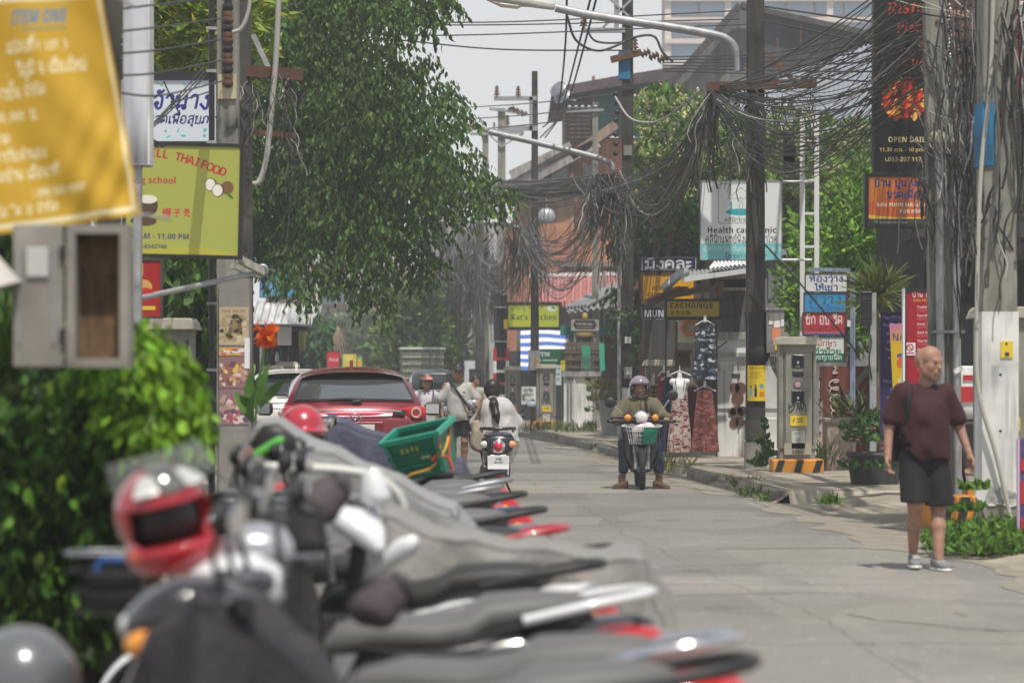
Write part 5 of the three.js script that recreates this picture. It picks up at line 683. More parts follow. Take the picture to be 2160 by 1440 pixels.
hangers('wire tangle at the dark pole crossarm', 114, [[1560, 200, 45.3, 130, 130, 50, .008], [1560, 290, 45.3, 60, 160, 26, .008], [1495, 210, 45.4, 16, 200, 24, .012], [1660, 210, 45.2, 120, 100, 24, .007]]);
hangers('mass of drooping cables between the pale and white-based poles', 115, [[2040, 20, 30, 110, 560, 50, .008], [2050, 280, 29.4, 90, 420, 30, .008], [2140, 40, 28.2, 60, 520, 22, .01], [1955, 360, 30.7, 50, 200, 18, .007], [2095, 420, 28.1, 100, 240, 16, .01]]);
hangers('loose wires hanging from the left poles', 116, [[570, 175, 31, 90, 150, 16, .004], [600, 180, 31.2, 60, 300, 8, .004], [525, 190, 31.2, 60, 130, 20, .004], [595, 290, 31.2, 60, 150, 12, .004]]);
const single = (label, r, m, ...pts) => { const t = thing('overhead_cable', label, 'cable', [0, 0, 0]); part(t, 'cable', tb(pts.map((p) => P(...p)), r, 40, 5), m); };
single('upper of the four thin lines crossing the sky beside the fig tree', .014, M.wire, [700, 42, 60], [1060, 46, 60], [1560, 22, 60]); single('second of the four thin lines crossing the sky', .014, M.wire, [700, 50, 60], [1060, 52, 60], [1560, 40, 60]); single('third of the four thin lines crossing the sky', .014, M.wire, [700, 62, 60], [960, 74, 60], [1600, 50, 60]); single('lowest of the four thin lines crossing the sky', .016, M.wire, [700, 70, 60], [860, 86, 60], [1060, 104, 60], [1320, 106, 60]);
single('left of three steep lines running down from the top centre', .022, M.wire, [1196, -20, 50], [1192, 100, 60], [1180, 210, 75], [1166, 250, 85], [1145, 268, 88]); single('middle of three steep lines running down from the top centre', .022, M.wire, [1250, -20, 50], [1222, 90, 60], [1196, 190, 75], [1176, 250, 86], [1140, 290, 90]); single('right of three steep lines running down from the top centre', .022, M.wire, [1262, -20, 50], [1234, 90, 60], [1206, 190, 75], [1186, 240, 86], [1150, 290, 90]);
single('top of three black lines reaching the blue-banded pole from the left', .016, M.wire, [760, 236, 110], [1060, 222, 85], [1298, 198, 65]); single('middle of three black lines reaching the blue-banded pole from the left', .016, M.wire, [760, 262, 110], [1060, 246, 85], [1298, 222, 65]); single('lowest of three black lines reaching the blue-banded pole from the left', .016, M.wire, [760, 290, 110], [1060, 268, 85], [1298, 240, 65]);
single('black loop hanging below the upper insulator on the blue-banded pole', .028, M.wire, [1195, 30, 62], [1215, 84, 63], [1260, 107, 64], [1310, 92, 64.4], [1340, 78, 64.4], [1380, 76, 64.4], [1398, 110, 64.4], [1420, 130, 64.4]); single('small black loop left of the blue band', .024, M.wire, [1238, 62, 64], [1256, 86, 64], [1300, 90, 64.4], [1340, 80, 64.4]);
single('pale wire sagging right from the blue-banded pole', .025, M.wireLight, [1298, 204, 64.6], [1325, 245, 64], [1358, 258, 63], [1400, 250, 62], [1480, 190, 58]);
single('pale thick cable hanging down beside the left crossarm', .03, M.wireLight, [588, -20, 31], [582, 120, 31], [572, 230, 31], [562, 330, 31], [548, 380, 31], [534, 388, 31]); single('curved pale cable at the top of the left insulator pole', .02, M.wireLight, [530, -20, 29], [522, 30, 29], [508, 60, 29], [490, 68, 29]);
for (let i = 0; i < 5; i++) single(['topmost', 'second', 'third', 'fourth', 'lowest'][i] + ' of five black lines crossing the white sign panel at the left', .008, M.wire, [225, 22 + i * 46 - (i > 3 ? 14 : 0), 18], [340, 8 + i * 48, 22], [480, -8 + i * 44, 29]);
single('long thin line slanting past the rental signs', .014, M.wire, [1600, 500, 45], [1690, 600, 45], [1790, 720, 45.4], [1815, 760, 46]);
for (let i = 0; i < 6; i++) single(['first', 'second', 'third', 'fourth', 'fifth', 'sixth'][i] + ' of the lines crossing above the tin roof, counted from the top', .014, M.wire, [1400, 120 + i * 6, 64], [1620, 112 + i * 9, 55], [1850, 62 + i * 22, 40], [2000, 0 + i * 30, 32]);
single('upper of the two lines crossing the stained gable', .016, M.wire, [1590, 10, 50], [1700, 26, 46], [1860, 48, 40], [2000, 66, 34]); single('lower of the two lines crossing the stained gable', .016, M.wire, [1590, 40, 50], [1700, 62, 46], [1860, 96, 40], [2000, 120, 34]);
// ---------- signs, banners, boards ----------
{ // yellow auction banner on the dark pole, and the open meter box under it
  const d = 11.8, t = thing('yellow_banner', 'wrinkled yellow vinyl banner with blue heading tied to the pole at the left', 'banner', [0, 0, 0]);
  const c4 = [P(-60, 502, d), P(296, 452, d), P(-60, -6, d), P(212, -22, d)];
  const mat = printMat(1024, 1024, (c, w, h) => {
    fill(c, '#c9a02a', 0, 0, w, h); c.strokeStyle = '#e8dcb0'; c.lineWidth = 22; c.strokeRect(-40, 22, w + 10, h - 52);
    const x = (p) => (p + 60) / 356 * w;
    c.font = 'bold 74px sans-serif'; text(c, 'ITEM ONE', 510, 132, 'bold italic 88px sans-serif', '#2f7fb8'); fill(c, '#6f8a78', 380, 152, 330, 9);
    const W = '#eadfb8';
    script(c, 'แปลงที่ 1 LOT 3', 690, 250, 46, W, 'r', 2, 0); script(c, 'ต.ศรีภูมิ จ.เชียงใหม่', 800, 350, 46, W, 'r', 2); script(c, 'โครงการชั้น จำกัด', 520, 445, 44, W, 'r', 2); script(c, '900,000 บ.', 420, 545, 44, W, 'r', 2); script(c, 'ขนาด', 250, 640, 40, W, 'r', 2);
    script(c, 'ธนาคารรับจำนอง', 480, 715, 40, W, 'r', 2); script(c, 'พร้อมบ้าน เมื่อนาที', 560, 800, 40, W, 'r', 2); text(c, ': 090 565 9597', 720, 885, 'bold 52px sans-serif', W, 'right'); script(c, 'สนใจ ติดต่อ จำกัด', 520, 955, 38, W, 'r', 2);
  }, .4);
  const wr = (u, v) => (.014 * Math.sin(v * 5 + u * 9) + .01 * Math.sin((u + v) * 17) * u * (1 - v)) + .012 * Math.sin((u * 1.2 - v) * 30) * sstep(.4, 1, u) * sstep(.7, .1, v);
  part(t, 'vinyl_sheet', sheet((u, v) => { const p = c4[0].clone().lerp(c4[1], u).lerp(c4[2].clone().lerp(c4[3], u), v); p.z += wr(u, v); return p.toArray(); }, 60, 50), mat, { keepUV: true });
  for (const q of [c4[1], c4[3]]) part(t, 'tie_rope', cy(q, q.clone().add(V(.04, .02, -.7)), .006), M.wireLight);
  const b = thing('open_meter_box', 'grey steel meter box with its door swung open to the left and bare wooden back', 'meter box', P(155, 775, 11.3)), s = S(1, 11.3), W = 130 * s, H = 300 * s, z = .16; const bm = mk([.36, .33, .29], .6, { map: tGrime, rs: 1 });
  const x0 = (145 - 155) * s, x1 = (276 - 155) * s, xm = (x0 + x1) / 2, k = .034; for (const [w, h, x, y] of [[W, k, xm, k / 2], [W, k, xm, H - k / 2], [k, H - 2 * k, x0 + k / 2, H / 2], [k, H - 2 * k, x1 - k / 2, H / 2]]) part(b, 'box_side', bx(w, h, z, x, y, 0), bm);
  part(b, 'wooden_back', bx(W - 2 * k, H - 2 * k, .02, xm, H / 2, -z / 2 + .02), mk([.2, .12, .06], .9, { map: tStreak, rs: 3 })); part(b, 'door', rb(105 * s, H, .03, .008, x0 - 58 * s, H / 2, z / 2), bm); part(b, 'door_window', rb(46 * s, 62 * s, .012, .004, x0 - 58 * s, H - 80 * s, z / 2 + .02), mk([.5, .5, .46], .25, { clearcoat: 1 })); for (const x of [18, 90]) part(b, 'door_rib', bx(.008, H * .65, .012, x0 - (58 - 52 + x) * s, H * .5, z / 2 + .02), M.galv); for (const y of [.22, .8]) part(b, 'hinge', bx(.02, .05, .04, x0 - .01, H * y, z / 2 + .01), M.black);
 
  const e = thing('hanging_lamp', 'pale tilted lamp shade cut by the left edge of the picture', 'lamp', P(-14, 612, 11.2)); part(e, 'shade', tr(lathe([[.03, .13], [.05, .13], [.11, 0], [.105, 0]], 20), 0, 0, 0, 0, 0, .3), mk([.5, .47, .43], .6)); part(e, 'rod', cy([0, .12, 0], [-.05, .4, 0], .008), M.steel);
}
{ // white sign panel with cables, massage sign, coconut sign and its strut
  const t = thing('white_sign_panel', 'tall blank white panel crossed by black lines beside the yellow banner', 'sign', [X(290, 25), 0, -25]); part(t, 'panel', bx(S(54, 25), 7, .25, 0, Y(350, 25) + 3.5, 0), mk([.68, .69, .74], .7, { map: tStreak, rs: .3 })); part(t, 'post', bx(.06, Y(345, 25), .12, .0, Y(345, 25) / 2, 0), M.galv); part(t, 'edge_trim', bx(.02, 7, .27, S(27, 25), Y(350, 25) + 3.5, 0), M.white);
  const ms = sign('massage_sign', 'white signboard with slanted blue Thai lettering and teal leaves', 'sign', 290, 163, 458, 302, 33, 512, (c, w, h) => {
    fill(c, '#d5dde4', 0, 0, w, h); fill(c, '#2a56a8', 0, 8, w, 8); const r = rng(5); for (let i = 0; i < 16; i++) { c.fillStyle = ['#5fb8b0', '#8fd0c8', '#4aa0c0'][i % 3]; c.beginPath(); c.ellipse(r() * w, i < 6 ? 30 + r() * 20 : h - 20 - r() * 70, 4 + r() * 18, 3 + r() * 8, r() * 3, 0, 7); c.fill(); }
    script(c, 'จ้านาง', 95, 205, 92, '#2b2585', 'l', 1.9, .2); script(c, 'นวดเพื่อสุขภาพ', 60, 300, 50, '#2b2560', 'l', 1.9, .2); }, { back: M.black }); part(ms, 'top_valance', bx(S(172, 33), .08, .12, 0, S(143, 33), .0), M.black);
  const cs = sign('restaurant_sign', 'lime yellow restaurant signboard with coconuts and red lettering', 'sign', 262, 302, 506, 544, 27.5, 768, (c, w, h) => {
    fill(c, '#a8ac50', 0, 0, w, h); const x = (p) => (p - 262) / 244 * w, y = (p) => (p - 302) / 242 * h;
    c.fillStyle = 'rgba(214,190,40,.35)'; c.beginPath(); c.moveTo(0, h); c.quadraticCurveTo(w * .4, h * .85, w, h * .97); c.lineTo(w, h); c.fill();
    'COCONUT SHELL THAIFOOD'.split('').forEach((ch, i) => { const px = 178 + i * 13.7, k = clamp((px - 262) / 200), yy = 328 + Math.pow(k, 2.2) * 40; c.save(); c.translate(x(px), y(yy)); c.rotate(.02 + k * .42); text(c, ch, 0, 0, 'bold 82px sans-serif', '#b5202e'); c.restore(); });
    text(c, 'And', x(300), y(355), 'bold 36px sans-serif', '#a83030'); text(c, 'cooking school', x(369), y(388), 'bold 62px sans-serif', '#b5202e', 'right');
    const coco = (px, py, s) => { c.save(); c.translate(x(px), y(py)); c.scale(s, s); c.fillStyle = '#4a3a28'; c.beginPath(); c.ellipse(0, 10, 54, 58, 0, 0, 7); c.fill(); c.fillStyle = '#6f5638'; for (let i = 0; i < 14; i++) c.fillRect(-44 + i * 6.5, 5, 2, 45 - Math.abs(i - 7) * 4); c.fillStyle = '#e7e2d3'; c.beginPath(); c.ellipse(0, -24, 50, 24, 0, 0, 7); c.fill(); c.restore(); };
    coco(309, 432, 1.25); c.fillStyle = '#5a4128'; c.beginPath(); c.ellipse(x(300), y(470), 90, 34, 0, 0, 7); c.fill();
    c.fillStyle = '#7a5a34'; c.beginPath(); c.ellipse(x(480), y(394), 44, 46, 0, 0, 7); c.fill(); for (const [a, b] of [[444, 388], [460, 400]]) { c.fillStyle = '#5a4128'; c.beginPath(); c.ellipse(x(a), y(b), 42, 46, 0, 0, 7); c.fill(); c.fillStyle = '#eae5d6'; c.beginPath(); c.ellipse(x(a) - 4, y(b), 34, 40, 0, 0, 7); c.fill(); } c.fillStyle = '#3c7a2c'; c.beginPath(); c.ellipse(x(486), y(412), 30, 10, .7, 0, 7); c.fill();
    script(c, '椰子壳', x(340), y(460), 62, '#c0303a', 'l', 1.2); text(c, '11.00 AM - 11.00 PM', x(400), y(508), 'bold 52px sans-serif', '#2d3568', 'right'); text(c, '099-6542746', x(352), y(529), 'bold 40px sans-serif', '#2d3568', 'right');
  }, { f: .03, frame: M.black, t: .14, rz: -.022 });
  const st = thing('sign_strut', 'steel strut and bracket holding out the lime yellow sign', 'strut', [0, 0, 0]); part(st, 'tube', cy(P(270, 634, 26.5), P(553, 572, 28.5), .026), M.galv); part(st, 'tube_end', tr(new THREE.TorusGeometry(.045, .02, 8, 16), ...P(553, 570, 28.4).toArray()), M.steel); part(st, 'bracket', [bar(P(500, 545, 28), P(553, 572, 28.4), .05, .07), bar(P(490, 560, 28.2), P(548, 580, 28.6), .04, .05), bar(P(500, 536, 27.6), P(512, 552, 28), .05, .05)], M.cream);
  const rl = sign('red_sign', 'red signboard with yellow print partly hidden by the open meter box', 'sign', 286, 545, 341, 672, 29, 128, (c, w, h) => { fill(c, '#a31d18', 0, 0, w, h); fill(c, '#c9952b', 10, 20, 26, 60); c.fillStyle = '#d8a060'; c.beginPath(); c.ellipse(44, h * .45, 40, 30, .3, 0, 7); c.fill(); c.fillStyle = '#c22a1e'; c.beginPath(); c.ellipse(50, h * .6, 40, 34, 0, 0, 7); c.fill(); fill(c, '#d5c03a', 30, h * .8, 70, 20); });
  const gl = thing('spotlight', 'old round spotlight above the lime yellow sign', 'lamp', P(272, 272, 26)); part(gl, 'hood', tr(lathe([[.01, .07], [.05, .06], [.06, 0], [.055, -.02]], 18), 0, 0, 0, .3, 0, .6), mk([.35, .25, .18], .5)); part(gl, 'bulb', sp(.03, .0, -.04, .02), M.whiteClean); part(gl, 'bracket', [0, 1, 2].map((i) => cy([.05 + .03 * i, -.03, 0], [.16 + .05 * i, -.13, -.3], .012)), M.black);
  const rope = thing('stay_wires', 'crossed stay wires in front of the white massage sign', 'wires', [0, 0, 0]); for (const [a, b, c, e] of [[300, 285, 460, 122], [310, 280, 462, 130], [345, 172, 378, 240], [360, 215, 450, 190], [298, 286, 440, 130]]) part(rope, 'wire', tb([P(a, b, 29), P((a + c) / 2, (b + e) / 2 + 2, 30), P(c, e, 31)], .008, 10, 5), M.wire);
}
{ // right side: clinic, mangkala, exchange, rental stack
  const cl = sign('clinic_sign', 'white and turquoise health care clinic sign behind the dark square pole', 'sign', 1478, 380, 1649, 549, 47, 512, (c, w, h) => {
    fill(c, '#e2e6e6', 0, 0, w, h); fill(c, '#7cc3c6', 0, h * .79, w, h * .21); const k = w / 171, x = (p) => (p - 1478) * k, y = (p) => (p - 380) * k; c.strokeStyle = '#8d9599'; c.lineWidth = 5; c.beginPath(); c.roundRect(x(1515), y(387), x(1590) - x(1515), y(471) - y(387), 12); c.stroke();
    c.fillStyle = '#35aab0'; c.beginPath(); c.ellipse(x(1562), y(447), 95, 22, 0, 0, 7); c.fill(); fill(c, '#35aab0', x(1541), y(425), 9, 62); c.strokeStyle = '#9aa6aa'; c.lineWidth = 4; c.beginPath(); c.moveTo(x(1535), y(418)); c.lineTo(x(1563), y(395)); c.lineTo(x(1592), y(418)); c.closePath(); c.stroke(); c.beginPath(); c.ellipse(x(1563), y(420), 10, 14, 0, 0, 7); c.moveTo(x(1560), y(426)); c.lineTo(x(1559), y(450)); c.moveTo(x(1566), y(426)); c.lineTo(x(1567), y(450)); c.stroke();
    script(c, 'คลินิกรักษ์', x(1528), y(468), 22, '#555', 'l', 1.3); text(c, 'Health care clinic', w / 2 + 4, y(492), 'bold 53px sans-serif', '#26282a', 'center', 470); script(c, 'คลินิกแพทย์ฝังเข็มรักษาโรค', w / 2 + 2, y(512.5), 40, '#26282a', 'c', 1.2, 0, 462); script(c, 'เปิดทำการ วันเสาร์และอาทิตย์ 9.00-16.00 น.', w / 2, y(530), 26, '#c9e8e8', 'c', 1.5, 0, 480); script(c, 'โทร. ', x(1530), y(546), 26, '#2c5258', 'l', 1.4); text(c, '081-914-5567', x(1548), y(545.5), '34px sans-serif', '#2c5258', 'left'); }, { f: .015, t: .05, back: M.white, frame: M.galv });
  part(cl, 'support_arm', [cy([S(85, 47), 1.24, -.02], [S(150, 47), 1.24, -.02], .02), cy([S(85, 47), .01, -.02], [S(150, 47), .01, -.02], .02)], M.whiteClean);
  const ld = thing('sign_mast', 'white ladder-like steel mast holding the clinic sign', 'mast', [X(1708, 48.1), 0, -48.1]); for (const x of [-.115, .115]) part(ld, 'leg', bx(.075, Y(245, 48.1), .075, x, Y(245, 48.1) / 2, 0), M.whiteClean); for (const y of [246, 309, 380, 450, 520]) part(ld, 'rung', bx(.2, .04, .04, 0, Y(y, 48.1), 0), M.whiteClean);
  const frame = thing('sign_rack', 'tall dark frame standing behind the stacked acupuncture signs', 'sign frame', [X(1410, 58.5), 0, -58.65]); for (const x of [1352, 1466]) part(frame, 'post', bx(.06, Y(540, 58.5), .06, X(x, 58.5) - X(1410, 58.5), Y(540, 58.5) / 2, 0), M.rust);
  sign('shop_sign', 'navy board with large white Thai letters, top of the acupuncture stack', 'sign', 1352, 541, 1470, 571, 58.5, 512, (c, w, h) => { fill(c, '#262546', 0, 0, w, h); c.strokeStyle = '#c9cad0'; c.lineWidth = 6; c.strokeRect(6, 6, w - 12, h - 12); script(c, 'มังคละ', w / 2 - 4, 112, 78, '#d6d7dc', 'c', 2, 0, 440); });
  sign('shop_sign', 'yellow acupuncture board behind the patched tin canopy', 'sign', 1354, 575, 1466, 641, 58.5, 512, (c, w, h) => { fill(c, '#dfa310', 0, 0, w, h); script(c, 'ฝังเข็ม', 40, 105, 60, 'rgba(214,150,60,.9)', 'l', 2.2); text(c, 'ACUPUNCTURE', 92, 170, 'bold 54px sans-serif', '#4f3519', 'left', 380); text(c, 'CHINESE MEDICINE', 40, 236, 'bold 54px sans-serif', '#4f3519', 'left', 450); }, { frame: M.rust, f: .05 });
  sign('shop_sign', 'navy board reading the clinic name in white, bottom of the acupuncture stack', 'sign', 1352, 646, 1470, 675, 58.5, 512, (c, w, h) => { fill(c, '#262546', 0, 0, w, h); c.strokeStyle = '#c9cad0'; c.lineWidth = 6; c.strokeRect(5, 5, w - 10, h - 10); text(c, 'MUNGKALA', 24, 100, 'bold 96px sans-serif', '#d6d7dc', 'left', 440); });
  sign('exchange_sign', 'olive yellow currency exchange board hanging under the tin canopy', 'sign', 1404, 630, 1520, 674, 52.6, 512, (c, w, h) => { fill(c, '#b59a1c', 0, 0, w, h); text(c, 'EXCHANGE', 24, 88, 'bold 82px sans-serif', '#2f2a1c', 'left', 462); script(c, '货币兑换', 26, 162, 48, '#3a321c', 'l', 1.3); }, { f: .05, frame: M.black, t: .1, rz: .0 });
  // rental signs in their blue frame
  const stack = [['top white room-for-rent panel', 576, 616, '#dedfdc', (c, w, h) => { script(c, 'ห้องว่าง', w / 2, 58, 36, '#2f3a8a', 'c', 2, 0, 232); script(c, 'ให้เช่า', w / 2, 118, 36, '#2f3a8a', 'c', 2.2, 0, 160); }], ['faded blue cleaning panel, second', 617, 659, '#3c8fc0', (c, w, h) => { script(c, 'สว่าง', w / 2, 78, 52, '#1f6a9a', 'c', 1.6, .1, 230); script(c, 'รับส่งเนื้อสด', w / 2, 122, 26, '#2a5f9a', 'c', 1.8, 0, 210); }], ['red laundry panel, third', 659, 708, '#b2313f', (c, w, h) => { script(c, 'ซัก อบ รีด', w / 2, 76, 54, '#e3d5d2', 'c', 2, 0, 250); script(c, 'บริการซักรีดเสื้อผ้า', w / 2, 130, 26, '#7e2434', 'c', 1.8, 0, 220); fill(c, '#3c5aa0', 0, h - 12, w, 12); for (let i = 0; i < 22; i++) fill(c, '#d4b7b4', 10 + i * 12, h - 26, 3, 12); }], ['lowest white and green sign-maker panel', 710, 764, '#dcdedb', (c, w, h) => { script(c, 'อักษร', w * .82, 62, 34, '#b04a4a', 'r', 1.4); script(c, 'รับทำป้าย', w * .94, 128, 42, '#157a52', 'r', 2.2); fill(c, '#136648', 0, h - 58, w, 58); script(c, 'ตัวโลหะทุกชนิด', w * .94, h - 16, 28, '#d3e0d8', 'r', 1.9); }]];
  stack.forEach(([l, y0, y1, bg, f], i) => sign('rental_sign', l + ' of the framed stack of Thai signs', 'sign', 1699 - i * 2.5, y0, 1787 - i * 2, y1, 47.6, 280, (c, w, h) => { fill(c, bg, 0, 0, w, h); f(c, w, h); weather(c, w, h, 30, .08, i); }, { f: .012, back: M.rust, group: 'stacked Thai signs in the blue frame' }));
  const fr = thing('sign_rack', 'pale blue steel frame around the stacked Thai signs', 'sign frame', [0, 0, 0]), bl = mk([.3, .36, .5], .6, { map: tStreak, rs: 1 }); part(fr, 'upright', bar([X(1799, 47.7), 0, -47.7], P(1799, 566, 47.7), .08, .08), bl); part(fr, 'top_bar', bar(P(1706, 568, 47.7), P(1804, 570, 47.7), .08, .06), bl); part(fr, 'side_bar', bar(P(1789, 577, 47.6), P(1783, 765, 47.6), .05, .05), M.rust); part(fr, 'clip', bx(.05, .1, .06, X(1791, 47.5), Y(682, 47.5), -47.5), M.whiteClean);
}
{ // far right group
  sign('restaurant_sign', 'tall black pizza restaurant sign with orange script at the upper right', 'sign', 1843, -60, 1972, 366, 36.5, 512, (c, w, h) => {
    fill(c, '#0d0b0b', 0, 0, w, h); const k = w / 129, x = (p) => (p - 1843) * k, y = (p) => (p + 60) * k; const o = '#b83a1e';
    for (const [s, py, px, sz] of [['Ristorante', 30, 1866, 132], ['Pizzeria', 70, 1886, 112], ['&', 100, 1938, 70], ['Cucina', 142, 1900, 110]]) { c.save(); c.translate(x(px), y(py)); c.rotate(-.05); text(c, s, 0, 0, `italic bold ${sz}px serif`, o, 'left'); c.restore(); }
    const r = rng(8); for (let i = 0; i < 260; i++) { const a = r() * 6.28, q = Math.sqrt(r()) * 1; c.fillStyle = ['#a3160f', '#d8471a', '#e78a22', '#7a0f0c', '#3f7a1e', '#c42a14', '#f0b24a', '#8a1d10'][r() * 8 | 0]; c.beginPath(); c.ellipse(x(1906) + Math.cos(a) * q * 190, y(212) + Math.sin(a) * q * 165, 8 + r() * 34, 6 + r() * 18, r() * 3, 0, 7); c.fill(); }
    text(c, 'OPEN DAILY', x(1871), y(302), 'bold 62px sans-serif', '#cdbd92', 'left'); text(c, '11.30 am. - 10 pm.', x(1852), y(322), 'bold 46px sans-serif', '#c4a86a', 'left'); text(c, '✆ 053-207 117', x(1862), y(343), 'bold 52px sans-serif', '#c4b080', 'left'); c.strokeStyle = '#c4b080'; c.lineWidth = 6; c.beginPath(); c.arc(x(1869), y(338), 14, 1, 4); c.stroke(); }, { f: .02, t: .16, back: M.black, frame: M.black });
  sign('massage_sign', 'orange massage shop sign in a dark frame below the pizza sign', 'sign', 1827, 366, 1968, 481, 34.5, 512, (c, w, h) => {
    const g = c.createLinearGradient(0, 0, w, h); g.addColorStop(0, '#cf8a35'); g.addColorStop(.4, '#c2622a'); g.addColorStop(1, '#b04c1e'); c.fillStyle = g; c.fillRect(0, 0, w, h); c.fillStyle = '#d9b64a'; c.beginPath(); c.ellipse(w * .55, h * .74, w * .7, h * .16, 0, 0, 7); c.fill(); c.fillStyle = '#c05e28'; c.beginPath(); c.ellipse(w * .6, h * .66, w * .8, h * .17, 0, 0, 7); c.fill(); fill(c, '#3c3a36', 0, h * .86, w, h * .14);
    script(c, 'บ้าน ปูน นวดแผนไทย', 44, 92, 50, '#2d3f7a', 'l', 2.2); script(c, 'นวดเพื่อสุขภาพ', 150, 190, 50, '#2d3f7a', 'l', 2.2, .1); text(c, 'BAN POON MASSAGE', 66, 258, 'bold 42px sans-serif', '#e2d6c4', 'left'); text(c, 'FOR HEALTH', 256, 312, 'bold 42px sans-serif', '#e2d6c4', 'left'); fill(c, '#5c9a4c', 52, h * .88, 24, 24); text(c, 'banpoon massage', 90, h * .95, 'bold 26px sans-serif', '#9a93a8', 'left'); }, { f: .045, frame: M.black, t: .12 });
  const menu = (bg, head, col) => (c, w, h) => { fill(c, bg, 0, 0, w, h); script(c, head, w / 2, 40, 24, '#d8c7c4', 'c', 2); text(c, 'BAN POON', w / 2, 66, 'bold 22px sans-serif', '#d9a02c'); const L = ['Traditional Thai', 'Foot Massage', 'Head, Back', 'Back Neck', 'Thai Massage', 'Herbal Ball', 'Oil Massage', 'Aroma']; for (let i = 0; i < 8; i++) { text(c, L[i], 66, 104 + i * 48, 'bold 19px sans-serif', col, 'left'); fill(c, 'rgba(230,210,210,.5)', 66, 112 + i * 48, 100, 3); fill(c, 'rgba(230,210,210,.35)', 66, 120 + i * 48, 80, 3); } };
  const rs = sign('menu_board', 'tall dark red massage menu board behind the walking man', 'sign', 1908, 608, 1984, 920, 35.5, 200, menu('#9c1426', 'บ้าน ปูน', '#e0c4c4'), { f: .04, frame: M.black, t: .08 }); part(rs, 'edge_tube', bx(.025, S(312, 35.5), .1, -S(40, 35.5), S(156, 35.5), .02), M.whiteClean); part(rs, 'no_smoking_plate', tr(new THREE.PlaneGeometry(.13, .15), -S(27, 35.5), S(184, 35.5), .055), printMat(64, 72, (c) => { fill(c, '#ddd', 0, 0, 64, 72); c.strokeStyle = '#b3263a'; c.lineWidth = 7; c.beginPath(); c.arc(32, 28, 18, 0, 7); c.moveTo(20, 16); c.lineTo(44, 40); c.stroke(); fill(c, '#b3263a', 8, 56, 48, 8); }), { keepUV: true });
  const pb = thing('menu_banner', 'purple hanging menu banner with small white print', 'banner', [0, 0, 0]); part(pb, 'cloth', quadS(P(1857, 920, 37.5), P(1908, 920, 37.5), P(1858, 660, 37.5), P(1906, 660, 37.5), 20, 20, .008, 2), printMat(160, 800, (c, w, h) => { fill(c, '#281a4c', 0, 0, w, h); const L = ['Ginger Nails Cafe', 'Hours - Open', 'Manicure', 'Pedicure', 'Gel Polish', 'Ingrown', 'Travel', 'Toe', 'Nail Extension', 'French', 'Clear Gel', 'Ear', 'Tattoo', 'Care', 'Lashes']; L.forEach((s, i) => { text(c, s, w - 14, 34 + i * 52, 'bold 22px serif', '#9a92b8', 'right', 130); fill(c, 'rgba(170,160,200,.6)', w - 84, 46 + i * 52, 66, 3); }); }, .7), { keepUV: true }); part(pb, 'rod', cy(P(1855, 659, 37.5), P(1910, 659, 37.5), .012), M.black);
  const yb = thing('nail_banner', 'yellow and pink banner hanging between the purple and red menus', 'banner', [0, 0, 0]); part(yb, 'cloth', quadS(P(1886, 860, 36.5), P(1914, 860, 36.5), P(1877, 682, 36.5), P(1912, 682, 36.5), 14, 16, .006, 2), printMat(128, 640, (c, w, h) => { fill(c, '#cfae18', 0, 0, w, h); const g = c.createLinearGradient(0, 0, 0, 170); g.addColorStop(0, '#c070a8'); g.addColorStop(1, '#cfae18'); c.fillStyle = g; c.fillRect(0, 0, w, 170); text(c, 'NAIL', 14, 130, 'bold 76px sans-serif', '#4a3a78', 'left'); c.fillStyle = '#d0641e'; c.beginPath(); c.ellipse(80, 300, 36, 44, 0, 0, 7); c.fill(); fill(c, '#5a4a88', 50, 230, 40, 26); text(c, 'FOOT', 46, 470, 'bold 70px sans-serif', '#ddd2c8', 'left'); fill(c, '#7a3a28', 60, 490, 70, 90); }, .7), { keepUV: true });
  sign('red_shop_sign', 'red signboard with large white letters behind the cables at the top right', 'sign', 2062, -60, 2300, 192, 40, 512, (c, w, h) => { fill(c, '#a3152a', 0, 0, w, h); for (const [s, y] of [['R H', 210], ['L J', 330]]) text(c, s, 24, y, 'bold 110px serif', '#d8cfcf', 'left'); fill(c, '#1f7a58', 160, 400, 80, 60); text(c, 'M', 190, 250, 'bold 120px serif', '#d8cfcf', 'left'); }, { back: M.red });
  const rm = thing('dressed_torso', 'white printed T-shirt on a hanger in the dark doorway', 'shirt', [X(2042, 36), Y(880, 36), -36]); part(rm, 'cloth', [loft([[-.02, 0, .02, .04], [0, 0, .1, .1], [.1, .0, .1, .12], [.3, .02, .1, .15], [.6, 0, .11, .17], [.62, 0, .02, .17]].map(([x, y, a, b]) => [x, y, a, b, 3]), 20).rotateZ(Math.PI / 2)], M.white); part(rm, 'print', [bx(.2, .18, .02, -.02, .28, .115), bx(.14, .06, .02, 0, .48, .11)], M.red);
  const po = thing('poster_stand', 'purple poster panel cut off by the right edge beside the weeds', 'sign', [X(2168, 26), .05, -26]); part(po, 'panel', bx(.16, S(235, 26), .04, .0, S(118, 26), 0), mk([.12, .08, .2], .6, { map: tGrime, rs: 4 })); part(po, 'edge', bx(.02, S(235, 26), .05, -.08, S(118, 26), .003), mk([.6, .4, .6], .6)); part(po, 'print_patch', [[.2, .16], [.5, .2], [.74, .1]].map(([y, h]) => bx(.12, h, .02, .0, y, .018)), M.red);
}
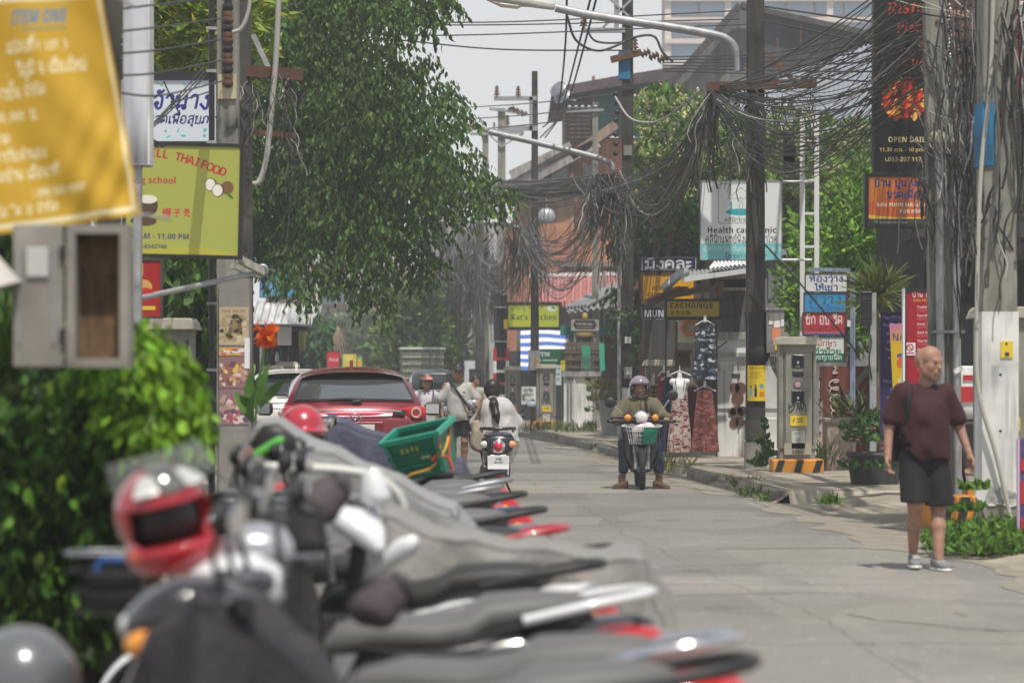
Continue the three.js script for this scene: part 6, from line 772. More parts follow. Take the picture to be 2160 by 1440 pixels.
{ // middle distance
  sign('restaurant_sign', 'lime yellow kitchen restaurant sign behind the weathered pole', 'sign', 1069, 637, 1182, 696, 94, 512, (c, w, h) => { fill(c, '#b3bf37', 0, 0, w, h); text(c, "Kat's Kitchen", 24, 176, 'bold 84px serif', '#3f4a2c', 'left', 470); script(c, 'อาหารไทย', 30, 74, 34, '#6f7a2c', 'l', 1.6); c.fillStyle = '#d5dcc8'; c.beginPath(); c.ellipse(440, 52, 50, 34, 0, 0, 7); c.fill(); c.fillStyle = '#2c7a4a'; c.beginPath(); c.ellipse(458, 44, 22, 10, .5, 0, 7); c.fill(); }, { f: .1, frame: M.black, t: .2 });
  const sg = sign('street_name_sign', 'navy and gold street name sign above the reed fence', 'street sign', 1204, 671, 1264, 699, 84, 256, (c, w, h) => { fill(c, '#9ea3ac', 0, 0, w, h); c.fillStyle = '#b08c3c'; c.beginPath(); c.ellipse(w / 2, h / 2, w * .47, h * .44, 0, 0, 7); c.fill(); c.fillStyle = '#1d2130'; c.beginPath(); c.moveTo(20, h / 2); c.lineTo(40, 18); c.lineTo(w - 40, 18); c.lineTo(w - 20, h / 2); c.lineTo(w - 40, h - 18); c.lineTo(40, h - 18); c.fill(); script(c, 'ราชดำเนิน ซอย 1', w / 2, 62, 20, '#ccc', 'c', 1.7, 0, 170); text(c, 'RACHADAMNOEN SOI 1', w / 2, 88, 'bold 14px sans-serif', '#bbb', 'center', 170); }, { t: .08 }); part(sg, 'crest', [sp(.08, 0, .42, 0, 1, 1.4, .4), sp(.14, 0, -.05, 0, 2, .7, .3)], mk([.5, .36, .1], .5)); for (const x of [-.28, .28]) part(sg, 'post', cy([x, -1.2, -.05], [x, 0, -.05], .035), M.galv);
  sign('leaf_sign', 'round white sign with a dark leaf at the end of the white awning', 'sign', 0, 0, 1, 1, 69, 8, () => {}, {}).removeFromParent();
  const rs = thing('leaf_sign', 'round white sign with a dark leaf at the end of the white awning', 'sign', P(652, 654, 69)); part(rs, 'disc', tr(new THREE.CylinderGeometry(.21, .21, .06, 30), 0, 0, 0, Math.PI / 2), M.whiteClean); part(rs, 'leaf', [-1.2, -.6, 0, .6, 1.2].map((a) => tr(leafGeo(.15 - Math.abs(a) * .03, .05, 0, 0), 0, -.08, .035, 0, 0, a)), mk([.03, .08, .06], .7)); part(rs, 'rim', tr(new THREE.TorusGeometry(.21, .015, 6, 30), 0, 0, .02), M.galv);
  sign('blue_billboard', 'pale blue lattice billboard behind the hanging fig leaves', 'sign', 548, 572, 618, 628, 80, 256, (c, w, h) => { fill(c, '#4a93c8', 0, 0, w, h); c.strokeStyle = '#8fc0de'; c.lineWidth = 4; for (let i = 0; i < 5; i++) { c.beginPath(); c.moveTo(i * 60, h); c.lineTo(i * 60 + 60, 0); c.stroke(); } fill(c, 'rgba(220,235,245,.6)', 20, h * .7, 120, 8); }, {});
  sign('far_red_sign', 'small red shop sign above the roof of the red car', 'sign', 689, 740, 716, 776, 97, 128, (c, w, h) => { fill(c, '#c42a3c', 0, 0, w, h); text(c, 'Nice', w / 2, h * .6, 'italic bold 48px serif', '#e8cfd2'); }, { t: .1 }); sign('far_yellow_sign', 'pale yellow board beside the far red sign', 'sign', 722, 745, 752, 776, 142, 64, (c, w, h) => { fill(c, '#cdb93a', 0, 0, w, h); fill(c, '#d8c964', 6, 6, 40, 30); }, { t: .1 }); sign('far_yellow_sign', 'narrow yellow and green board right of the pale yellow board', 'sign', 753, 748, 764, 776, 143, 32, (c, w, h) => { fill(c, '#cfae22', 0, 0, w, h); fill(c, '#3c9a5c', 0, 0, w, h * .25); }, { t: .1 });
  sign('burger_poster', 'black burger poster with yellow lettering before the cabinet', 'poster', 1363, 812, 1410, 868, 54.5, 256, (c, w, h) => { fill(c, '#17151c', 0, 0, w, h); c.save(); c.rotate(-.12); text(c, "I'P burger", 22, 84, 'bold 44px sans-serif', '#b08a2c', 'left'); text(c, 'Really good', 14, 130, 'bold 44px sans-serif', '#8a7a34', 'left'); text(c, 'Burger', 20, 176, 'bold 42px sans-serif', '#c5c2b8', 'left'); c.restore(); c.fillStyle = '#b8862c'; c.beginPath(); c.ellipse(180, 230, 70, 40, 0, 0, 7); c.fill(); c.fillStyle = '#6f9a2c'; c.fillRect(90, 246, 166, 14); }, { f: .012 });
  sign('menu_poster', 'burger menu poster with coloured price bars below the black poster', 'poster', 1374, 868, 1412, 952, 54.5, 128, (c, w, h) => { fill(c, '#7a6a2c', 0, 0, w, h); fill(c, '#5c8a34', 0, 0, w, 40); const L = [['DUCK', '#a08a30'], ['PORK BURGER', '#8a6f2c'], ['CHEESE', '#3c6fa0'], ['DOUBLE EGG', '#a83c2c'], ['FISH BUN', '#2c6f8a'], ['FRIES', '#8a7a30']]; L.forEach(([s, q], i) => { fill(c, q, 6, 60 + i * 36, w - 12, 28); text(c, s, w / 2, 82 + i * 36, 'bold 20px sans-serif', '#e0d8c0', 'center', 110); }); }, { f: .01 });
  const sb = sign('sandwich_board', 'grey sandwich board at the edge of the road left of the red car', 'sign', 545, 806, 572, 890, 56, 128, (c, w, h) => { fill(c, '#8d8f8c', 0, 0, w, h); fill(c, '#33383a', 10, 20, w - 20, h * .35); fill(c, '#a9aba8', 18, h * .5, w - 36, 30); text(c, 'RENTAL', w / 2, h * .57, 'bold 24px sans-serif', '#444'); }, { f: .02, frame: M.steel });
  for (const [x, y, l] of [[978, 760, 'blank white board behind the man in the grey T-shirt']]) sign('white_board', l, 'sign', 978, 758, 1003, 830, 100, 32, (c, w, h) => { fill(c, '#cfd2d2', 0, 0, w, h); }, {}); sign('chalkboard', 'black menu board hanging behind the riding woman', 'sign', 990, 778, 1016, 812, 97, 64, (c, w, h) => { fill(c, '#20242a', 0, 0, w, h); for (let i = 0; i < 5; i++) fill(c, '#777d84', 10, 20 + i * 12, 30 + (i % 2) * 12, 3); }, {});
  sign('paper_notice', 'teal and white notice pasted right of the far utility cabinet', 'notice', 1168, 770, 1184, 812, 85, 64, (c, w, h) => { fill(c, '#c5d2cc', 0, 0, w, h); ['TH', 'BA', 'HE'].forEach((s, i) => text(c, s, w / 2, 44 + i * 44, 'bold 36px sans-serif', '#3c7a78')); }, { f: 0 }); sign('paper_notice', 'small yellow notice on the edge of the white pier', 'notice', 1183, 760, 1192, 782, 81, 32, (c, w, h) => { fill(c, '#cdbc3a', 0, 0, w, h); fill(c, '#6a6230', 6, 16, 20, 4); fill(c, '#6a6230', 6, 26, 16, 4); }, { f: 0 });
}
// ---------- vehicles ----------
const paint = (c, o = {}) => mk(c, .3, { clearcoat: 1, clearcoatRoughness: .06, ...o });
const PB = { black: paint([.012, .012, .014]), white: paint([.7, .71, .72]), silver: paint([.42, .43, .45], { metalness: .5 }), red: paint([.42, .012, .025]), navy: paint([.015, .02, .07]), grey: paint([.13, .135, .145]), plastic: mk([.02, .02, .021], .5), seat: mk([.035, .034, .034], .55, { map: tWeave, rs: 6 }), seatGrey: mk([.17, .165, .16], .55, { map: tWeave, rs: 6 }), amber: mk([.75, .28, .02], .25, { clearcoat: 1 }), redLens: mk([.5, .008, .012], .15, { clearcoat: 1 }), clear: mk([.7, .7, .7], .1, { clearcoat: 1 }) };
const up = (g) => g.rotateZ(Math.PI / 2);     // loft along x -> along y
const SG = {};
{ // scooter shapes: x forward, rear at about -0.95
  const tyre = () => new THREE.TorusGeometry(.215, .055, 12, 36);
  SG.tyre = tyre(); SG.rim = merged([new THREE.TorusGeometry(.165, .018, 8, 30), ...[0, 1, 2, 3, 4].map((i) => tr(bx(.035, .17, .03, 0, .08, 0), 0, 0, 0, 0, 0, i * 1.2566)), tr(new THREE.CylinderGeometry(.045, .045, .1, 14), 0, 0, 0, Math.PI / 2), tr(new THREE.CylinderGeometry(.09, .09, .01, 20), 0, 0, .05, Math.PI / 2)]);
  SG.fender = sheet((u, v) => { const a = lerp(-.5, 2.3, u), z = lerp(-1, 1, v); return [.62 + Math.cos(a) * (.31 - .03 * z * z), .28 + Math.sin(a) * (.31 - .03 * z * z), z * .075]; }, 20, 6);
  SG.fork = merged([-1, 1].map((s) => cy([.62, .28, s * .09], [.44, .8, s * .07], .022)));
  SG.leg_shield = up(loft([[.34, -.34, .06, .03], [.4, -.4, .15, .06, 3], [.55, -.43, .19, .075, 3], [.75, -.42, .2, .075, 3], [.92, -.38, .17, .07, 3], [1.0, -.33, .1, .05, 2.5]], 24));
  SG.front_panel = up(loft([[.5, -.52, .04, .02], [.6, -.53, .1, .04, 2.5], [.78, -.5, .12, .05, 2.5], [.9, -.46, .09, .04], [.95, -.43, .04, .02]], 18));
  SG.cowl = loft([[.24, 1.0, .05, .05], [.3, 1.01, .13, .075, 2.6], [.4, 1.0, .16, .09, 2.6], [.47, .98, .13, .075], [.52, .965, .07, .045], [.53, .96, .02, .015]], 22);
  SG.headlight = loft([[.46, .975, .09, .05], [.5, .97, .085, .045], [.535, .965, .05, .025], [.545, .965, .01, .01]], 18);
  SG.handlebar = merged([tb([[.24, 1.04, -.36], [.3, 1.04, -.2], [.33, 1.02, 0], [.3, 1.04, .2], [.24, 1.04, .36]], .016, 24, 8), ...[-1, 1].map((s) => cy([.3, 1.06, s * .22], [.2, 1.06, s * .36], .008))]);
  SG.grip = cy([.235, 1.04, .24], [.215, 1.04, .37], .022, .024, 12);
  SG.mirror_stem = tb([[.28, 1.05, .2], [.3, 1.15, .24], [.27, 1.22, .3]], .008, 12, 6); SG.mirror = tr(new THREE.SphereGeometry(.075, 18, 12), .265, 1.235, .325, 0, .25, .2, [.35, .62, 1]); SG.mirror_glass = tr(new THREE.CylinderGeometry(.06, .06, .006, 22), .237, 1.235, .327, 0, .25, Math.PI / 2 + .2, [.7, 1, 1]);
  SG.floor = rb(.42, .07, .3, .03, .1, .31, 0); SG.underbody = loft([[.34, .3, .1, .06], [.2, .26, .16, .08, 4], [-.3, .3, .17, .12, 4], [-.42, .4, .15, .16, 4]], 18);
  SG.rear_body = loft([[.0, .5, .1, .1, 3], [-.06, .52, .14, .2, 3.5], [-.25, .56, .185, .2, 3.2], [-.5, .62, .19, .16, 3], [-.75, .69, .15, .11, 2.8], [-.92, .74, .09, .07, 2.5], [-.98, .76, .03, .03]], 24);
  SG.seat = loft([[.06, .71, .05, .02], [.02, .735, .1, .05, 2.6], [-.1, .755, .14, .06, 2.5], [-.28, .75, .17, .06, 2.5], [-.38, .765, .17, .065, 2.5], [-.45, .81, .165, .065, 2.5], [-.6, .825, .15, .06, 2.5], [-.72, .83, .12, .05, 2.5], [-.78, .83, .07, .03], [-.8, .83, .02, .01]], 30); SG.seat_piping = tb([[.03, .72, 0], [-.05, .715, .13], [-.28, .71, .178], [-.5, .775, .172], [-.72, .79, .125], [-.79, .79, 0]], .006, 40, 5);
  SG.grab_rail = tb([[-.55, .8, -.17], [-.78, .85, -.17], [-.93, .875, -.12], [-.98, .88, 0], [-.93, .875, .12], [-.78, .85, .17], [-.55, .8, .17]], .017, 36, 8);
  SG.tail_light = loft([[-.74, .74, .13, .02], [-.8, .735, .148, .05, 2.6], [-.9, .72, .14, .075, 2.6], [-.99, .705, .1, .065, 2.4], [-1.03, .69, .04, .03], [-1.04, .69, .01, .01]], 22); SG.tail_signal = sp(.035, -.93, .69, .125, 1.3, .9, .8, 12); SG.front_signal = sp(.04, .47, .93, .14, 1.2, .9, .8, 12);
  SG.rear_fender = merged([bx(.34, .02, .13, -.98, .5, 0, 0, 0, .9), bx(.02, .14, .13, -.93, .6, 0)]); SG.plate = bx(.008, .15, .2, -1.05, .5, 0, 0, 0, -.35);
  SG.engine = merged([rb(.5, .2, .2, .06, -.42, .32, .03), tr(new THREE.CylinderGeometry(.12, .12, .1, 18), -.3, .33, .12, Math.PI / 2), rb(.22, .16, .14, .05, -.18, .32, -.02)]); SG.exhaust = merged([loft([[-.35, .3, .05, .05], [-.5, .33, .06, .06], [-.85, .4, .055, .055], [-.9, .41, .03, .03]].map((s) => [...s, 2, -.17]), 16), cy([-.1, .22, -.1], [-.36, .3, -.17], .02)]);
  SG.shock = cy([-.62, .3, .12], [-.5, .58, .12], .03); SG.stand = merged([bar([-.15, .2, .12], [-.2, .02, .2], .02, .02), bar([-.15, .2, -.1], [-.1, .02, -.14], .02, .02)]);
}
function scooter(label, x, d, ry, c, o = {}) {
  const t = thing(o.name ?? 'parked_scooter', label, 'scooter', [x, 0, -d], ry, o.group === undefined ? 'scooters parked along the left side of the road' : o.group);
  const add = (n, g, m, mx = 0, my = 0) => { const k = new THREE.Mesh(SG[g], m); k.name = n; if (mx || my) k.position.set(mx, my, 0); t.add(k); return k; }, mir = (n, g, m) => { add(n, g, m); const k = add(n, g, m); k.scale.z = -1; return k; };
  for (const wx of [.62, -.63]) { const w = add('wheel', 'tyre', M.rubber, wx, .28); const r = new THREE.Mesh(SG.rim, o.rim ?? PB.grey); r.name = 'rim'; w.add(r); }
  add('front_fender', 'fender', c); add('fork', 'fork', M.steel); add('leg_shield', 'leg_shield', c); add('front_panel', 'front_panel', o.front ?? c); add('handlebar_cowl', 'cowl', o.cowl ?? c); add('headlight', 'headlight', PB.clear); add('handlebar', 'handlebar', M.steel); mir('grip', 'grip', PB.plastic);
  if (!o.noMirror) { mir('mirror', 'mirror', o.mirror ?? PB.plastic); mir('mirror_stem', 'mirror_stem', o.stem ?? PB.plastic); mir('mirror_glass', 'mirror_glass', M.chrome); }
  add('floorboard', 'floor', PB.plastic); add('underbody', 'underbody', PB.plastic); add('rear_body', 'rear_body', c); add('seat', 'seat', o.seat ?? PB.seat); mir('seat_piping', 'seat_piping', PB.plastic); if (!o.noRail) add('grab_rail', 'grab_rail', o.rail ?? PB.plastic); add('tail_light', 'tail_light', o.tail ?? PB.redLens); mir('turn_signal', 'tail_signal', PB.amber); mir('turn_signal', 'front_signal', PB.amber); add('rear_fender', 'rear_fender', PB.plastic); add('number_plate', 'plate', M.whiteClean); add('engine', 'engine', M.darkGrey); add('exhaust', 'exhaust', M.steel); add('shock_absorber', 'shock', M.chrome); add('stand', 'stand', PB.plastic);
  return t;
}
const tailX = (d) => interp([[7, .58], [8.15, .53], [10.3, .48], [13.6, .24], [17.7, .05], [23, -.12]], d);
const park = (label, d, ry, c, o) => scooter(label, tailX(d) - .97 + (o?.dx ?? 0), d, Math.PI + ry, c, o);
// cloth over something: profile [x, ridge height, half width, hem height]
function cover(name, label, cat, pos, ry, prof, mat, seed, o = {}) {
  const t = thing(name, label, cat, pos, ry, o.group), x0 = prof[0][0], x1 = prof[prof.length - 1][0], at = (k) => (x) => interp(prof.map((p) => [p[0], p[k]]), x), H = at(1), Wd = at(2), Hm = at(3);
  part(t, 'cloth', sheet((u, v) => { const x = lerp(x0, x1, u), s = v * 2 - 1, a = Math.abs(s), sg = Math.sign(s), f = fbm(u * 9 + seed, v * 4 + seed, 3) - .5, drop = sstep(.25, 1, a), y = lerp(H(x), Hm(x), Math.pow(drop, 1.3)) + .05 * f * (1 - drop * .5) - .02 * Math.abs(Math.sin(x * 11 + seed)) * (1 - drop), z = sg * (Math.min(a / .4, 1) * Wd(x) + drop * .1 * (1 + .7 * Math.sin(x * 19 + seed + sg)) + .03 * f); return [x + .03 * f, y, z]; }, 90, 44), mat);
  return t;
}
const clothMat = (c) => mk(c, .75, { map: tWeave, rs: 3, bump: tRough, bs: .01, brs: 2 });
{
  park('nearest scooter with grey seat, its front wrapped in dark cloth', 7.15, .02, PB.black, { seat: PB.seatGrey });
  cover('handlebar_cloth', 'dark purple-grey cloth draped over the handlebars of the nearest scooter', 'cloth', [tailX(7.15) - .97, 0, -7.15], Math.PI + .02, [[-.1, .6, .1, .35], [.06, .9, .26, .4], [.22, 1.06, .34, .42], [.34, 1.09, .34, .45], [.46, .98, .28, .42], [.62, .6, .16, .3]], clothMat([.032, .027, .034]), 3);
  park('scooter with white cowl, grey seat and red tail, second from the camera', 7.95, -.13, PB.red, { dx: .05, cowl: PB.white, seat: PB.seatGrey, rail: M.chrome, front: PB.white });
  park('scooter with broad white grab rail, third from the camera', 9.4, .1, PB.black, { dx: -.06, rail: PB.white, seat: PB.seatGrey });
  park('white scooter with white leg shield halfway along the near group', 11.0, -.12, PB.white, { dx: -.1, cowl: PB.white, seat: PB.seat });
  cover('seat_cover', 'flat grey sheet stretched over a scooter seat in the near half of the row', 'cloth', [tailX(11.4) - .8, 0, -11.5], Math.PI, [[-1.02, .74, .12, .6], [-.9, .9, .3, .66], [-.4, .95, .36, .7], [-.1, 1.0, .36, .72], [.08, 1.07, .34, .75], [.2, 1.0, .2, .7]], clothMat([.3, .285, .265]), 9);
  park('black scooter under the flat grey seat sheet', 11.8, .06, PB.black, { dx: .04, seat: PB.seatGrey });
  park('black scooter with tall dark mirrors before the red-tailed one', 12.6, -.14, PB.black, { dx: -.16 });
  park('scooter with an open red grab rail at the tail', 13.5, .02, PB.red, { rail: PB.red, seat: PB.seat });
  cover('grey_tarpaulin', 'big pale grey tarpaulin thrown over scooters just left of the red helmet', 'tarpaulin', [-.7, 0, -14.2], Math.PI, [[-.68, .5, .1, .4], [-.61, .78, .26, .42], [-.43, .96, .32, .45], [-.19, 1.08, .36, .45], [.14, 1.23, .38, .48], [.27, 1.29, .38, .5], [.4, 1.36, .36, .5], [.5, 1.36, .3, .5], [.6, 1.16, .26, .45], [.74, .6, .14, .35]], clothMat([.34, .34, .34]), 5);
  park('scooter under the edge of the big tarpaulin', 15.3, .03, PB.grey, { seat: PB.seatGrey, noMirror: true });
  park('dark blue scooter with big red tail light beyond the tarpaulins', 17.3, .04, PB.navy, { seat: PB.seatGrey });
  park('grey scooter with pale seat and black grab rail near the far end of the row', 18.5, -.1, PB.grey, { dx: -.1, seat: PB.seatGrey, rail: M.steel });
  park('black scooter with thin chrome mirrors just before the green crate', 19.7, .02, PB.black, { seat: PB.seatGrey, rail: M.steel, mirror: M.chrome, stem: M.chrome });
  park('scooter carrying the green crate at the far end of the row', 21.2, .0, PB.black, { rail: PB.plastic });
  cover('navy_tarpaulin', 'dusty navy tarpaulin over the last scooter before the red car', 'tarpaulin', [X(820, 22.6), 0, -22.6], Math.PI, [[-.7, .6, .1, .3], [-.58, .93, .22, .35], [-.1, 1.08, .25, .4], [.15, 1.18, .32, .42], [.3, 1.24, .34, .45], [.45, 1.3, .34, .45], [.58, 1.18, .28, .4], [.72, .6, .12, .3]], clothMat([.085, .085, .14]), 25);
  { const sl = thing('headlamp_cowl', 'rounded silver-white cowl catching the sun beside the full-face helmet', 'cowl', P(520, 1178, 8.3), 2.9); part(sl, 'shell', loft([[-.13, .02, .03, .03], [-.1, .02, .1, .07, 2.4], [.0, .01, .13, .1, 2.3], [.1, -.01, .1, .075, 2.3], [.14, -.03, .03, .03]], 26), PB.silver); part(sl, 'lamp', sp(.05, .11, -.02, .03, .6, .9, 1), PB.clear); part(sl, 'bracket', cy([0, -.05, 0], [0, -.35, 0], .03), PB.plastic);
    const cv = (label, px, py, d, L, h, rz, mat) => { const t = thing('grip_cover', label, 'grip cover', P(px, py, d), .3); t.rotation.z = rz; part(t, 'cloth', flesh([[[-L, 0, 0], [L, .01, 0], h, h * .8], [[-L * .4, -.03, .02], [L * .5, -.02, .02], h * .9, h * .7]], .01, .03, null, 0, .02), mat); part(t, 'cuff', tr(new THREE.TorusGeometry(h * .8, .012, 8, 20), L + .01, 0, 0, 0, Math.PI / 2), M.black); };
    cv('mauve padded grip cover standing up in the middle of the handlebars', 684, 1046, 10, .05, .06, .5, clothMat([.09, .065, .075])); cv('dark purple grip cover above the nearest grey seat', 806, 1262, 8.7, .055, .05, .5, clothMat([.07, .05, .06])); cv('black grip cover beside the round amber reflector', 640, 1120, 9.2, .05, .055, 1.2, clothMat([.02, .018, .02]));
    cover('handlebar_cloth', 'charcoal cloth hung over the handlebars behind the silver cowl', 'cloth', [X(560, 10.6), 0, -10.6], .1, [[-.2, .8, .05, .6], [-.12, 1.06, .12, .7], [0, 1.12, .14, .7], [.1, 1.05, .12, .7], [.18, .8, .06, .6]], clothMat([.03, .029, .03]), 33);
    const pr = thing('front_panel', 'bright white plastic front panel of a scooter in the middle of the near group', 'scooter part', P(760, 1110, 10.7), 2.4); part(pr, 'shell', [tr(loft([[-.13, -.02, .02, .02], [-.06, 0, .07, .045, 2.6], [.04, .0, .1, .05, 2.6], [.14, -.03, .05, .03]], 22), 0, 0, 0, 0, 0, .55), tr(loft([[-.07, 0, .02, .02], [-.04, .0, .05, .05, 3], [.06, 0, .03, .03]], 16), -.02, .14, .05, 0, 0, 1.3), tr(loft([[-.1, 0, .02, .02], [-.05, .0, .06, .04, 3], [.12, 0, .03, .02]], 16), -.08, -.1, .1, 0, .4, -.6)], PB.white); part(pr, 'dial', tr(new THREE.CylinderGeometry(.075, .075, .05, 24), .1, .0, .1, 1.2, 0, .4), PB.plastic); part(pr, 'dial_rim', tr(new THREE.TorusGeometry(.075, .012, 8, 28), .1, .03, .12, -.35, 0, .4), M.chrome); part(pr, 'bracket', cy([0, -.05, 0], [.05, -.3, 0], .03), PB.plastic); }
  // pale windshield edge standing between the scooters
  const w = thing('scooter_screen_frame', 'thick pale curved screen frame standing up in the middle of the scooter row', 'screen frame', [0, 0, 0]), d = 12; const rim = [[512, 984], [600, 986], [720, 992], [800, 1010], [845, 1055], [856, 1120], [852, 1150]]; part(w, 'rim', tb(rim.map(([a, b], i) => P(a, b, d + .02 * i)), .02, 50, 8), mk([.6, .59, .55], .5)); part(w, 'bracket', cy(P(690, 1150, d), P(700, 1230, d), .015), M.steel);
  const gp = thing('green_cloth_patch', 'black bag with a bright green stripe tucked on the paler tarpaulin', 'bag', P(575, 945, 13.0)); part(gp, 'body', tr(loft([[-.1, 0, .02, .02], [-.07, 0, .05, .09], [.05, 0, .06, .1], [.1, 0, .03, .05]], 16), 0, 0, 0, 0, 0, .9), PB.plastic); part(gp, 'green_stripe', tr(loft([[-.085, 0, .01, .01], [-.06, 0, .02, .022], [.06, 0, .02, .022], [.085, 0, .01, .01]], 12), -.02, .0, .06, 0, 0, .55), mk([.12, .45, .08], .4));
  // green crate with its cords
  const c = thing('green_crate', 'green plastic crate strapped with orange cords on the back of a scooter', 'crate', [X(905, 21), .89, -21], -.3), g = mk([.01, .22, .13], .45, { map: tGrime, rs: 2 }); const Wb = .34, Wt = .42, Db = .26, Dt = .34, H = .3, rot = .26; const k = new THREE.Group(); c.rotation.set(.3, -.3, .3);
  const wall = (a, b, c2, e) => { const q = [a, b, c2, e].map((p) => V(...p)); return quadS(q[0], q[1], q[2], q[3]); };
  for (const s of [-1, 1]) { part(c, 'side_panel', sheet((u, v) => [lerp(-1, 1, u) * lerp(Wb, Wt, v) / 2, v * H, s * lerp(Db, Dt, v) / 2], 8, 6), g); part(c, 'end_panel', sheet((u, v) => [s * lerp(Wb, Wt, v) / 2, v * H, lerp(-1, 1, u) * lerp(Db, Dt, v) / 2], 8, 6), g); part(c, 'rim', bx(Wt + .05, .035, .03, 0, H, s * Dt / 2), mk([.02, .3, .2], .4)); part(c, 'rim', bx(.03, .035, Dt - .03, s * (Wt / 2 + .01), H + .001, 0), mk([.02, .3, .2], .4)); for (const x of [-.15, .15]) part(c, 'corner_rib', bar([x * 1.05, .02, s * (Db / 2 + .01)], [x * 1.3, H, s * (Dt / 2 + .01)], .025, .02), g); }
  part(c, 'floor', bx(Wb, .015, Db, 0, .01, 0), g); for (const y of [.08, .16]) part(c, 'rib', [bx(lerp(Wb, Wt, y / H) + .02, .02, .02, 0, y + .02, lerp(Db, Dt, y / H) / 2 + .008)], g);
  part(c, 'printed_marks', [[-.08, .22, .035], [-.04, .22, .03], [0, .225, .03], [.035, .22, .025]].map(([x, y, w2]) => bx(w2 * .7, .035, .004, x, y, .165)), mk([.3, .36, .08], .7)); part(c, 'printed_marks', [bx(.07, .018, .004, .08, .15, .16), bx(.16, .025, .004, .0, .05, .15)], mk([.45, .5, .3], .7));
  part(c, 'cord', tb([[.2, .26, .12], [.19, .17, .16], [.12, .12, .175], [.21, .12, .13], [.22, .02, .1]], .008, 30, 6), mk([.6, .09, .03], .5)); part(c, 'cord', tb([[-.19, .03, .16], [-.05, .05, .165], [.1, .07, .17], [.2, .15, .1], [.22, .22, 0]], .009, 30, 6), mk([.7, .36, .04], .5)); part(c, 'cord', tb([[.215, .28, -.1], [.19, .1, .0], [.2, -.02, .05]], .007, 20, 6), mk([.6, .09, .03], .5));
  // basket on the second scooter
  const b = thing('wire_basket', 'dark wire basket with a blue lock on the front of a near scooter', 'basket', P(245, 1290, 8.6)); for (let i = 0; i < 10; i++) part(b, 'wire', tb([[-.08 + .016 * i, 0, .08], [-.1 + .022 * i, .17, .1]], .003, 4, 5), M.black); for (const y of [0, .06, .12, .17]) part(b, 'hoop', tb([[-.09 - y * .15, y, -.09], [.09 + y * .15, y, -.09], [.09 + y * .15, y, .09], [-.09 - y * .15, y, .09]], y === .17 ? .006 : .003, 40, 5, true), y === .17 ? M.steel : M.black); part(b, 'lining', bx(.16, .1, .14, 0, .06, 0), M.black); part(b, 'blue_lock', tb([[-.05, .12, .05], [-.03, .15, .05], [.06, .15, .05]], .012, 16, 6), mk([.02, .12, .4], .4));
}
function helmet(label, p, ry, col, o = {}) {
  const t = thing('helmet', label, 'helmet', p, ry), r = o.r ?? .135; if (o.rz) t.rotation.z = o.rz;
  if (o.full) {   // full face: shell with an eye port, chin bar, visor
    const s = nets((x, y, z) => { const a = Math.hypot(x / 1, y / 1.02, z / 1.12) - r, b = Math.hypot(x * .95, (y + .09) * 1.5, (z - .03) * .86) - r * 1.0, sh = Math.min(a, b), inn = Math.hypot(x, y + .02, z / 1.1) - r + .022, port = Math.max(Math.abs(x) - .115, Math.abs(y + .02) - .05, .02 - z), bot = -y - .15; return Math.max(sh, -inn, -port, bot); }, [-.18, -.19, -.2], [.18, .18, .2], .007);
    part(t, 'shell', s, o.mat ?? PB.red); part(t, 'lining', sp(r - .026, 0, -.01, -.02, 1, 1, 1.05, 20), M.black);
    part(t, 'crown_stripe', sheet((u, v) => { const a = lerp(.5, 2.6, v), q = r + .004; const x = lerp(-.034, .034, u); return [x, Math.sin(a) * q * 1.02, Math.cos(a) * q * 1.12]; }, 2, 16), PB.black); for (const s2 of [-1, 1]) part(t, 'side_panel', sheet((u, v) => { const ph = lerp(.25, .7, u) * s2, el = lerp(.55, 1.05, v), q = r + .003; return [Math.sin(ph * 1.2) * Math.cos(el) * q * 1.3, Math.sin(el) * q * 1.02, Math.cos(ph) * Math.cos(el) * q * 1.12]; }, 6, 6), PB.white); part(t, 'chin_band', tb([[-.13, -.085, .05], [-.08, -.095, .13], [0, -.1, .155], [.08, -.095, .13], [.13, -.085, .05]], .014, 24, 8), mk([.6, .1, .03], .3, { clearcoat: 1 }));
    part(t, 'visor', sheet((u, v) => { const ph = lerp(-1.15, 1.15, u), el = lerp(.5, 1.3, v), q = r + .03; return [Math.sin(ph) * q * (.5 + .5 * Math.cos(el * .5)) * 1.05, Math.sin(el) * q * 1.05 + .01, (Math.cos(ph) * Math.cos(el)) * q * 1.15 - .0]; }, 20, 12), mk([.85, .85, .82], .08, { transmission: .92, thickness: 0 }));
  } else {
    part(t, 'shell', tr(lathe(Array.from({ length: 14 }, (_, i) => { const a = i / 13 * 1.95; return [Math.sin(a) * r * (1 + .02 * (i > 11)), Math.cos(a) * r * 1.02]; }), 32), 0, 0, 0, 0, 0, 0, [1, 1, 1.1]), o.mat); part(t, 'rim', tr(new THREE.TorusGeometry(r * .94, .007, 8, 36), 0, -r * .36, 0, Math.PI / 2, 0, 0, [1, 1.1, 1]), M.black); part(t, 'lining', sp(r * .9, 0, -.012, 0, 1, .9, 1.08, 18), M.black); part(t, 'strap', tb([[-.11, -.06, .02], [-.05, -.2, .04], [.03, -.21, .05], [.11, -.06, .02]], .009, 20, 6), M.black); if (o.logo) part(t, 'brow_badge', bx(.1, .026, .01, .03, -.012, r * 1.09, 0, .2, .3), M.galv); if (o.peak) part(t, 'peak', sheet((u, v) => { const ph = lerp(-1, 1, u); return [Math.sin(ph) * (r + v * .015), .01 - v * .025, Math.cos(ph) * (r * 1.1 + v * .06)]; }, 16, 4), o.mat); if (o.shine) part(t, 'ear_pad', [-1, 1].map((s) => sp(.045, s * r * .93, -.05, 0, .35, 1, 1, 14)), o.mat);
  }
  return t;
}
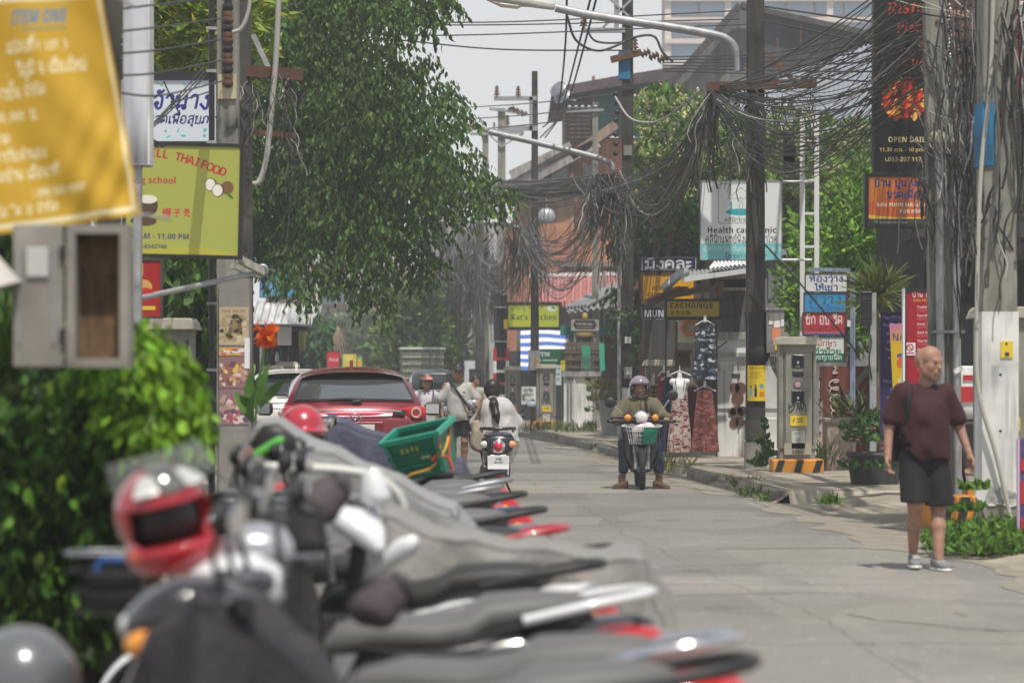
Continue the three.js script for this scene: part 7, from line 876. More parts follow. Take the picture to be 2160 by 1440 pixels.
helmet('red, white and black full-face helmet with raised clear visor on the near handlebars', P(342, 1082, 8.05), .5, 0, { full: 1, r: .128, rz: .25 });
helmet('glossy grey half helmet at the lower left corner', P(48, 1440, 7.1), .2, 0, { mat: paint([.11, .115, .12]), r: .135, shine: 1 });
helmet('glossy red helmet with a badge resting on the far scooter', P(637, 902, 16.9), .35, 0, { mat: paint([.42, .018, .035]), r: .13, logo: 1, peak: 1 });
{ // red SUV, rear at the origin, facing -z
  function car(name, label, px, d, ry, pm, o = {}) {
    const t = thing(name, label, 'car', [X(px, d), 0, -d], ry), rot = (g) => g.rotateY(Math.PI / 2);   // loft x -> -z
    part(t, 'body', rot(loft([[-.03, .74, .80, .26, 4], [.0 + .06, .74, .88, .4, 4.5], [.2, .76, .915, .47, 5], [.8, .77, .92, .48, 5.5], [2.4, .76, .92, .45, 6], [3.6, .7, .91, .4, 5.5], [4.2, .64, .85, .32, 5], [4.5, .6, .7, .2, 4], [4.53, .6, .5, .1]], 48)), pm);
    part(t, 'cabin', rot(loft([[.42, 1.14, .74, .16, 3.6], [.66, 1.18, .745, .37, 3.4], [.8, 1.19, .77, .45, 3.3], [1.4, 1.2, .78, .485, 3.2], [2.2, 1.2, .78, .48, 3.2], [2.7, 1.17, .78, .4, 3.4], [3.3, 1.1, .8, .12, 4], [3.5, 1.06, .8, .04, 4]], 48)), pm);
    const hood = (y) => interp([[1.0, .0], [1.12, .03], [1.24, .14], [1.4, .34], [1.56, .56], [1.66, .74]], y), hw = (y) => interp([[1.0, .9], [1.12, .875], [1.24, .835], [1.4, .765], [1.54, .7], [1.62, .645], [1.66, .6]], y);
    const rg = (y0, y1, k, off, dy = 0) => sheet((u, v) => { const s = lerp(-1, 1, u), y = lerp(y0, y1, v) - .03 * Math.pow(Math.abs(s), 4) * (1 - v) * dy; return [s * hw(y) * k, y - .012 * s * s - .045 * Math.max(0, (y - 1.3) / .36) * Math.pow(Math.abs(s * k), 5) + off * .7, -hood(y) + off - .16 * Math.pow(Math.abs(s * k), 3.5)]; }, 30, 12);
    part(t, 'tailgate', rg(.98, 1.665, 1, .0), pm);
    part(t, 'rear_window', rg(1.27, 1.57, .88, .022), o.glass ?? mk([.23, .24, .25], .06, { metalness: .75, clearcoat: 1, clearcoatRoughness: .03 })); part(t, 'window_surround', rg(1.255, 1.62, .925, .012), PB.plastic);
    part(t, 'spoiler', sheet((u, v) => { const s = lerp(-1, 1, u); return [s * lerp(.62, .66, v), 1.645 + .03 * (1 - s * s) - .05 * s ** 4 - .06 * v * v, lerp(-.95, -.42, v) - .16 * Math.abs(s) ** 3]; }, 24, 8), pm); part(t, 'spoiler_shadow_panel', rg(1.53, 1.61, .9, .03), PB.plastic);
    part(t, 'antenna_fin', extr([[0, 0], [.2, 0], [.02, .085]], .03, .005).rotateY(Math.PI / 2).translate(0, 1.675, -.85), pm);
    part(t, 'tailgate_seam', [tb([[-.66, 1.2, -.1], [-.66, .95, .03], [-.6, .68, .04], [.6, .68, .04], [.66, .95, .03], [.66, 1.2, -.1]], .006, 40, 5)], M.black);
    for (const s of [-1, 1]) { const l = part(t, 'tail_lamp', tr(loft([[-.26, 0, .01, .01], [-.22, 0, .05, .045, 3], [0, .005, .09, .08, 3], [.12, .005, .1, .085, 3], [.17, 0, .06, .06]], 20), s * .72, 1.11, -.1, 0, s < 0 ? Math.PI : 0, 0), PB.redLens); part(l, 'lamp_ring', tr(new THREE.TorusGeometry(.055, .014, 8, 24), s * .76, 1.11, .0), mk([.6, .35, .33], .2, { clearcoat: 1 })); part(l, 'lamp_infill', bx(.16, .06, .03, s * .55, 1.12, .0), M.glassDark); part(t, 'reflector', bx(.2, .03, .02, s * .66, .56, .06), PB.redLens);
      part(t, 'mirror', tr(loft([[-.09, 0, .03, .05], [-.05, 0, .07, .085, 3], [.08, .0, .07, .09, 3], [.12, 0, .03, .05]], 18), s * 1.09, 1.14, -1.95), o.mir ?? PB.plastic); part(t, 'mirror_glass', tr(new THREE.PlaneGeometry(.17, .12), s * 1.1, 1.14, -1.875), M.chrome);
      for (const [z0, z1, y1] of [[-.75, -1.35, 1.47], [-1.4, -2.1, 1.5], [-2.15, -2.8, 1.44]]) part(t, 'side_window', sheet((u, v) => [s * lerp(.815, .65, v), lerp(1.13, y1, v), lerp(z0 - (1 - v) * 0, z1 - (1 - v) * .1, u)], 2, 4).translate(0, 0, -.05), M.glassDark);
      for (const z of [-.95, -3.65]) { const w = part(t, 'wheel', tr(new THREE.CylinderGeometry(.36, .36, .23, 30), s * .82, .36, z, 0, 0, Math.PI / 2), M.rubber); part(w, 'rim', [tr(new THREE.CylinderGeometry(.25, .25, .03, 24), s * .935, .36, z, 0, 0, Math.PI / 2), ...[0, 1, 2, 3, 4].map((i) => bx(.02, .22, .05, s * .955, .36 + .12 * Math.cos(i * 1.257), z + .12 * Math.sin(i * 1.257), i * 1.257))], M.galv); } }
    part(t, 'chrome_strip', tb([[-.62, 1.13, .0], [-.3, 1.14, .03], [0, 1.145, .035], [.3, 1.14, .03], [.62, 1.13, .0]], .013, 30, 6), M.chrome);
    if (o.emblem) part(t, 'emblem', [tr(new THREE.TorusGeometry(.066, .008, 8, 28), 0, 1.045, .045, 0, 0, 0, [1.08, .88, 1]), tb([[-.064, 1.06, .048], [-.038, 1.07, .048], [0, 1.03, .052], [.038, 1.07, .048], [.064, 1.06, .048]], .008, 24, 6)], M.chrome);
    part(t, 'number_plate', bx(.36, .14, .012, .06, .9, .085), M.whiteClean); part(t, 'plate_lettering', tr(new THREE.PlaneGeometry(.34, .125), .06, .9, .094), printMat(256, 96, (c, w, h) => { fill(c, '#d9d9d4', 0, 0, w, h); script(c, 'ขน', 14, 66, 40, '#222', 'l', 1.8); text(c, o.plate ?? '-18976', 84, 68, 'bold 48px sans-serif', '#222', 'left', 160); }), { keepUV: true }); part(t, 'plate_recess', rb(.66, .24, .03, .01, .02, .88, .06), pm);
    part(t, 'wiper', [tr(loft([[-.22, 0, .012, .012], [0, .008, .02, .022], [.12, .0, .025, .028], [.2, 0, .02, .022]], 12), -.1, 1.275, -.11), cy([-.02, 1.25, -.1], [.08, 1.255, -.1], .02)], PB.plastic); part(t, 'lower_bumper', rb(1.6, .2, .12, .05, 0, .38, .0), PB.plastic);
    return t;
  }
  car('red_car', 'dark red SUV seen from behind with chrome strip across the tailgate', 748, 36.9, .1, paint([.19, .004, .018], { metalness: .3 }), { emblem: 1 });
  const wc = car('white_car', 'white car mostly hidden by the left side of the red SUV', 628, 47, .1, paint([.62, .6, .54]), { plate: '-4203', mir: PB.white, glass: M.glassDark });
}
{ // pickup and canopy truck far ahead, bicycle
  const d = 98, t = thing('pickup_truck', 'dark grey pickup seen from behind beyond the walking couple', 'pickup truck', [X(922, d), 0, -d], .08), pm = paint([.045, .048, .055]); part(t, 'cab', tr(loft([[0, 1.35, .72, .3, 4], [.25, 1.4, .76, .4, 4], [1.2, 1.4, .76, .4, 4], [1.7, 1.2, .8, .15, 4]], 28).rotateY(Math.PI / 2), 0, 0, -1.6), pm); part(t, 'rear_window', bx(1.15, .3, .03, 0, 1.5, -1.57, -.2), M.glassDark); part(t, 'tailgate', rb(1.6, .55, .08, .03, 0, .85, 0), pm); part(t, 'emblem_bar', bx(.55, .06, .02, .1, 1.0, .05), M.chrome); for (const s of [-1, 1]) { part(t, 'bed_side', rb(.1, .55, 1.6, .03, s * .82, .85, -.8), pm); part(t, 'tail_lamp', rb(.12, .32, .06, .02, s * .84, .85, .03), PB.redLens); for (const z of [-.9, -3.6]) part(t, 'wheel', tr(new THREE.CylinderGeometry(.36, .36, .22, 20), s * .78, .36, z, 0, 0, Math.PI / 2), M.rubber); } part(t, 'bumper', rb(1.6, .18, .12, .04, 0, .48, .05), M.galv); part(t, 'bonnet', rb(1.6, .5, 1.6, .1, 0, .9, -4), pm); part(t, 'bed_floor', bx(1.6, .08, 1.6, 0, .62, -.8), M.darkGrey);
  const e = 110, k = thing('canopy_truck', 'truck with a pale green canvas canopy in front of the round tree', 'truck', [X(892, e), 0, -e], .08), cm = mk([.25, .27, .2], .8, { map: tStreak, rs: .6 }); part(k, 'canopy', rb(1.55, 1.25, 3, .06, 0, 1.95, -1.5), cm); part(k, 'canopy_roof', [bx(1.65, .08, 3.1, 0, 2.6, -1.5)], M.white); for (let i = 0; i < 4; i++) part(k, 'canopy_slat', bx(1.5, .05, .04, 0, 1.5 + i * .26, .03), M.cream); part(k, 'bed', rb(1.6, .5, 3, .05, 0, 1.05, -1.5), M.darkGrey); part(k, 'cab', rb(1.6, 1.1, 1.6, .12, 0, 1.3, -3.9), PB.grey); for (const s of [-1, 1]) for (const z of [-.9, -3.9]) part(k, 'wheel', tr(new THREE.CylinderGeometry(.38, .38, .22, 20), s * .7, .38, z, 0, 0, Math.PI / 2), M.rubber);
  const b = thing('bicycle', 'black bicycle leaning in the shade behind the walking man', 'bicycle', [X(1990, 31.3), .1, -31.3], .95); for (const x of [-.5, .5]) { part(b, 'wheel', [tr(new THREE.TorusGeometry(.32, .018, 8, 40), x, .34, 0), ...Array.from({ length: 12 }, (_, i) => bx(.003, .62, .003, x, .34, 0, 0, 0, i * .2618))], M.black); } part(b, 'frame', [[[-.5, .34], [-.1, .3]], [[-.1, .3], [-.22, .8]], [[-.22, .75], [.33, .78]], [[-.1, .3], [.36, .7]], [[-.5, .34], [-.22, .72]], [[.5, .34], [.32, .88]]].map(([a, c]) => cy([...a, 0], [...c, 0], .016)), M.black); part(b, 'saddle', sp(.11, -.24, .84, 0, 1.2, .35, .7, 12), M.black); part(b, 'handlebar', tb([[.3, .95, -.25], [.38, .97, -.1], [.34, .92, 0], [.38, .97, .1], [.3, .95, .25]], .012, 20, 6), M.steel); part(b, 'chainring', tr(new THREE.TorusGeometry(.08, .01, 6, 20), -.1, .3, .03), M.steel); part(b, 'pedal', bx(.08, .02, .06, .02, .2, .08), M.black);
}
// ---------- people ----------
const skin = (c) => mk(c, .55, { map: tSpeck, rs: 3, sheen: .2, sheenRoughness: .5, sheenColor: new THREE.Color(.3, .15, .1) });
const cloth = (c, o = {}) => mk(c, .85, { map: tWeave, rs: 5, bump: tRough, bs: .006, brs: 4, ...o });
const hair = mk([.012, .01, .009], .45);
// head with brow, nose, lips, chin, ears; centre of the skull at c, turned by yaw, pitch
function headGeo(c, yaw = 0, pitch = 0, s = 1) {
  const body = caps([[[0, .035, -.018], [0, .05, .012], .094, .088], [[0, -.03, .02], [0, -.075, .045], .068, .048], [[-.035, -.06, .02], [.035, -.06, .02], .05], [[0, -.1, .062], [0, -.105, .06], .026], [[0, .005, .092], [0, -.03, .112], .011, .017], [[-.03, .024, .088], [.03, .024, .088], .015], [[-.02, -.062, .088], [.02, -.062, .088], .011], [[-.045, -.02, .06], [.045, -.02, .06], .03]], .03), ear = caps([[[-.083, .015, -.008], [-.087, -.03, -.002], .016, .012], [[.083, .015, -.008], [.087, -.03, -.002], .016, .012]], .01), eye = caps([[[-.04, .004, .108], [-.026, .003, .112], .013], [[.04, .004, .108], [.026, .003, .112], .013]], .004), mouth = caps([[[-.022, -.062, .104], [.022, -.062, .104], .004]], .002);
  const g = nets((x, y, z) => Math.max(Math.min(body(x, y, z), ear(x, y, z)), -eye(x, y, z), -mouth(x, y, z)), [-.115, -.15, -.13], [.115, .16, .15], .0055);
  return tr(g, ...c, pitch, yaw, 0, s);
}
const inHead = (g, c, yaw, pitch, s = 1) => tr(g, ...c, pitch, yaw, 0, s);
// hand: wrist w, direction of the fingers d, palm normal n (away from the back), curl; thumb on side t
function handGeo(w, d, n, curl = .5, ts = 1, s = 1) {
  const D = v3(d).normalize(), N = v3(n).addScaledVector(D, -v3(n).dot(D)).normalize(), T = D.clone().cross(N).multiplyScalar(ts), at = (a, b, c) => v3(w).addScaledVector(D, a * s).addScaledVector(T, b * s).addScaledVector(N, c * s).toArray(), L = [];
  L.push([at(-.03, 0, 0), at(.02, 0, 0), .026 * s, .03 * s]);
  for (const b of [-.03, -.01, .01, .028]) L.push([at(.015, b * .7, 0), at(.085, b, .002), .017 * s, .0135 * s]);
  [[-.031, .058], [-.011, .07], [.01, .076], [.03, .068]].forEach(([b, l]) => { let a = .09, c = 0, ang = curl * .5, p = at(a, b, .003); for (const f of [.45, .32, .25]) { a += Math.cos(ang) * l * f; c += Math.sin(ang) * l * f; const q = at(a, b, c + .003); L.push([p, q, .0092 * s, .008 * s]); p = q; ang += curl * .75; } });
  const t0 = at(.02, .03, .005), t1 = at(.055, .058, .018), t2 = at(.085, .062, .032 + .01 * curl); L.push([t0, t1, .014 * s, .011 * s], [t1, t2, .0105 * s, .009 * s]);
  return flesh(L, .0042, .007);
}
const shoe = (p, dir, s = 1) => { const g = merged([loft([[-.1, .05, .03, .045, 3], [-.08, .055, .04, .055, 3], [-.02, .05, .042, .05, 3], [.08, .035, .05, .034, 3], [.15, .028, .042, .026, 2.6], [.175, .022, .02, .015]], 18)]), so = merged([loft([[-.105, .012, .03, .013, 3], [-.08, .012, .045, .014, 4], [.02, .012, .045, .014, 4], [.1, .012, .052, .014, 4], [.16, .012, .043, .014, 3], [.185, .012, .015, .012]], 18)]); const m = (q) => tr(q, ...p, 0, dir, 0, s); return [m(g), m(so)]; };
{ // walking man in the maroon T-shirt, right foreground
  const d = 24.2, t = thing('person', 'bald man with white stubble walking in maroon T-shirt and dark shorts', 'person', [X(1950, d), .002, -d], .12), sk = skin([.46, .25, .17]);
  const yw = .62, hc = [.03, 1.66, .03], J = { sl: [-.19, 1.415, 0], sr: [.19, 1.41, -.01], el: [-.285, 1.16, -.03], er: [.3, 1.17, -.05], wl: [-.315, .91, .06], wr: [.36, .92, .06], hl: [-.095, .93, 0], hr: [.1, .93, -.01], kl: [-.11, .51, .14], kr: [.1, .49, .06], al: [-.075, .13, -.06], ar: [.07, .09, .2] };
  const skinL = [[[0, 1.02, -.01], [0, 1.28, 0], .12, .13], [[-.13, 1.4, -.01], [.13, 1.4, -.01], .055], [[0, 1.42, -.01], [.02, 1.58, .015], .062, .055], [J.sl, J.el, .055, .044], [J.el, J.wl, .044, .029], [J.sr, J.er, .055, .044], [J.er, J.wr, .044, .029], [[-.07, .93, 0], [.07, .93, 0], .1], [J.hl, J.kl, .085, .058], [J.kl, [-.1, .37, .06], .056, .058], [[-.1, .37, .06], J.al, .058, .036], [J.hr, J.kr, .09, .058], [J.kr, [.09, .35, .1], .056, .058], [[.09, .35, .1], J.ar, .058, .036]];
  part(t, 'body', [flesh(skinL, .012), headGeo(hc, yw, .02, 1.06), handGeo(J.wl, [-.03, -1, .12], [.5, 0, .4], .75, 1), handGeo(J.wr, [.1, -1, .1], [-.6, .05, .35], .6, -1)], sk);
  const shirt = [[[-.07, .72, .0], [-.05, 1.28, .01], .148, .14], [[.08, .72, .0], [.05, 1.28, .01], .148, .14], [[0, 1.0, .04], [0, 1.2, .03], .14], [[-.15, 1.4, 0], [.15, 1.4, 0], .08], [[0, 1.44, -.01], [0, 1.47, -.005], .09, .075], [[-.18, 1.42, 0], [-.262, 1.22, -.02], .08, .074], [[.18, 1.415, -.01], [.278, 1.225, -.035], .08, .074]];
  part(t, 'T_shirt', flesh(shirt, .012, .05, (x, y, z) => Math.max(.885 + .012 * Math.sin(x * 20) - y, (Math.abs(x) > .2 ? 1.16 : 0) + (Math.abs(x) > .2 ? .02 * Math.sin(z * 20) : 0) - y, Math.abs(x) < .1 ? y - 1.5 + .06 * Math.max(0, z * 8) : -1),   .004, .026), cloth([.052, .009, .014]));
  const shorts = [[[-.07, .92, 0], [.07, .92, 0], .12], [[-.09, .88, .0], [-.115, .5, .125], .112, .116], [[.09, .88, 0], [.112, .5, .06], .112, .118]];
  part(t, 'shorts', flesh(shorts, .012, .03, (x, y, z) => Math.max(.515 + (x < 0 ? .03 : 0) - y, y - 1.02), 0, .018), cloth([.006, .0065, .009]));
  part(t, 'beard', inHead(nets((x, y, z) => { const b = caps([[[0, -.075, .05], [0, -.104, .062], .052, .03], [[-.056, -.05, .025], [-.03, -.09, .055], .024, .024], [[.056, -.05, .025], [.03, -.09, .055], .024, .024], [[-.02, -.05, .093], [.02, -.05, .093], .011]], .02), m = caps([[[-.02, -.063, .1], [.02, -.063, .1], .013]], .004); return Math.max(b(x, y, z), -m(x, y, z)); }, [-.11, -.15, -.05], [.11, .02, .13], .006), hc, yw, .02, 1.06), mk([.38, .3, .26], .95, { map: tSpeck, rs: 12 }));
  part(t, 'eyebrow', [-1, 1].map((s) => inHead(cy([s * .016, .027, .102], [s * .05, .024, .09], .0075), hc, yw, .02, 1.06)), mk([.2, .13, .1], .9)); part(t, 'eye', [-1, 1].map((s) => inHead(sp(.011, s * .033, .004, .096, 1, .7, .6, 10), hc, yw, .02, 1.06)), mk([.06, .045, .04], .2));
  part(t, 'shoulder_bag', tr(loft([[-.2, 0, .03, .05, 3], [-.17, 0, .055, .1, 3.5], [.12, 0, .06, .1, 3.5], [.18, 0, .03, .06, 3]], 20).rotateZ(Math.PI / 2), -.2, 1.07, -.13, 0, .4), cloth([.018, .02, .022])); part(t, 'bag_strap', tb([[-.17, 1.25, -.14], [-.155, 1.45, -.08], [-.14, 1.505, 0], [-.15, 1.4, .1], [-.16, 1.25, .09], [-.19, 1.06, .0]], .022, 40, 8), cloth([.02, .022, .024]));
  const a = shoe([-.075, .012, -.03], -1.7), b = shoe([.07, .0, .2], -1.4), sm = cloth([.25, .25, .26]); part(t, 'shoe', a[0], sm); part(t, 'shoe', b[0], sm); part(t, 'shoe_sole', a[1], M.whiteClean); part(t, 'shoe_sole', b[1], M.whiteClean); [a, b].forEach((_, k) => part(t, 'shoelace', Array.from({ length: 4 }, (_, i) => bx(.05, .006, .012, k ? .075 : -.08, (k ? .085 : .115) - i * .008, (k ? .22 : -.01) + .022 * i)), M.whiteClean));
}
{ // man in the grey T-shirt with visor cap
  const d = 49.2, t = thing('person', 'man in grey T-shirt, black sun visor and cross strap walking beside the crate', 'person', [X(968, d), 0, -d], .05), sk = skin([.42, .23, .15]);
  const hc = [-.02, 1.63, .03], J = { sl: [-.21, 1.41, 0], sr: [.2, 1.41, 0], el: [-.33, 1.15, -.02], er: [.33, 1.17, .03], wl: [-.36, .94, .06], wr: [.27, 1.07, .24], hl: [-.1, .93, 0], hr: [.1, .93, 0], kl: [-.1, .5, .02], kr: [.09, .5, .08], al: [-.09, .09, -.12], ar: [.08, .09, .02] };
  part(t, 'body', [flesh([[[0, 1.02, 0], [0, 1.26, 0], .14, .13], [[-.13, 1.37, 0], [.13, 1.37, 0], .055], [[0, 1.38, -.01], [-.01, 1.55, .01], .062, .055], [J.sl, J.el, .056, .043], [J.el, J.wl, .043, .03], [J.sr, J.er, .056, .043], [J.er, J.wr, .043, .03], [[-.09, .95, 0], [.09, .95, 0], .12], [J.hl, J.kl, .09, .06], [J.kl, [-.1, .36, -.05], .056, .06], [[-.1, .36, -.05], J.al, .06, .037], [J.hr, J.kr, .09, .06], [J.kr, [.09, .36, .03], .056, .06], [[.09, .36, .03], J.ar, .06, .037]], .014), headGeo(hc, .05, .03, 1.05), handGeo(J.wl, [0, -1, .15], [.5, 0, .5], .6, 1), handGeo(J.wr, [-.8, .25, .5], [0, -.3, -1], 1.1, 1)], sk);
  part(t, 'T_shirt', flesh([[[-.06, .7, .0], [-.05, 1.26, .0], .15, .14], [[.06, .7, .0], [.05, 1.26, .0], .15, .14], [[0, .95, .05], [0, 1.15, .04], .15], [[-.14, 1.37, 0], [.14, 1.37, 0], .078], [[0, 1.4, -.01], [0, 1.43, 0], .085, .07], [[-.16, 1.38, 0], [-.29, 1.2, -.01], .076, .076], [[.16, 1.38, 0], [.29, 1.21, .02], .076, .076]], .014, .05, (x, y, z) => Math.max(.83 + .01 * Math.sin(x * 18) - y, (Math.abs(x) > .22 ? 1.13 : 0) - y, Math.abs(x) < .1 ? y - 1.46 + .05 * Math.max(0, z * 8) : -1), .004, .018), cloth([.56, .54, .51])); part(t, 'chest_emblem', bx(.05, .022, .004, .08, 1.3, .186, -.1), M.darkGrey);
  part(t, 'shorts', flesh([[[-.07, .9, 0], [.07, .9, 0], .12], [[-.1, .88, .0], [-.11, .6, .01], .115, .115], [[.1, .9, 0], [.105, .6, .04], .12, .115]], .014, .03, (x, y) => Math.max(.56 + .02 * (x > 0) - y, y - 1), 0, .016), cloth([.012, .012, .015])); part(t, 'shorts_emblem', bx(.025, .04, .01, .19, .64, .13), M.whiteClean);
  part(t, 'hair', inHead(tr(new THREE.SphereGeometry(.109, 20, 12, 0, 6.3, 0, 1.45), 0, .045, -.012, 0, 0, 0, [1, 1, 1.12]), hc, .05, .03, 1.05), hair); part(t, 'sun_visor', [inHead(sheet((u, v) => { const a = lerp(-1.3, 1.3, u); return [Math.sin(a) * (.1 + .01 * v), .06 - .02 * v + .03 * (1 - v), Math.cos(a) * (.115 + .07 * v)]; }, 18, 4), hc, .05, .03, 1.05), inHead(tr(new THREE.CylinderGeometry(.102, .106, .06, 24, 1, true), 0, .07, -.003, 0, 0, 0, [1, 1, 1.12]), hc, .05, .03, 1.05)], PB.plastic); part(t, 'visor_badge', inHead(bx(.02, .015, .006, 0, .075, .118), hc, .05, .03, 1.05), M.whiteClean); part(t, 'glasses', [-1, 1].map((s) => inHead(sp(.022, s * .033, .004, .104, 1, .8, .3, 10), hc, .05, .03, 1.05)), M.glassDark);
  part(t, 'cross_strap', tb([[-.16, 1.47, -.05], [-.13, 1.45, .1], [-.02, 1.3, .19], [.12, 1.1, .2], [.17, 1.02, .13], [.1, 1.1, -.17], [-.13, 1.42, -.1]], .02, 60, 6, true), cloth([.02, .02, .022])); part(t, 'held_phone', [rb(.07, .13, .03, .01, .2, 1.12, .3, 0, .4, .8), sp(.045, .24, 1.14, .3)], mk([.55, .62, .68], .4));
  const a = shoe([-.09, .03, -.12], -1.6), b = shoe([.08, 0, .02], -1.6); part(t, 'shoe', a[0], M.darkGrey); part(t, 'shoe', b[0], M.darkGrey); part(t, 'shoe_sole', a[1], M.white); part(t, 'shoe_sole', b[1], M.white);
}
{ // woman with the pink visor
  const d = 52.5, t = thing('person', 'woman in white polo shirt and pink sun visor behind the red car', 'person', [X(899, d), 0, -d], .1), hc = [0, 1.47, .02], sk = skin([.45, .25, .17]);
  part(t, 'body', [flesh([[[0, .95, 0], [0, 1.15, 0], .13, .13], [[-.11, 1.24, 0], [.11, 1.24, 0], .06], [[0, 1.25, -.01], [0, 1.4, .005], .05, .045], [[-.17, 1.24, 0], [-.25, 1.02, 0], .048, .038], [[-.25, 1.02, 0], [-.26, .82, .06], .038, .026], [[.17, 1.24, 0], [.26, 1.03, 0], .048, .038], [[.26, 1.03, 0], [.29, .82, .05], .038, .026], [[-.08, .86, 0], [-.08, .45, .03], .09, .055], [[-.08, .45, .03], [-.07, .06, 0], .055, .035], [[.08, .86, 0], [.08, .45, -.02], .09, .055], [[.08, .45, -.02], [.08, .06, -.08], .055, .035]], .014), headGeo(hc, .1, 0, .98), handGeo([.29, .82, .05], [0, -1, .1], [-.5, 0, .4], .6, -1, .9), handGeo([-.26, .82, .06], [0, -1, .1], [.5, 0, .4], .6, 1, .9)], sk);
  part(t, 'polo_shirt', flesh([[[0, .74, 0], [0, 1.12, .01], .16, .14], [[-.12, 1.23, 0], [.12, 1.23, 0], .072], [[0, 1.27, 0], [0, 1.3, 0], .07, .062], [[-.17, 1.23, 0], [-.235, 1.08, 0], .066, .07], [[.17, 1.23, 0], [.24, 1.08, 0], .066, .07]], .013, .04, (x, y, z) => Math.max(.76 - y, (Math.abs(x) > .17 ? 1.02 : 0) - y, y - 1.32 + .05 * Math.max(0, z * 8)), .005, .02), cloth([.66, .62, .66])); part(t, 'sleeve_stripe', [-1, 1].map((s) => tr(new THREE.TorusGeometry(.073, .006, 6, 20), s * .236, 1.055, 0, Math.PI / 2, s * .35)), mk([.05, .05, .12], .8)); part(t, 'collar', [-1, 1].map((s) => bx(.07, .05, .012, s * .045, 1.27, .075, -.5, s * .5, s * .5)), mk([.06, .06, .13], .8)); part(t, 'skirt', flesh([[[0, .82, 0], [0, .5, 0], .15, .2]], .016, .03, (x, y) => Math.max(.45 - y, y - .86), 0, .02), cloth([.05, .05, .08]));
  part(t, 'hair', inHead(flesh([[[0, .04, -.03], [0, .05, 0], .098, .09], [[-.08, .0, -.01], [-.085, -.1, -.01], .035, .04], [[.08, .0, -.01], [.085, -.1, -.01], .035, .04], [[0, -.02, -.07], [0, -.1, -.06], .06, .06]], .009, .02, (x, y, z) => Math.max(Math.min(z - .045, .12), 0) + Math.min(z - .045, y + 2) * 1), hc, .1, 0, .98), mk([.03, .018, .012], .5));
  part(t, 'sun_visor', inHead(sheet((u, v) => { const a = lerp(-1.3, 1.3, u); return [Math.sin(a) * (.103 + .012 * v), .085 - .045 * v, Math.cos(a) * (.113 + .06 * v)]; }, 18, 5), hc, .1, 0, .98), mk([.62, .25, .22], .7)); part(t, 'sunglasses', [-1, 1].map((s) => inHead(sp(.024, s * .033, .002, .106, 1, .8, .3, 10), hc, .1, 0, .98)), mk([.1, .04, .04], .2, { clearcoat: 1 })); part(t, 'shoulder_strap', tb([[.1, 1.3, -.04], [.12, 1.29, .06], [.1, 1.1, .15], [.06, .95, .15]], .016, 20, 6), mk([.06, .07, .1], .7)); const a = shoe([-.07, 0, 0], -1.6, .9), b = shoe([.08, 0, -.08], -1.6, .9); part(t, 'shoe', a[0], M.white); part(t, 'shoe', b[0], M.white);
}
{ // pedestrian in the distance
  const d = 66, t = thing('person', 'distant dark-haired pedestrian in pale shirt behind the riding woman', 'person', [X(1002, d), 0, -d], .2), hc = [0, 1.45, .02]; part(t, 'body', [flesh([[[0, .9, 0], [0, 1.2, 0], .12, .14], [[-.15, 1.25, 0], [-.22, .85, .02], .05, .03], [[.15, 1.25, 0], [.22, .85, .02], .05, .03], [[0, 1.25, 0], [0, 1.4, 0], .05], [[-.08, .85, 0], [-.08, .05, 0], .08, .04], [[.08, .85, 0], [.08, .05, .1], .08, .04]], .018), headGeo(hc, .2, 0, 1)], skin([.36, .2, .13])); part(t, 'shirt', flesh([[[0, .9, 0], [0, 1.2, 0], .14, .15], [[-.14, 1.24, 0], [.14, 1.24, 0], .08], [[-.16, 1.22, 0], [-.21, 1.05, 0], .07], [[.16, 1.22, 0], [.21, 1.05, 0], .07]], .016, .04, (x, y) => Math.max(.8 - y, y - 1.33), .005, .02), cloth([.5, .5, .42])); part(t, 'trousers', flesh([[[-.08, .85, 0], [-.08, .1, 0], .1, .06], [[.08, .85, 0], [.08, .1, .1], .1, .06]], .018, .04), cloth([.05, .05, .07])); part(t, 'hair', sp(.112, 0, 1.5, .0, 1, .95, 1.1), hair);
}
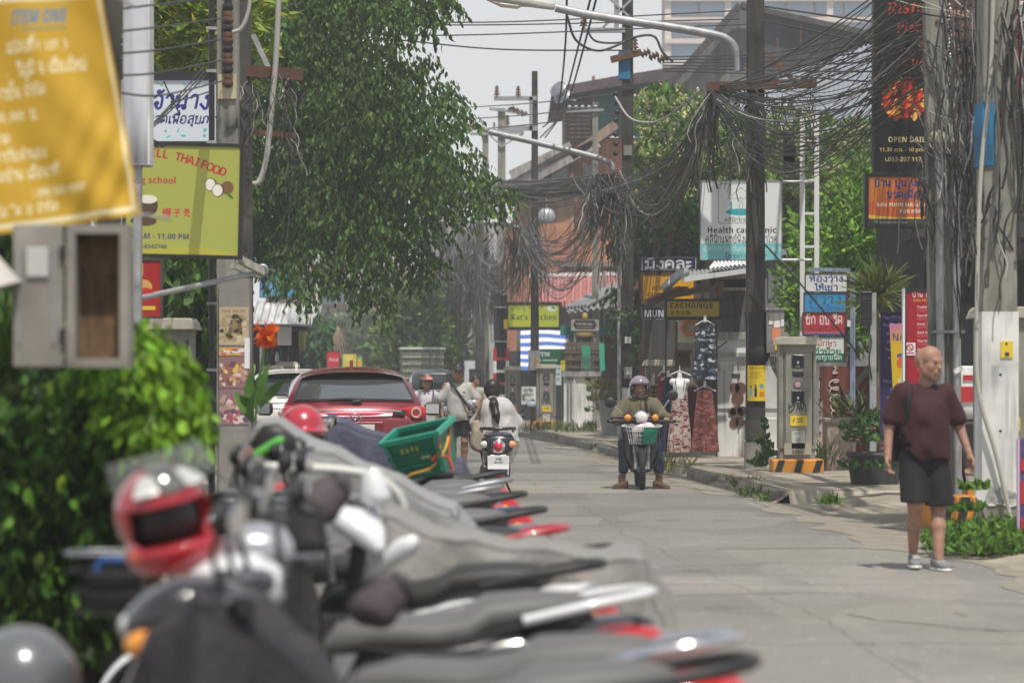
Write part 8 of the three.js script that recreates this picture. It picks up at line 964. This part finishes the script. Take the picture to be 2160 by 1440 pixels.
{ // woman riding away
  const d = 38, x = X(1046, d), s = scooter('black scooter ridden away from the camera by a woman in white', x, d + .95 - .15, Math.PI / 2 + .03, PB.black, { name: 'ridden_scooter', group: null, tail: PB.redLens, rail: PB.black, noMirror: true, front: PB.black, noRail: true });
  part(s, 'rear_cowl', loft([[-.72, .74, .2, .15, 2.6], [-.88, .71, .215, .15, 2.6], [-.96, .69, .19, .13, 2.4], [-1.0, .68, .13, .1]], 30), PB.black); part(s, 'tail_lamp_ring', tr(loft([[-.99, .68, .1, .1, 2], [-1.03, .675, .088, .088, 2], [-1.05, .67, .05, .05, 2]], 24), 0, 0, 0), M.chrome); part(s, 'tail_lens', loft([[-1.03, .675, .062, .075, 2], [-1.06, .67, .05, .06, 2], [-1.075, .67, .01, .01]], 18), mk([.6, .02, .04], .15, { clearcoat: 1 })); for (const q of [-1, 1]) part(s, 'rear_signal', sp(.06, -.96, .7, q * .17, .6, .8, 1, 14), q < 0 ? PB.clear : mk([.8, .35, .15], .2, { clearcoat: 1 }));
  part(s, 'number_plate', bx(.012, .17, .27, -1.08, .475, 0, 0, 0, -.15), M.whiteClean); part(s, 'plate_lettering', tr(new THREE.PlaneGeometry(.25, .155), -1.09, .475, 0, 0, -Math.PI / 2, 0).rotateZ(0), printMat(192, 120, (c, w, h) => { fill(c, '#d9d9d9', 0, 0, w, h); script(c, '2กข', w / 2, 40, 24, '#222', 'c', 2.2); script(c, 'เชียงใหม่', w / 2, 68, 15, '#333', 'c', 2); text(c, '1995', w / 2, 112, 'bold 42px sans-serif', '#222'); }), { keepUV: true }); part(s, 'lower_reflector', bx(.02, .06, .14, -1.06, .33, 0), PB.redLens); part(s, 'rear_rail', tb([[-.6, .86, -.2], [-.85, .9, -.21], [-.96, .9, -.1], [-.98, .9, 0], [-.96, .9, .1], [-.85, .9, .21], [-.6, .86, .2]], .022, 40, 8), PB.black);
  part(s, 'mirror', [cy([.3, 1.05, .28], [.3, 1.18, .42], .008), tr(sp(.075, 0, 0, 0, .3, .55, 1), .28, 1.2, .47)], PB.plastic); part(s, 'mirror_glass', tr(sp(.068, 0, 0, 0, .15, .55, 1), .262, 1.2, .47), mk([.5, .58, .66], .08, { metalness: .6 }));
  const t = thing('person', 'woman with black ponytail and white jacket riding a black scooter, seen from behind', 'person', [x, 0, -d - .55], .0), sk = skin([.45, .26, .18]), hc = [-.05, 1.37, -.1];
  const J = { sl: [-.18, 1.17, -.02], sr: [.18, 1.17, -.02], el: [-.235, .96, -.12], er: [.245, .96, -.12], wl: [-.27, .98, -.45], wr: [.29, .99, -.45] };
  part(t, 'body', [flesh([[[0, .8, 0], [0, 1.06, -.02], .12, .11], [[-.08, 1.14, -.02], [.08, 1.14, -.02], .05], [[0, 1.18, -.02], [-.04, 1.3, -.06], .05, .045], [[-.13, 1.15, -.02], J.el, .045, .036], [J.el, J.wl, .036, .028], [[.13, 1.15, -.02], J.er, .045, .036], [J.er, J.wr, .036, .028], [[-.1, .8, 0], [-.17, .78, -.42], .1, .07], [[-.17, .78, -.42], [-.12, .38, -.5], .065, .04], [[.1, .8, 0], [.17, .78, -.42], .1, .07], [[.17, .78, -.42], [.12, .38, -.5], .065, .04]], .013), headGeo(hc, Math.PI - .35, 0, 1), handGeo(J.wl, [.1, .1, -1], [0, -1, 0], 1.3, 1, .9), handGeo(J.wr, [-.1, .1, -1], [0, -1, 0], 1.3, -1, .9)], sk);
  part(t, 'jacket', flesh([[[-.06, .68, .03], [-.04, 1.06, 0], .2, .14], [[.07, .68, .03], [.04, 1.06, 0], .2, .14], [[-.09, 1.15, -.01], [.09, 1.15, -.01], .08], [[-.05, 1.2, -.02], [.05, 1.2, -.02], .065], [[-.12, 1.14, -.01], J.el, .08, .078], [J.el, [-.26, .98, -.38], .075, .05], [[.12, 1.14, -.01], J.er, .08, .078], [J.er, [.28, .98, -.38], .075, .05], [[.1, .85, .0], [.25, .72, .04], .15, .05]], .012, .12, (x2, y, z) => Math.max(.74 + .02 * Math.sin(x2 * 14) - x2 * .06 - y), .002, .02), cloth([.72, .7, .68], { transmission: .15, thickness: 0 }));
  part(t, 'trousers', flesh([[[-.1, .8, 0], [-.17, .78, -.42], .12, .09], [[-.17, .78, -.42], [-.12, .42, -.5], .085, .06], [[.1, .8, 0], [.17, .78, -.42], .12, .09], [[.17, .78, -.42], [.12, .42, -.5], .085, .06]], .014, .04), cloth([.04, .04, .05])); for (const q of [-1, 1]) part(t, 'shoe', shoe([q * .12, .35, -.5], Math.PI / 2, .9), M.white);
  part(t, 'hair', flesh([[[-.05, 1.42, -.08], [-.05, 1.39, -.08], .112, .112], [[-.05, 1.33, -.03], [-.04, 1.27, 0], .08, .05]], .01, .03, (x2, y, z) => -z - .19), hair); part(t, 'ponytail', flesh([[[-.045, 1.28, .04], [-.03, 1.2, .13], .045, .055], [[-.03, 1.2, .13], [0, 1.06, .2], .055, .05], [[0, 1.06, .2], [.03, .97, .225], .05, .018]], .008, .03, null, 0, .014), hair); part(t, 'hair_tie', tr(new THREE.TorusGeometry(.045, .02, 8, 20), -.045, 1.275, .035, 1.2), cloth([.6, .57, .52]));
  part(t, 'tote_bag', tr(nets((() => { const f = caps([[[0, .1, 0], [0, -.16, 0], .06, .12]], .03, 0, .02); return (a, b, c) => Math.max(f(a, b, c), Math.abs(c) - .08, b - .14); })(), [-.2, -.34, -.14], [.2, .2, .14], .012), -.24, .86, .1, 0, .2, .15), cloth([.5, .43, .32])); part(t, 'bag_handle', [-1, 1].map((q) => tb([[-.24 + q * .03, 1.0, .13], [-.21, 1.15, .12], [-.17, 1.27, .0], [-.2, 1.15, -.1], [-.24 + q * .03, 1.0, .05]], .012, 30, 6)), mk([.12, .06, .05], .6));
}
{ // helmeted rider facing the camera
  const d = 41.8, x = X(1350, d), t = thing('motorcycle', 'dark green step-through motorcycle facing the camera with a front basket', 'motorcycle', [x, 0, -d + .62], -Math.PI / 2), add = (n, g, m, dx = 0, dy = 0) => { const k = new THREE.Mesh(SG[g], m); k.name = n; k.position.set(dx - .62, dy, 0); t.add(k); return k; }, o = -.62, gm = paint([.03, .034, .034], { clearcoatRoughness: .25 });
  for (const wx of [0, -1.24]) { const w = part(t, 'wheel', tr(new THREE.TorusGeometry(.235, .045, 14, 40), wx, .28, 0), M.rubber); part(w, 'rim', [tr(new THREE.TorusGeometry(.195, .014, 8, 36), wx, .28, 0), tr(new THREE.CylinderGeometry(.05, .05, .12, 16), wx, .28, 0, Math.PI / 2), ...Array.from({ length: 14 }, (_, i) => bx(.004, .38, .004, wx, .28, i % 2 ? .02 : -.02, 0, 0, i * .224))], M.steel); }
  for (const s of [-1, 1]) { part(t, 'fork_leg', [cy([0, .28, s * .085], [-.06, .5, s * .085], .026), cy([-.06, .5, s * .085], [-.16, .82, s * .08], .038)], s > 0 ? M.steel : M.steel); part(t, 'leg_shield', sheet((u, v) => { const y = lerp(.24, .8, v), z = s * lerp(.07, lerp(.14, .25, sstep(0, .5, v)) , u); return [-.28 - .1 * (1 - v) + .07 * Math.sin(u * 3.1), y, z]; }, 8, 12), gm); part(t, 'leg_shield_edge', tb([[-.36, .24, s * .1], [-.33, .34, s * .2], [-.3, .55, s * .25], [-.28, .8, s * .25]], .012, 20, 6), gm); part(t, 'turn_signal', [sp(.05, -.1, .99, s * .19, .8, 1, 1, 14)], PB.amber); part(t, 'mirror', [tr(sp(.078, 0, 0, 0, .4, .95, 1), -.12, 1.25 + s * -.05, s * .43 + .0)], PB.plastic); part(t, 'mirror_stem', cy([-.16, 1.05, s * .26], [-.13, 1.22 + s * -.05, s * .4], .009), M.chrome); part(t, 'hand_guard', loft([[-.22, .94, .05, .02], [-.14, .94, .12, .035, 3], [-.08, .94, .06, .02]].map((q) => [...q, 0, s * .42].map((v, i) => i === 4 ? 3 : v)), 16), PB.plastic); }
  part(t, 'headlight', [tr(new THREE.SphereGeometry(.095, 24, 16), -.12, 1.0, 0, 0, 0, 0, [.8, 1.05, 1.05])], M.chrome); part(t, 'headlight_glass', tr(new THREE.SphereGeometry(.082, 20, 12, 0, 6.3, 0, 1.2), -.085, 1.0, 0, 0, 0, -Math.PI / 2, [1, .6, 1]), mk([.8, .8, .78], .08, { clearcoat: 1 })); part(t, 'handlebar', tb([[-.3, .98, -.42], [-.2, .99, -.25], [-.18, 1.0, 0], [-.2, .99, .25], [-.3, .98, .42]], .018, 30, 8), PB.plastic); part(t, 'front_fender', tr(loft([[.06, .52, .05, .06, 3], [.0, .57, .075, .07, 3], [-.14, .6, .09, .08, 3], [-.25, .58, .06, .05]], 18), 0, 0, 0), gm); part(t, 'head_tube', rb(.16, .34, .16, .05, -.22, .82, 0), gm); part(t, 'engine', rb(.36, .2, .26, .05, -.5, .32, 0), M.darkGrey); part(t, 'frame_body', loft([[-.3, .62, .07, .12, 3], [-.7, .55, .1, .1, 3], [-.9, .6, .14, .16, 3], [-1.5, .7, .09, .08, 3]], 20), gm); part(t, 'seat', loft([[-.72, .76, .08, .03, 3], [-.8, .77, .13, .055, 3], [-1.4, .8, .13, .055, 3], [-1.5, .8, .08, .02]], 20), PB.seat); part(t, 'rear_rack', bx(.3, .03, .24, -1.55, .78, 0), M.steel); part(t, 'foot_peg', cy([-.62, .3, -.3], [-.62, .3, .3], .016), M.black);
  // basket with bags
  const k = part(t, 'basket_rim', tb([[-.1, .89, -.22], [.16, .87, -.22], [.16, .87, .22], [-.1, .89, .22]], .008, 40, 6, true), M.white); const gr = [], wh = []; for (let i = 0; i <= 12; i++) { const z = -.22 + i * .0367; (z < .02 ? gr : wh).push(bar([.16, .87, z], [.1, .63, z * .75], .009, .006)); } for (const y of [.69, .75, .81]) { const f = lerp(.75, 1, (y - .63) / .24), xx = lerp(.1, .16, (y - .63) / .24); gr.push(bar([xx, y, -.22 * f], [xx, y, 0], .007, .007)); wh.push(bar([xx, y, 0], [xx, y, .22 * f], .007, .007)); } part(t, 'basket_wire', wh, M.whiteClean); part(t, 'basket_wire', gr, mk([.01, .3, .2], .5)); part(t, 'basket_panel', [quadS(V(.095, .64, -.02), V(.095, .64, -.16), V(.15, .86, -.02), V(.15, .86, -.21)), quadS(V(.05, .64, -.16), V(-.1, .66, -.16), V(.1, .86, -.21), V(-.1, .86, -.21))], mk([.01, .33, .22], .5)); part(t, 'basket_bottom', bx(.2, .02, .3, .0, .63, 0), M.black);
  const b = thing('shopping_bag', 'pink and white plastic bag lying in the motorcycle basket', 'bag', [x + .03, .8, -d + .65]); part(b, 'bag', flesh([[[-.12, .02, 0], [.02, .07, 0], .05, .06], [[.06, .06, 0], [.08, .06, 0], .075]], .012, .04, null, 0, .03), mk([.72, .6, .62], .4)); part(b, 'twisted_handle', tb([[.0, .11, .02], [.03, .16, .03], [.06, .25, .02]], .014, 14, 6), mk([.7, .45, .5], .5));
  const p = thing('person', 'rider in khaki jacket, jeans and silver open helmet facing the camera', 'person', [x, 0, -d - .1], 0), sk = skin([.4, .22, .15]), hc = [0, 1.4, .06];
  const J = { sl: [-.19, 1.18, 0], sr: [.19, 1.18, 0], el: [-.33, .97, .12], er: [.33, .99, .12], wl: [-.35, .97, .42], wr: [.37, .99, .42], hl: [-.1, .8, -.05], hr: [.1, .8, -.05], kl: [-.22, .62, .35], kr: [.22, .62, .35], al: [-.25, .12, .3], ar: [.27, .12, .3] };
  part(p, 'body', [flesh([[[0, .8, -.02], [0, 1.1, 0], .14, .14], [[-.12, 1.17, 0], [.12, 1.17, 0], .06], [[0, 1.17, .01], [0, 1.32, .04], .055, .05], [J.sl, J.el, .055, .045], [J.el, J.wl, .045, .03], [J.sr, J.er, .055, .045], [J.er, J.wr, .045, .03], [J.hl, J.kl, .1, .065], [J.kl, J.al, .06, .04], [J.hr, J.kr, .1, .065], [J.kr, J.ar, .06, .04]], .013), headGeo(hc, 0, .05, 1), handGeo(J.wl, [.15, -.1, 1], [.1, -1, 0], 1.2, 1), handGeo(J.wr, [-.15, -.1, 1], [-.1, -1, 0], 1.2, -1)], sk);
  part(p, 'jacket', flesh([[[0, .84, .0], [0, 1.08, .01], .19, .18], [[-.13, 1.16, 0], [.13, 1.16, 0], .095], [[0, 1.22, .01], [0, 1.25, .02], .09, .078], [J.sl, J.el, .085, .085], [J.el, [-.355, .975, .34], .078, .06], [J.sr, J.er, .085, .085], [J.er, [.37, .99, .34], .078, .06]], .013, .05, (a, y, z) => Math.max(.68 - y, y - 1.3 + .04 * Math.max(0, z * 6)), .004, .035), cloth([.17, .145, .085])); part(p, 'zip', bx(.012, .4, .01, .01, 1.02, .203, -.03), M.darkGrey); part(p, 'cross_strap', tb([[.07, 1.25, .1], [.09, 1.12, .19], [.09, .9, .2]], .02, 20, 6), cloth([.02, .02, .02]));
  part(p, 'jeans', flesh([[[-.09, .78, -.02], [.09, .78, -.02], .13], [J.hl, J.kl, .12, .09], [J.kl, [-.245, .26, .31], .08, .072], [J.hr, J.kr, .12, .09], [J.kr, [.262, .26, .31], .08, .072]], .013, .04, (a, y) => Math.max(.21 - y), 0, .02), cloth([.02, .035, .085]));
  for (const s of [-1, 1]) { const q = shoe([s * .262, .0, .34], -Math.PI / 2 + s * .75, 1.05); part(p, 'boot', [...q, cy([s * .262, .05, .3], [s * .258, .19, .3], .05, .052)], mk([.15, .085, .05], .7, { map: tGrime, rs: 2 })); }
  const hs = nets((a, b2, c) => { const r = Math.hypot(a, (b2 - .03), c * .93) - .145, inn = Math.hypot(a, (b2 - .02), c * .93) - .122, port = Math.max(Math.abs(a) - .1, b2 - .055, .0 - c), bot = -b2 - .12 + .2 * Math.max(0, c); return Math.max(r, -inn, -port, bot); }, [-.18, -.16, -.19], [.18, .2, .19], .008); part(p, 'helmet', tr(hs, ...hc), mk([.36, .32, .37], .2, { clearcoat: 1, metalness: .4 })); part(p, 'helmet_trim', tr(tb([[-.11, .055, .1], [-.125, -.05, .06], [-.1, -.11, .06], [0, -.13, .09], [.1, -.11, .06], [.125, -.05, .06], [.11, .055, .1]], .014, 40, 8), ...hc), M.black); part(p, 'raised_visor', tr(sheet((u, v) => { const ph = lerp(-1.2, 1.2, u), el = lerp(.28, .75, v), q = .155; return [Math.sin(ph) * Math.cos(el) * q, Math.sin(el) * q + .03, Math.cos(ph) * Math.cos(el) * q * 1.08]; }, 18, 6), ...hc), mk([.25, .2, .26], .1, { clearcoat: 1 }));
}
{ // mannequin, dresses and hanging clothes
  const d = 52.5, pr = (seed, bg, cols, n = 500, dark) => printMat(256, 512, (c, w, h) => { const r = rng(seed); fill(c, bg, 0, 0, w, h); for (let i = 0; i < n; i++) { c.fillStyle = cols[r() * cols.length | 0]; c.beginPath(); c.ellipse(r() * w, r() * h, 2 + r() * 8, 3 + r() * 14, r() * 3, 0, 7); c.fill(); } if (dark) { c.strokeStyle = 'rgba(200,205,215,.35)'; for (let i = 0; i < 24; i++) { c.beginPath(); c.moveTo(w * .35, i * 22); c.lineTo(w, i * 22); c.moveTo(w * .35 + i * 8, 0); c.lineTo(w * .35 + i * 8, h); c.stroke(); } } }, .9);
  const gown = (prof, z0 = 0) => sheet((u, v) => { const a = u * Math.PI * 2, r = interp(prof, v), k = 1 + (1 - sstep(.2, .8, v)) * .1 * Math.sin(a * 11 + v * 3); return [Math.sin(a) * r * k, v, z0 + Math.cos(a) * r * .6 * k]; }, 66, 30);
  const m = thing('mannequin', 'white mannequin torso wearing a long red and white print dress', 'mannequin', [X(1434, d), .1, -d]); part(m, 'torso', flesh([[[0, 1.1, 0], [0, 1.28, 0], .1, .12], [[-.13, 1.37, 0], [.13, 1.37, 0], .055], [[0, 1.38, 0], [0, 1.5, 0], .05, .04]], .012), M.whiteClean); part(m, 'dress', gown([[.14, .2], [.5, .17], [.9, .14], [1.08, .125], [1.28, .135]].map(([a, b]) => [a, b])).scale(1, 1.12, 1).translate(0, .1, 0), pr(31, '#b5a79e', ['#6f2430', '#8a3a40', '#c7bbb0', '#54202a', '#9a7a70'])); part(m, 'dress_strap', [-1, 1].map((s) => tb([[s * .06, 1.22, .1], [s * .075, 1.36, .08], [s * .08, 1.43, 0]], .008, 10, 5)), M.rust); part(m, 'stand', [cy([0, 0, 0], [0, 1.1, 0], .025), rb(.4, .22, .34, .01, .0, .02, 0)], M.darkGrey); part(m, 'clothes_hanger', [tb([[-.2, 1.48, .02], [-.05, 1.54, .02], [0, 1.56, .02], [.05, 1.54, .02], [.2, 1.48, .02]], .012, 20, 6), cy([0, 1.55, .02], [0, 1.66, .02], .006)], M.whiteClean);
  const hang = (label, px, y0, y1, wd, mat, cat, z = 0) => { const t = thing('hanging_garment', label, cat, [X(px, d), Y(y1, d), -d + z]), H = S(y1 - y0, d); const dress = cat === 'shirt'; part(t, 'cloth', sheet((u, v) => { const a = u * Math.PI * 2, w = dress ? interp([[0, wd], [.7, wd * .85], [.93, wd * .9], [1, wd * .3]], v) : interp([[0, wd], [.6, wd * .8], [1, wd * .55]], v), k = 1 + (1 - v) * .08 * Math.sin(a * 9); return [Math.sin(a) * w * k, v * H, Math.cos(a) * .08 * k]; }, 60, 24), mat); part(t, 'clothes_hanger', [tb([[-wd * .8, H - .02, 0], [-.03, H + .06, 0], [.03, H + .06, 0], [wd * .8, H - .02, 0]], .012, 16, 6), bx(.045, .12, .02, 0, H + .1, 0)], M.whiteClean); return t; };
  hang('dark blue and white print blouse hanging highest by the wall', 1486, 684, 800, .21, pr(32, '#1c2430', ['#aab4bf', '#2b3644', '#5a6a78', '#10161e', '#d0d5da'], 380, 1), 'shirt', .2); hang('long rust-red print skirt hanging below the blouse', 1486, 822, 952, .235, pr(33, '#6b3230', ['#8a4a44', '#54282a', '#7d5a50', '#a06a5c']), 'skirt', .15); hang('dark navy dress hanging behind the mannequin', 1412, 800, 952, .16, pr(34, '#1f2440', ['#2b3358', '#171b30']), 'dress', -.3); hang('plum coloured dress between the mannequin and the skirt', 1462, 815, 945, .13, pr(35, '#5a1838', ['#6f2348', '#43122a']), 'dress', -.2); hang('red top hanging left behind the mannequin', 1404, 790, 870, .14, pr(36, '#7a1c28', ['#8f2a34', '#5a1420']), 'shirt', -.4);
  const rk = thing('clothes_rack', 'black clothes rail on feet holding the hanging garments', 'clothes rack', [X(1462, d), .1, -d]); part(rk, 'rail', cy([-.5, Y(672, d) - .1, 0], [.75, Y(668, d) - .1, 0], .014), M.black); for (const x of [-.48, .42]) part(rk, 'upright', cy([x, 0, 0], [x, Y(670, d) - .1, 0], .014), M.black); part(rk, 'foot', [bar([.42, .02, -.25], [.42, .02, .25], .03, .03), bar([-.48, .02, -.25], [-.48, .02, .25], .03, .03)], M.black); part(rk, 'wall_bracket', [bar([.35, Y(742, d) - .1, 0], [.6, Y(720, d) - .1, -.1], .02, .02)], M.black);
}
scene.traverse((o) => { if (o.isMesh) { o.castShadow = true; o.receiveShadow = true; } });
renderer.render(scene, camera);
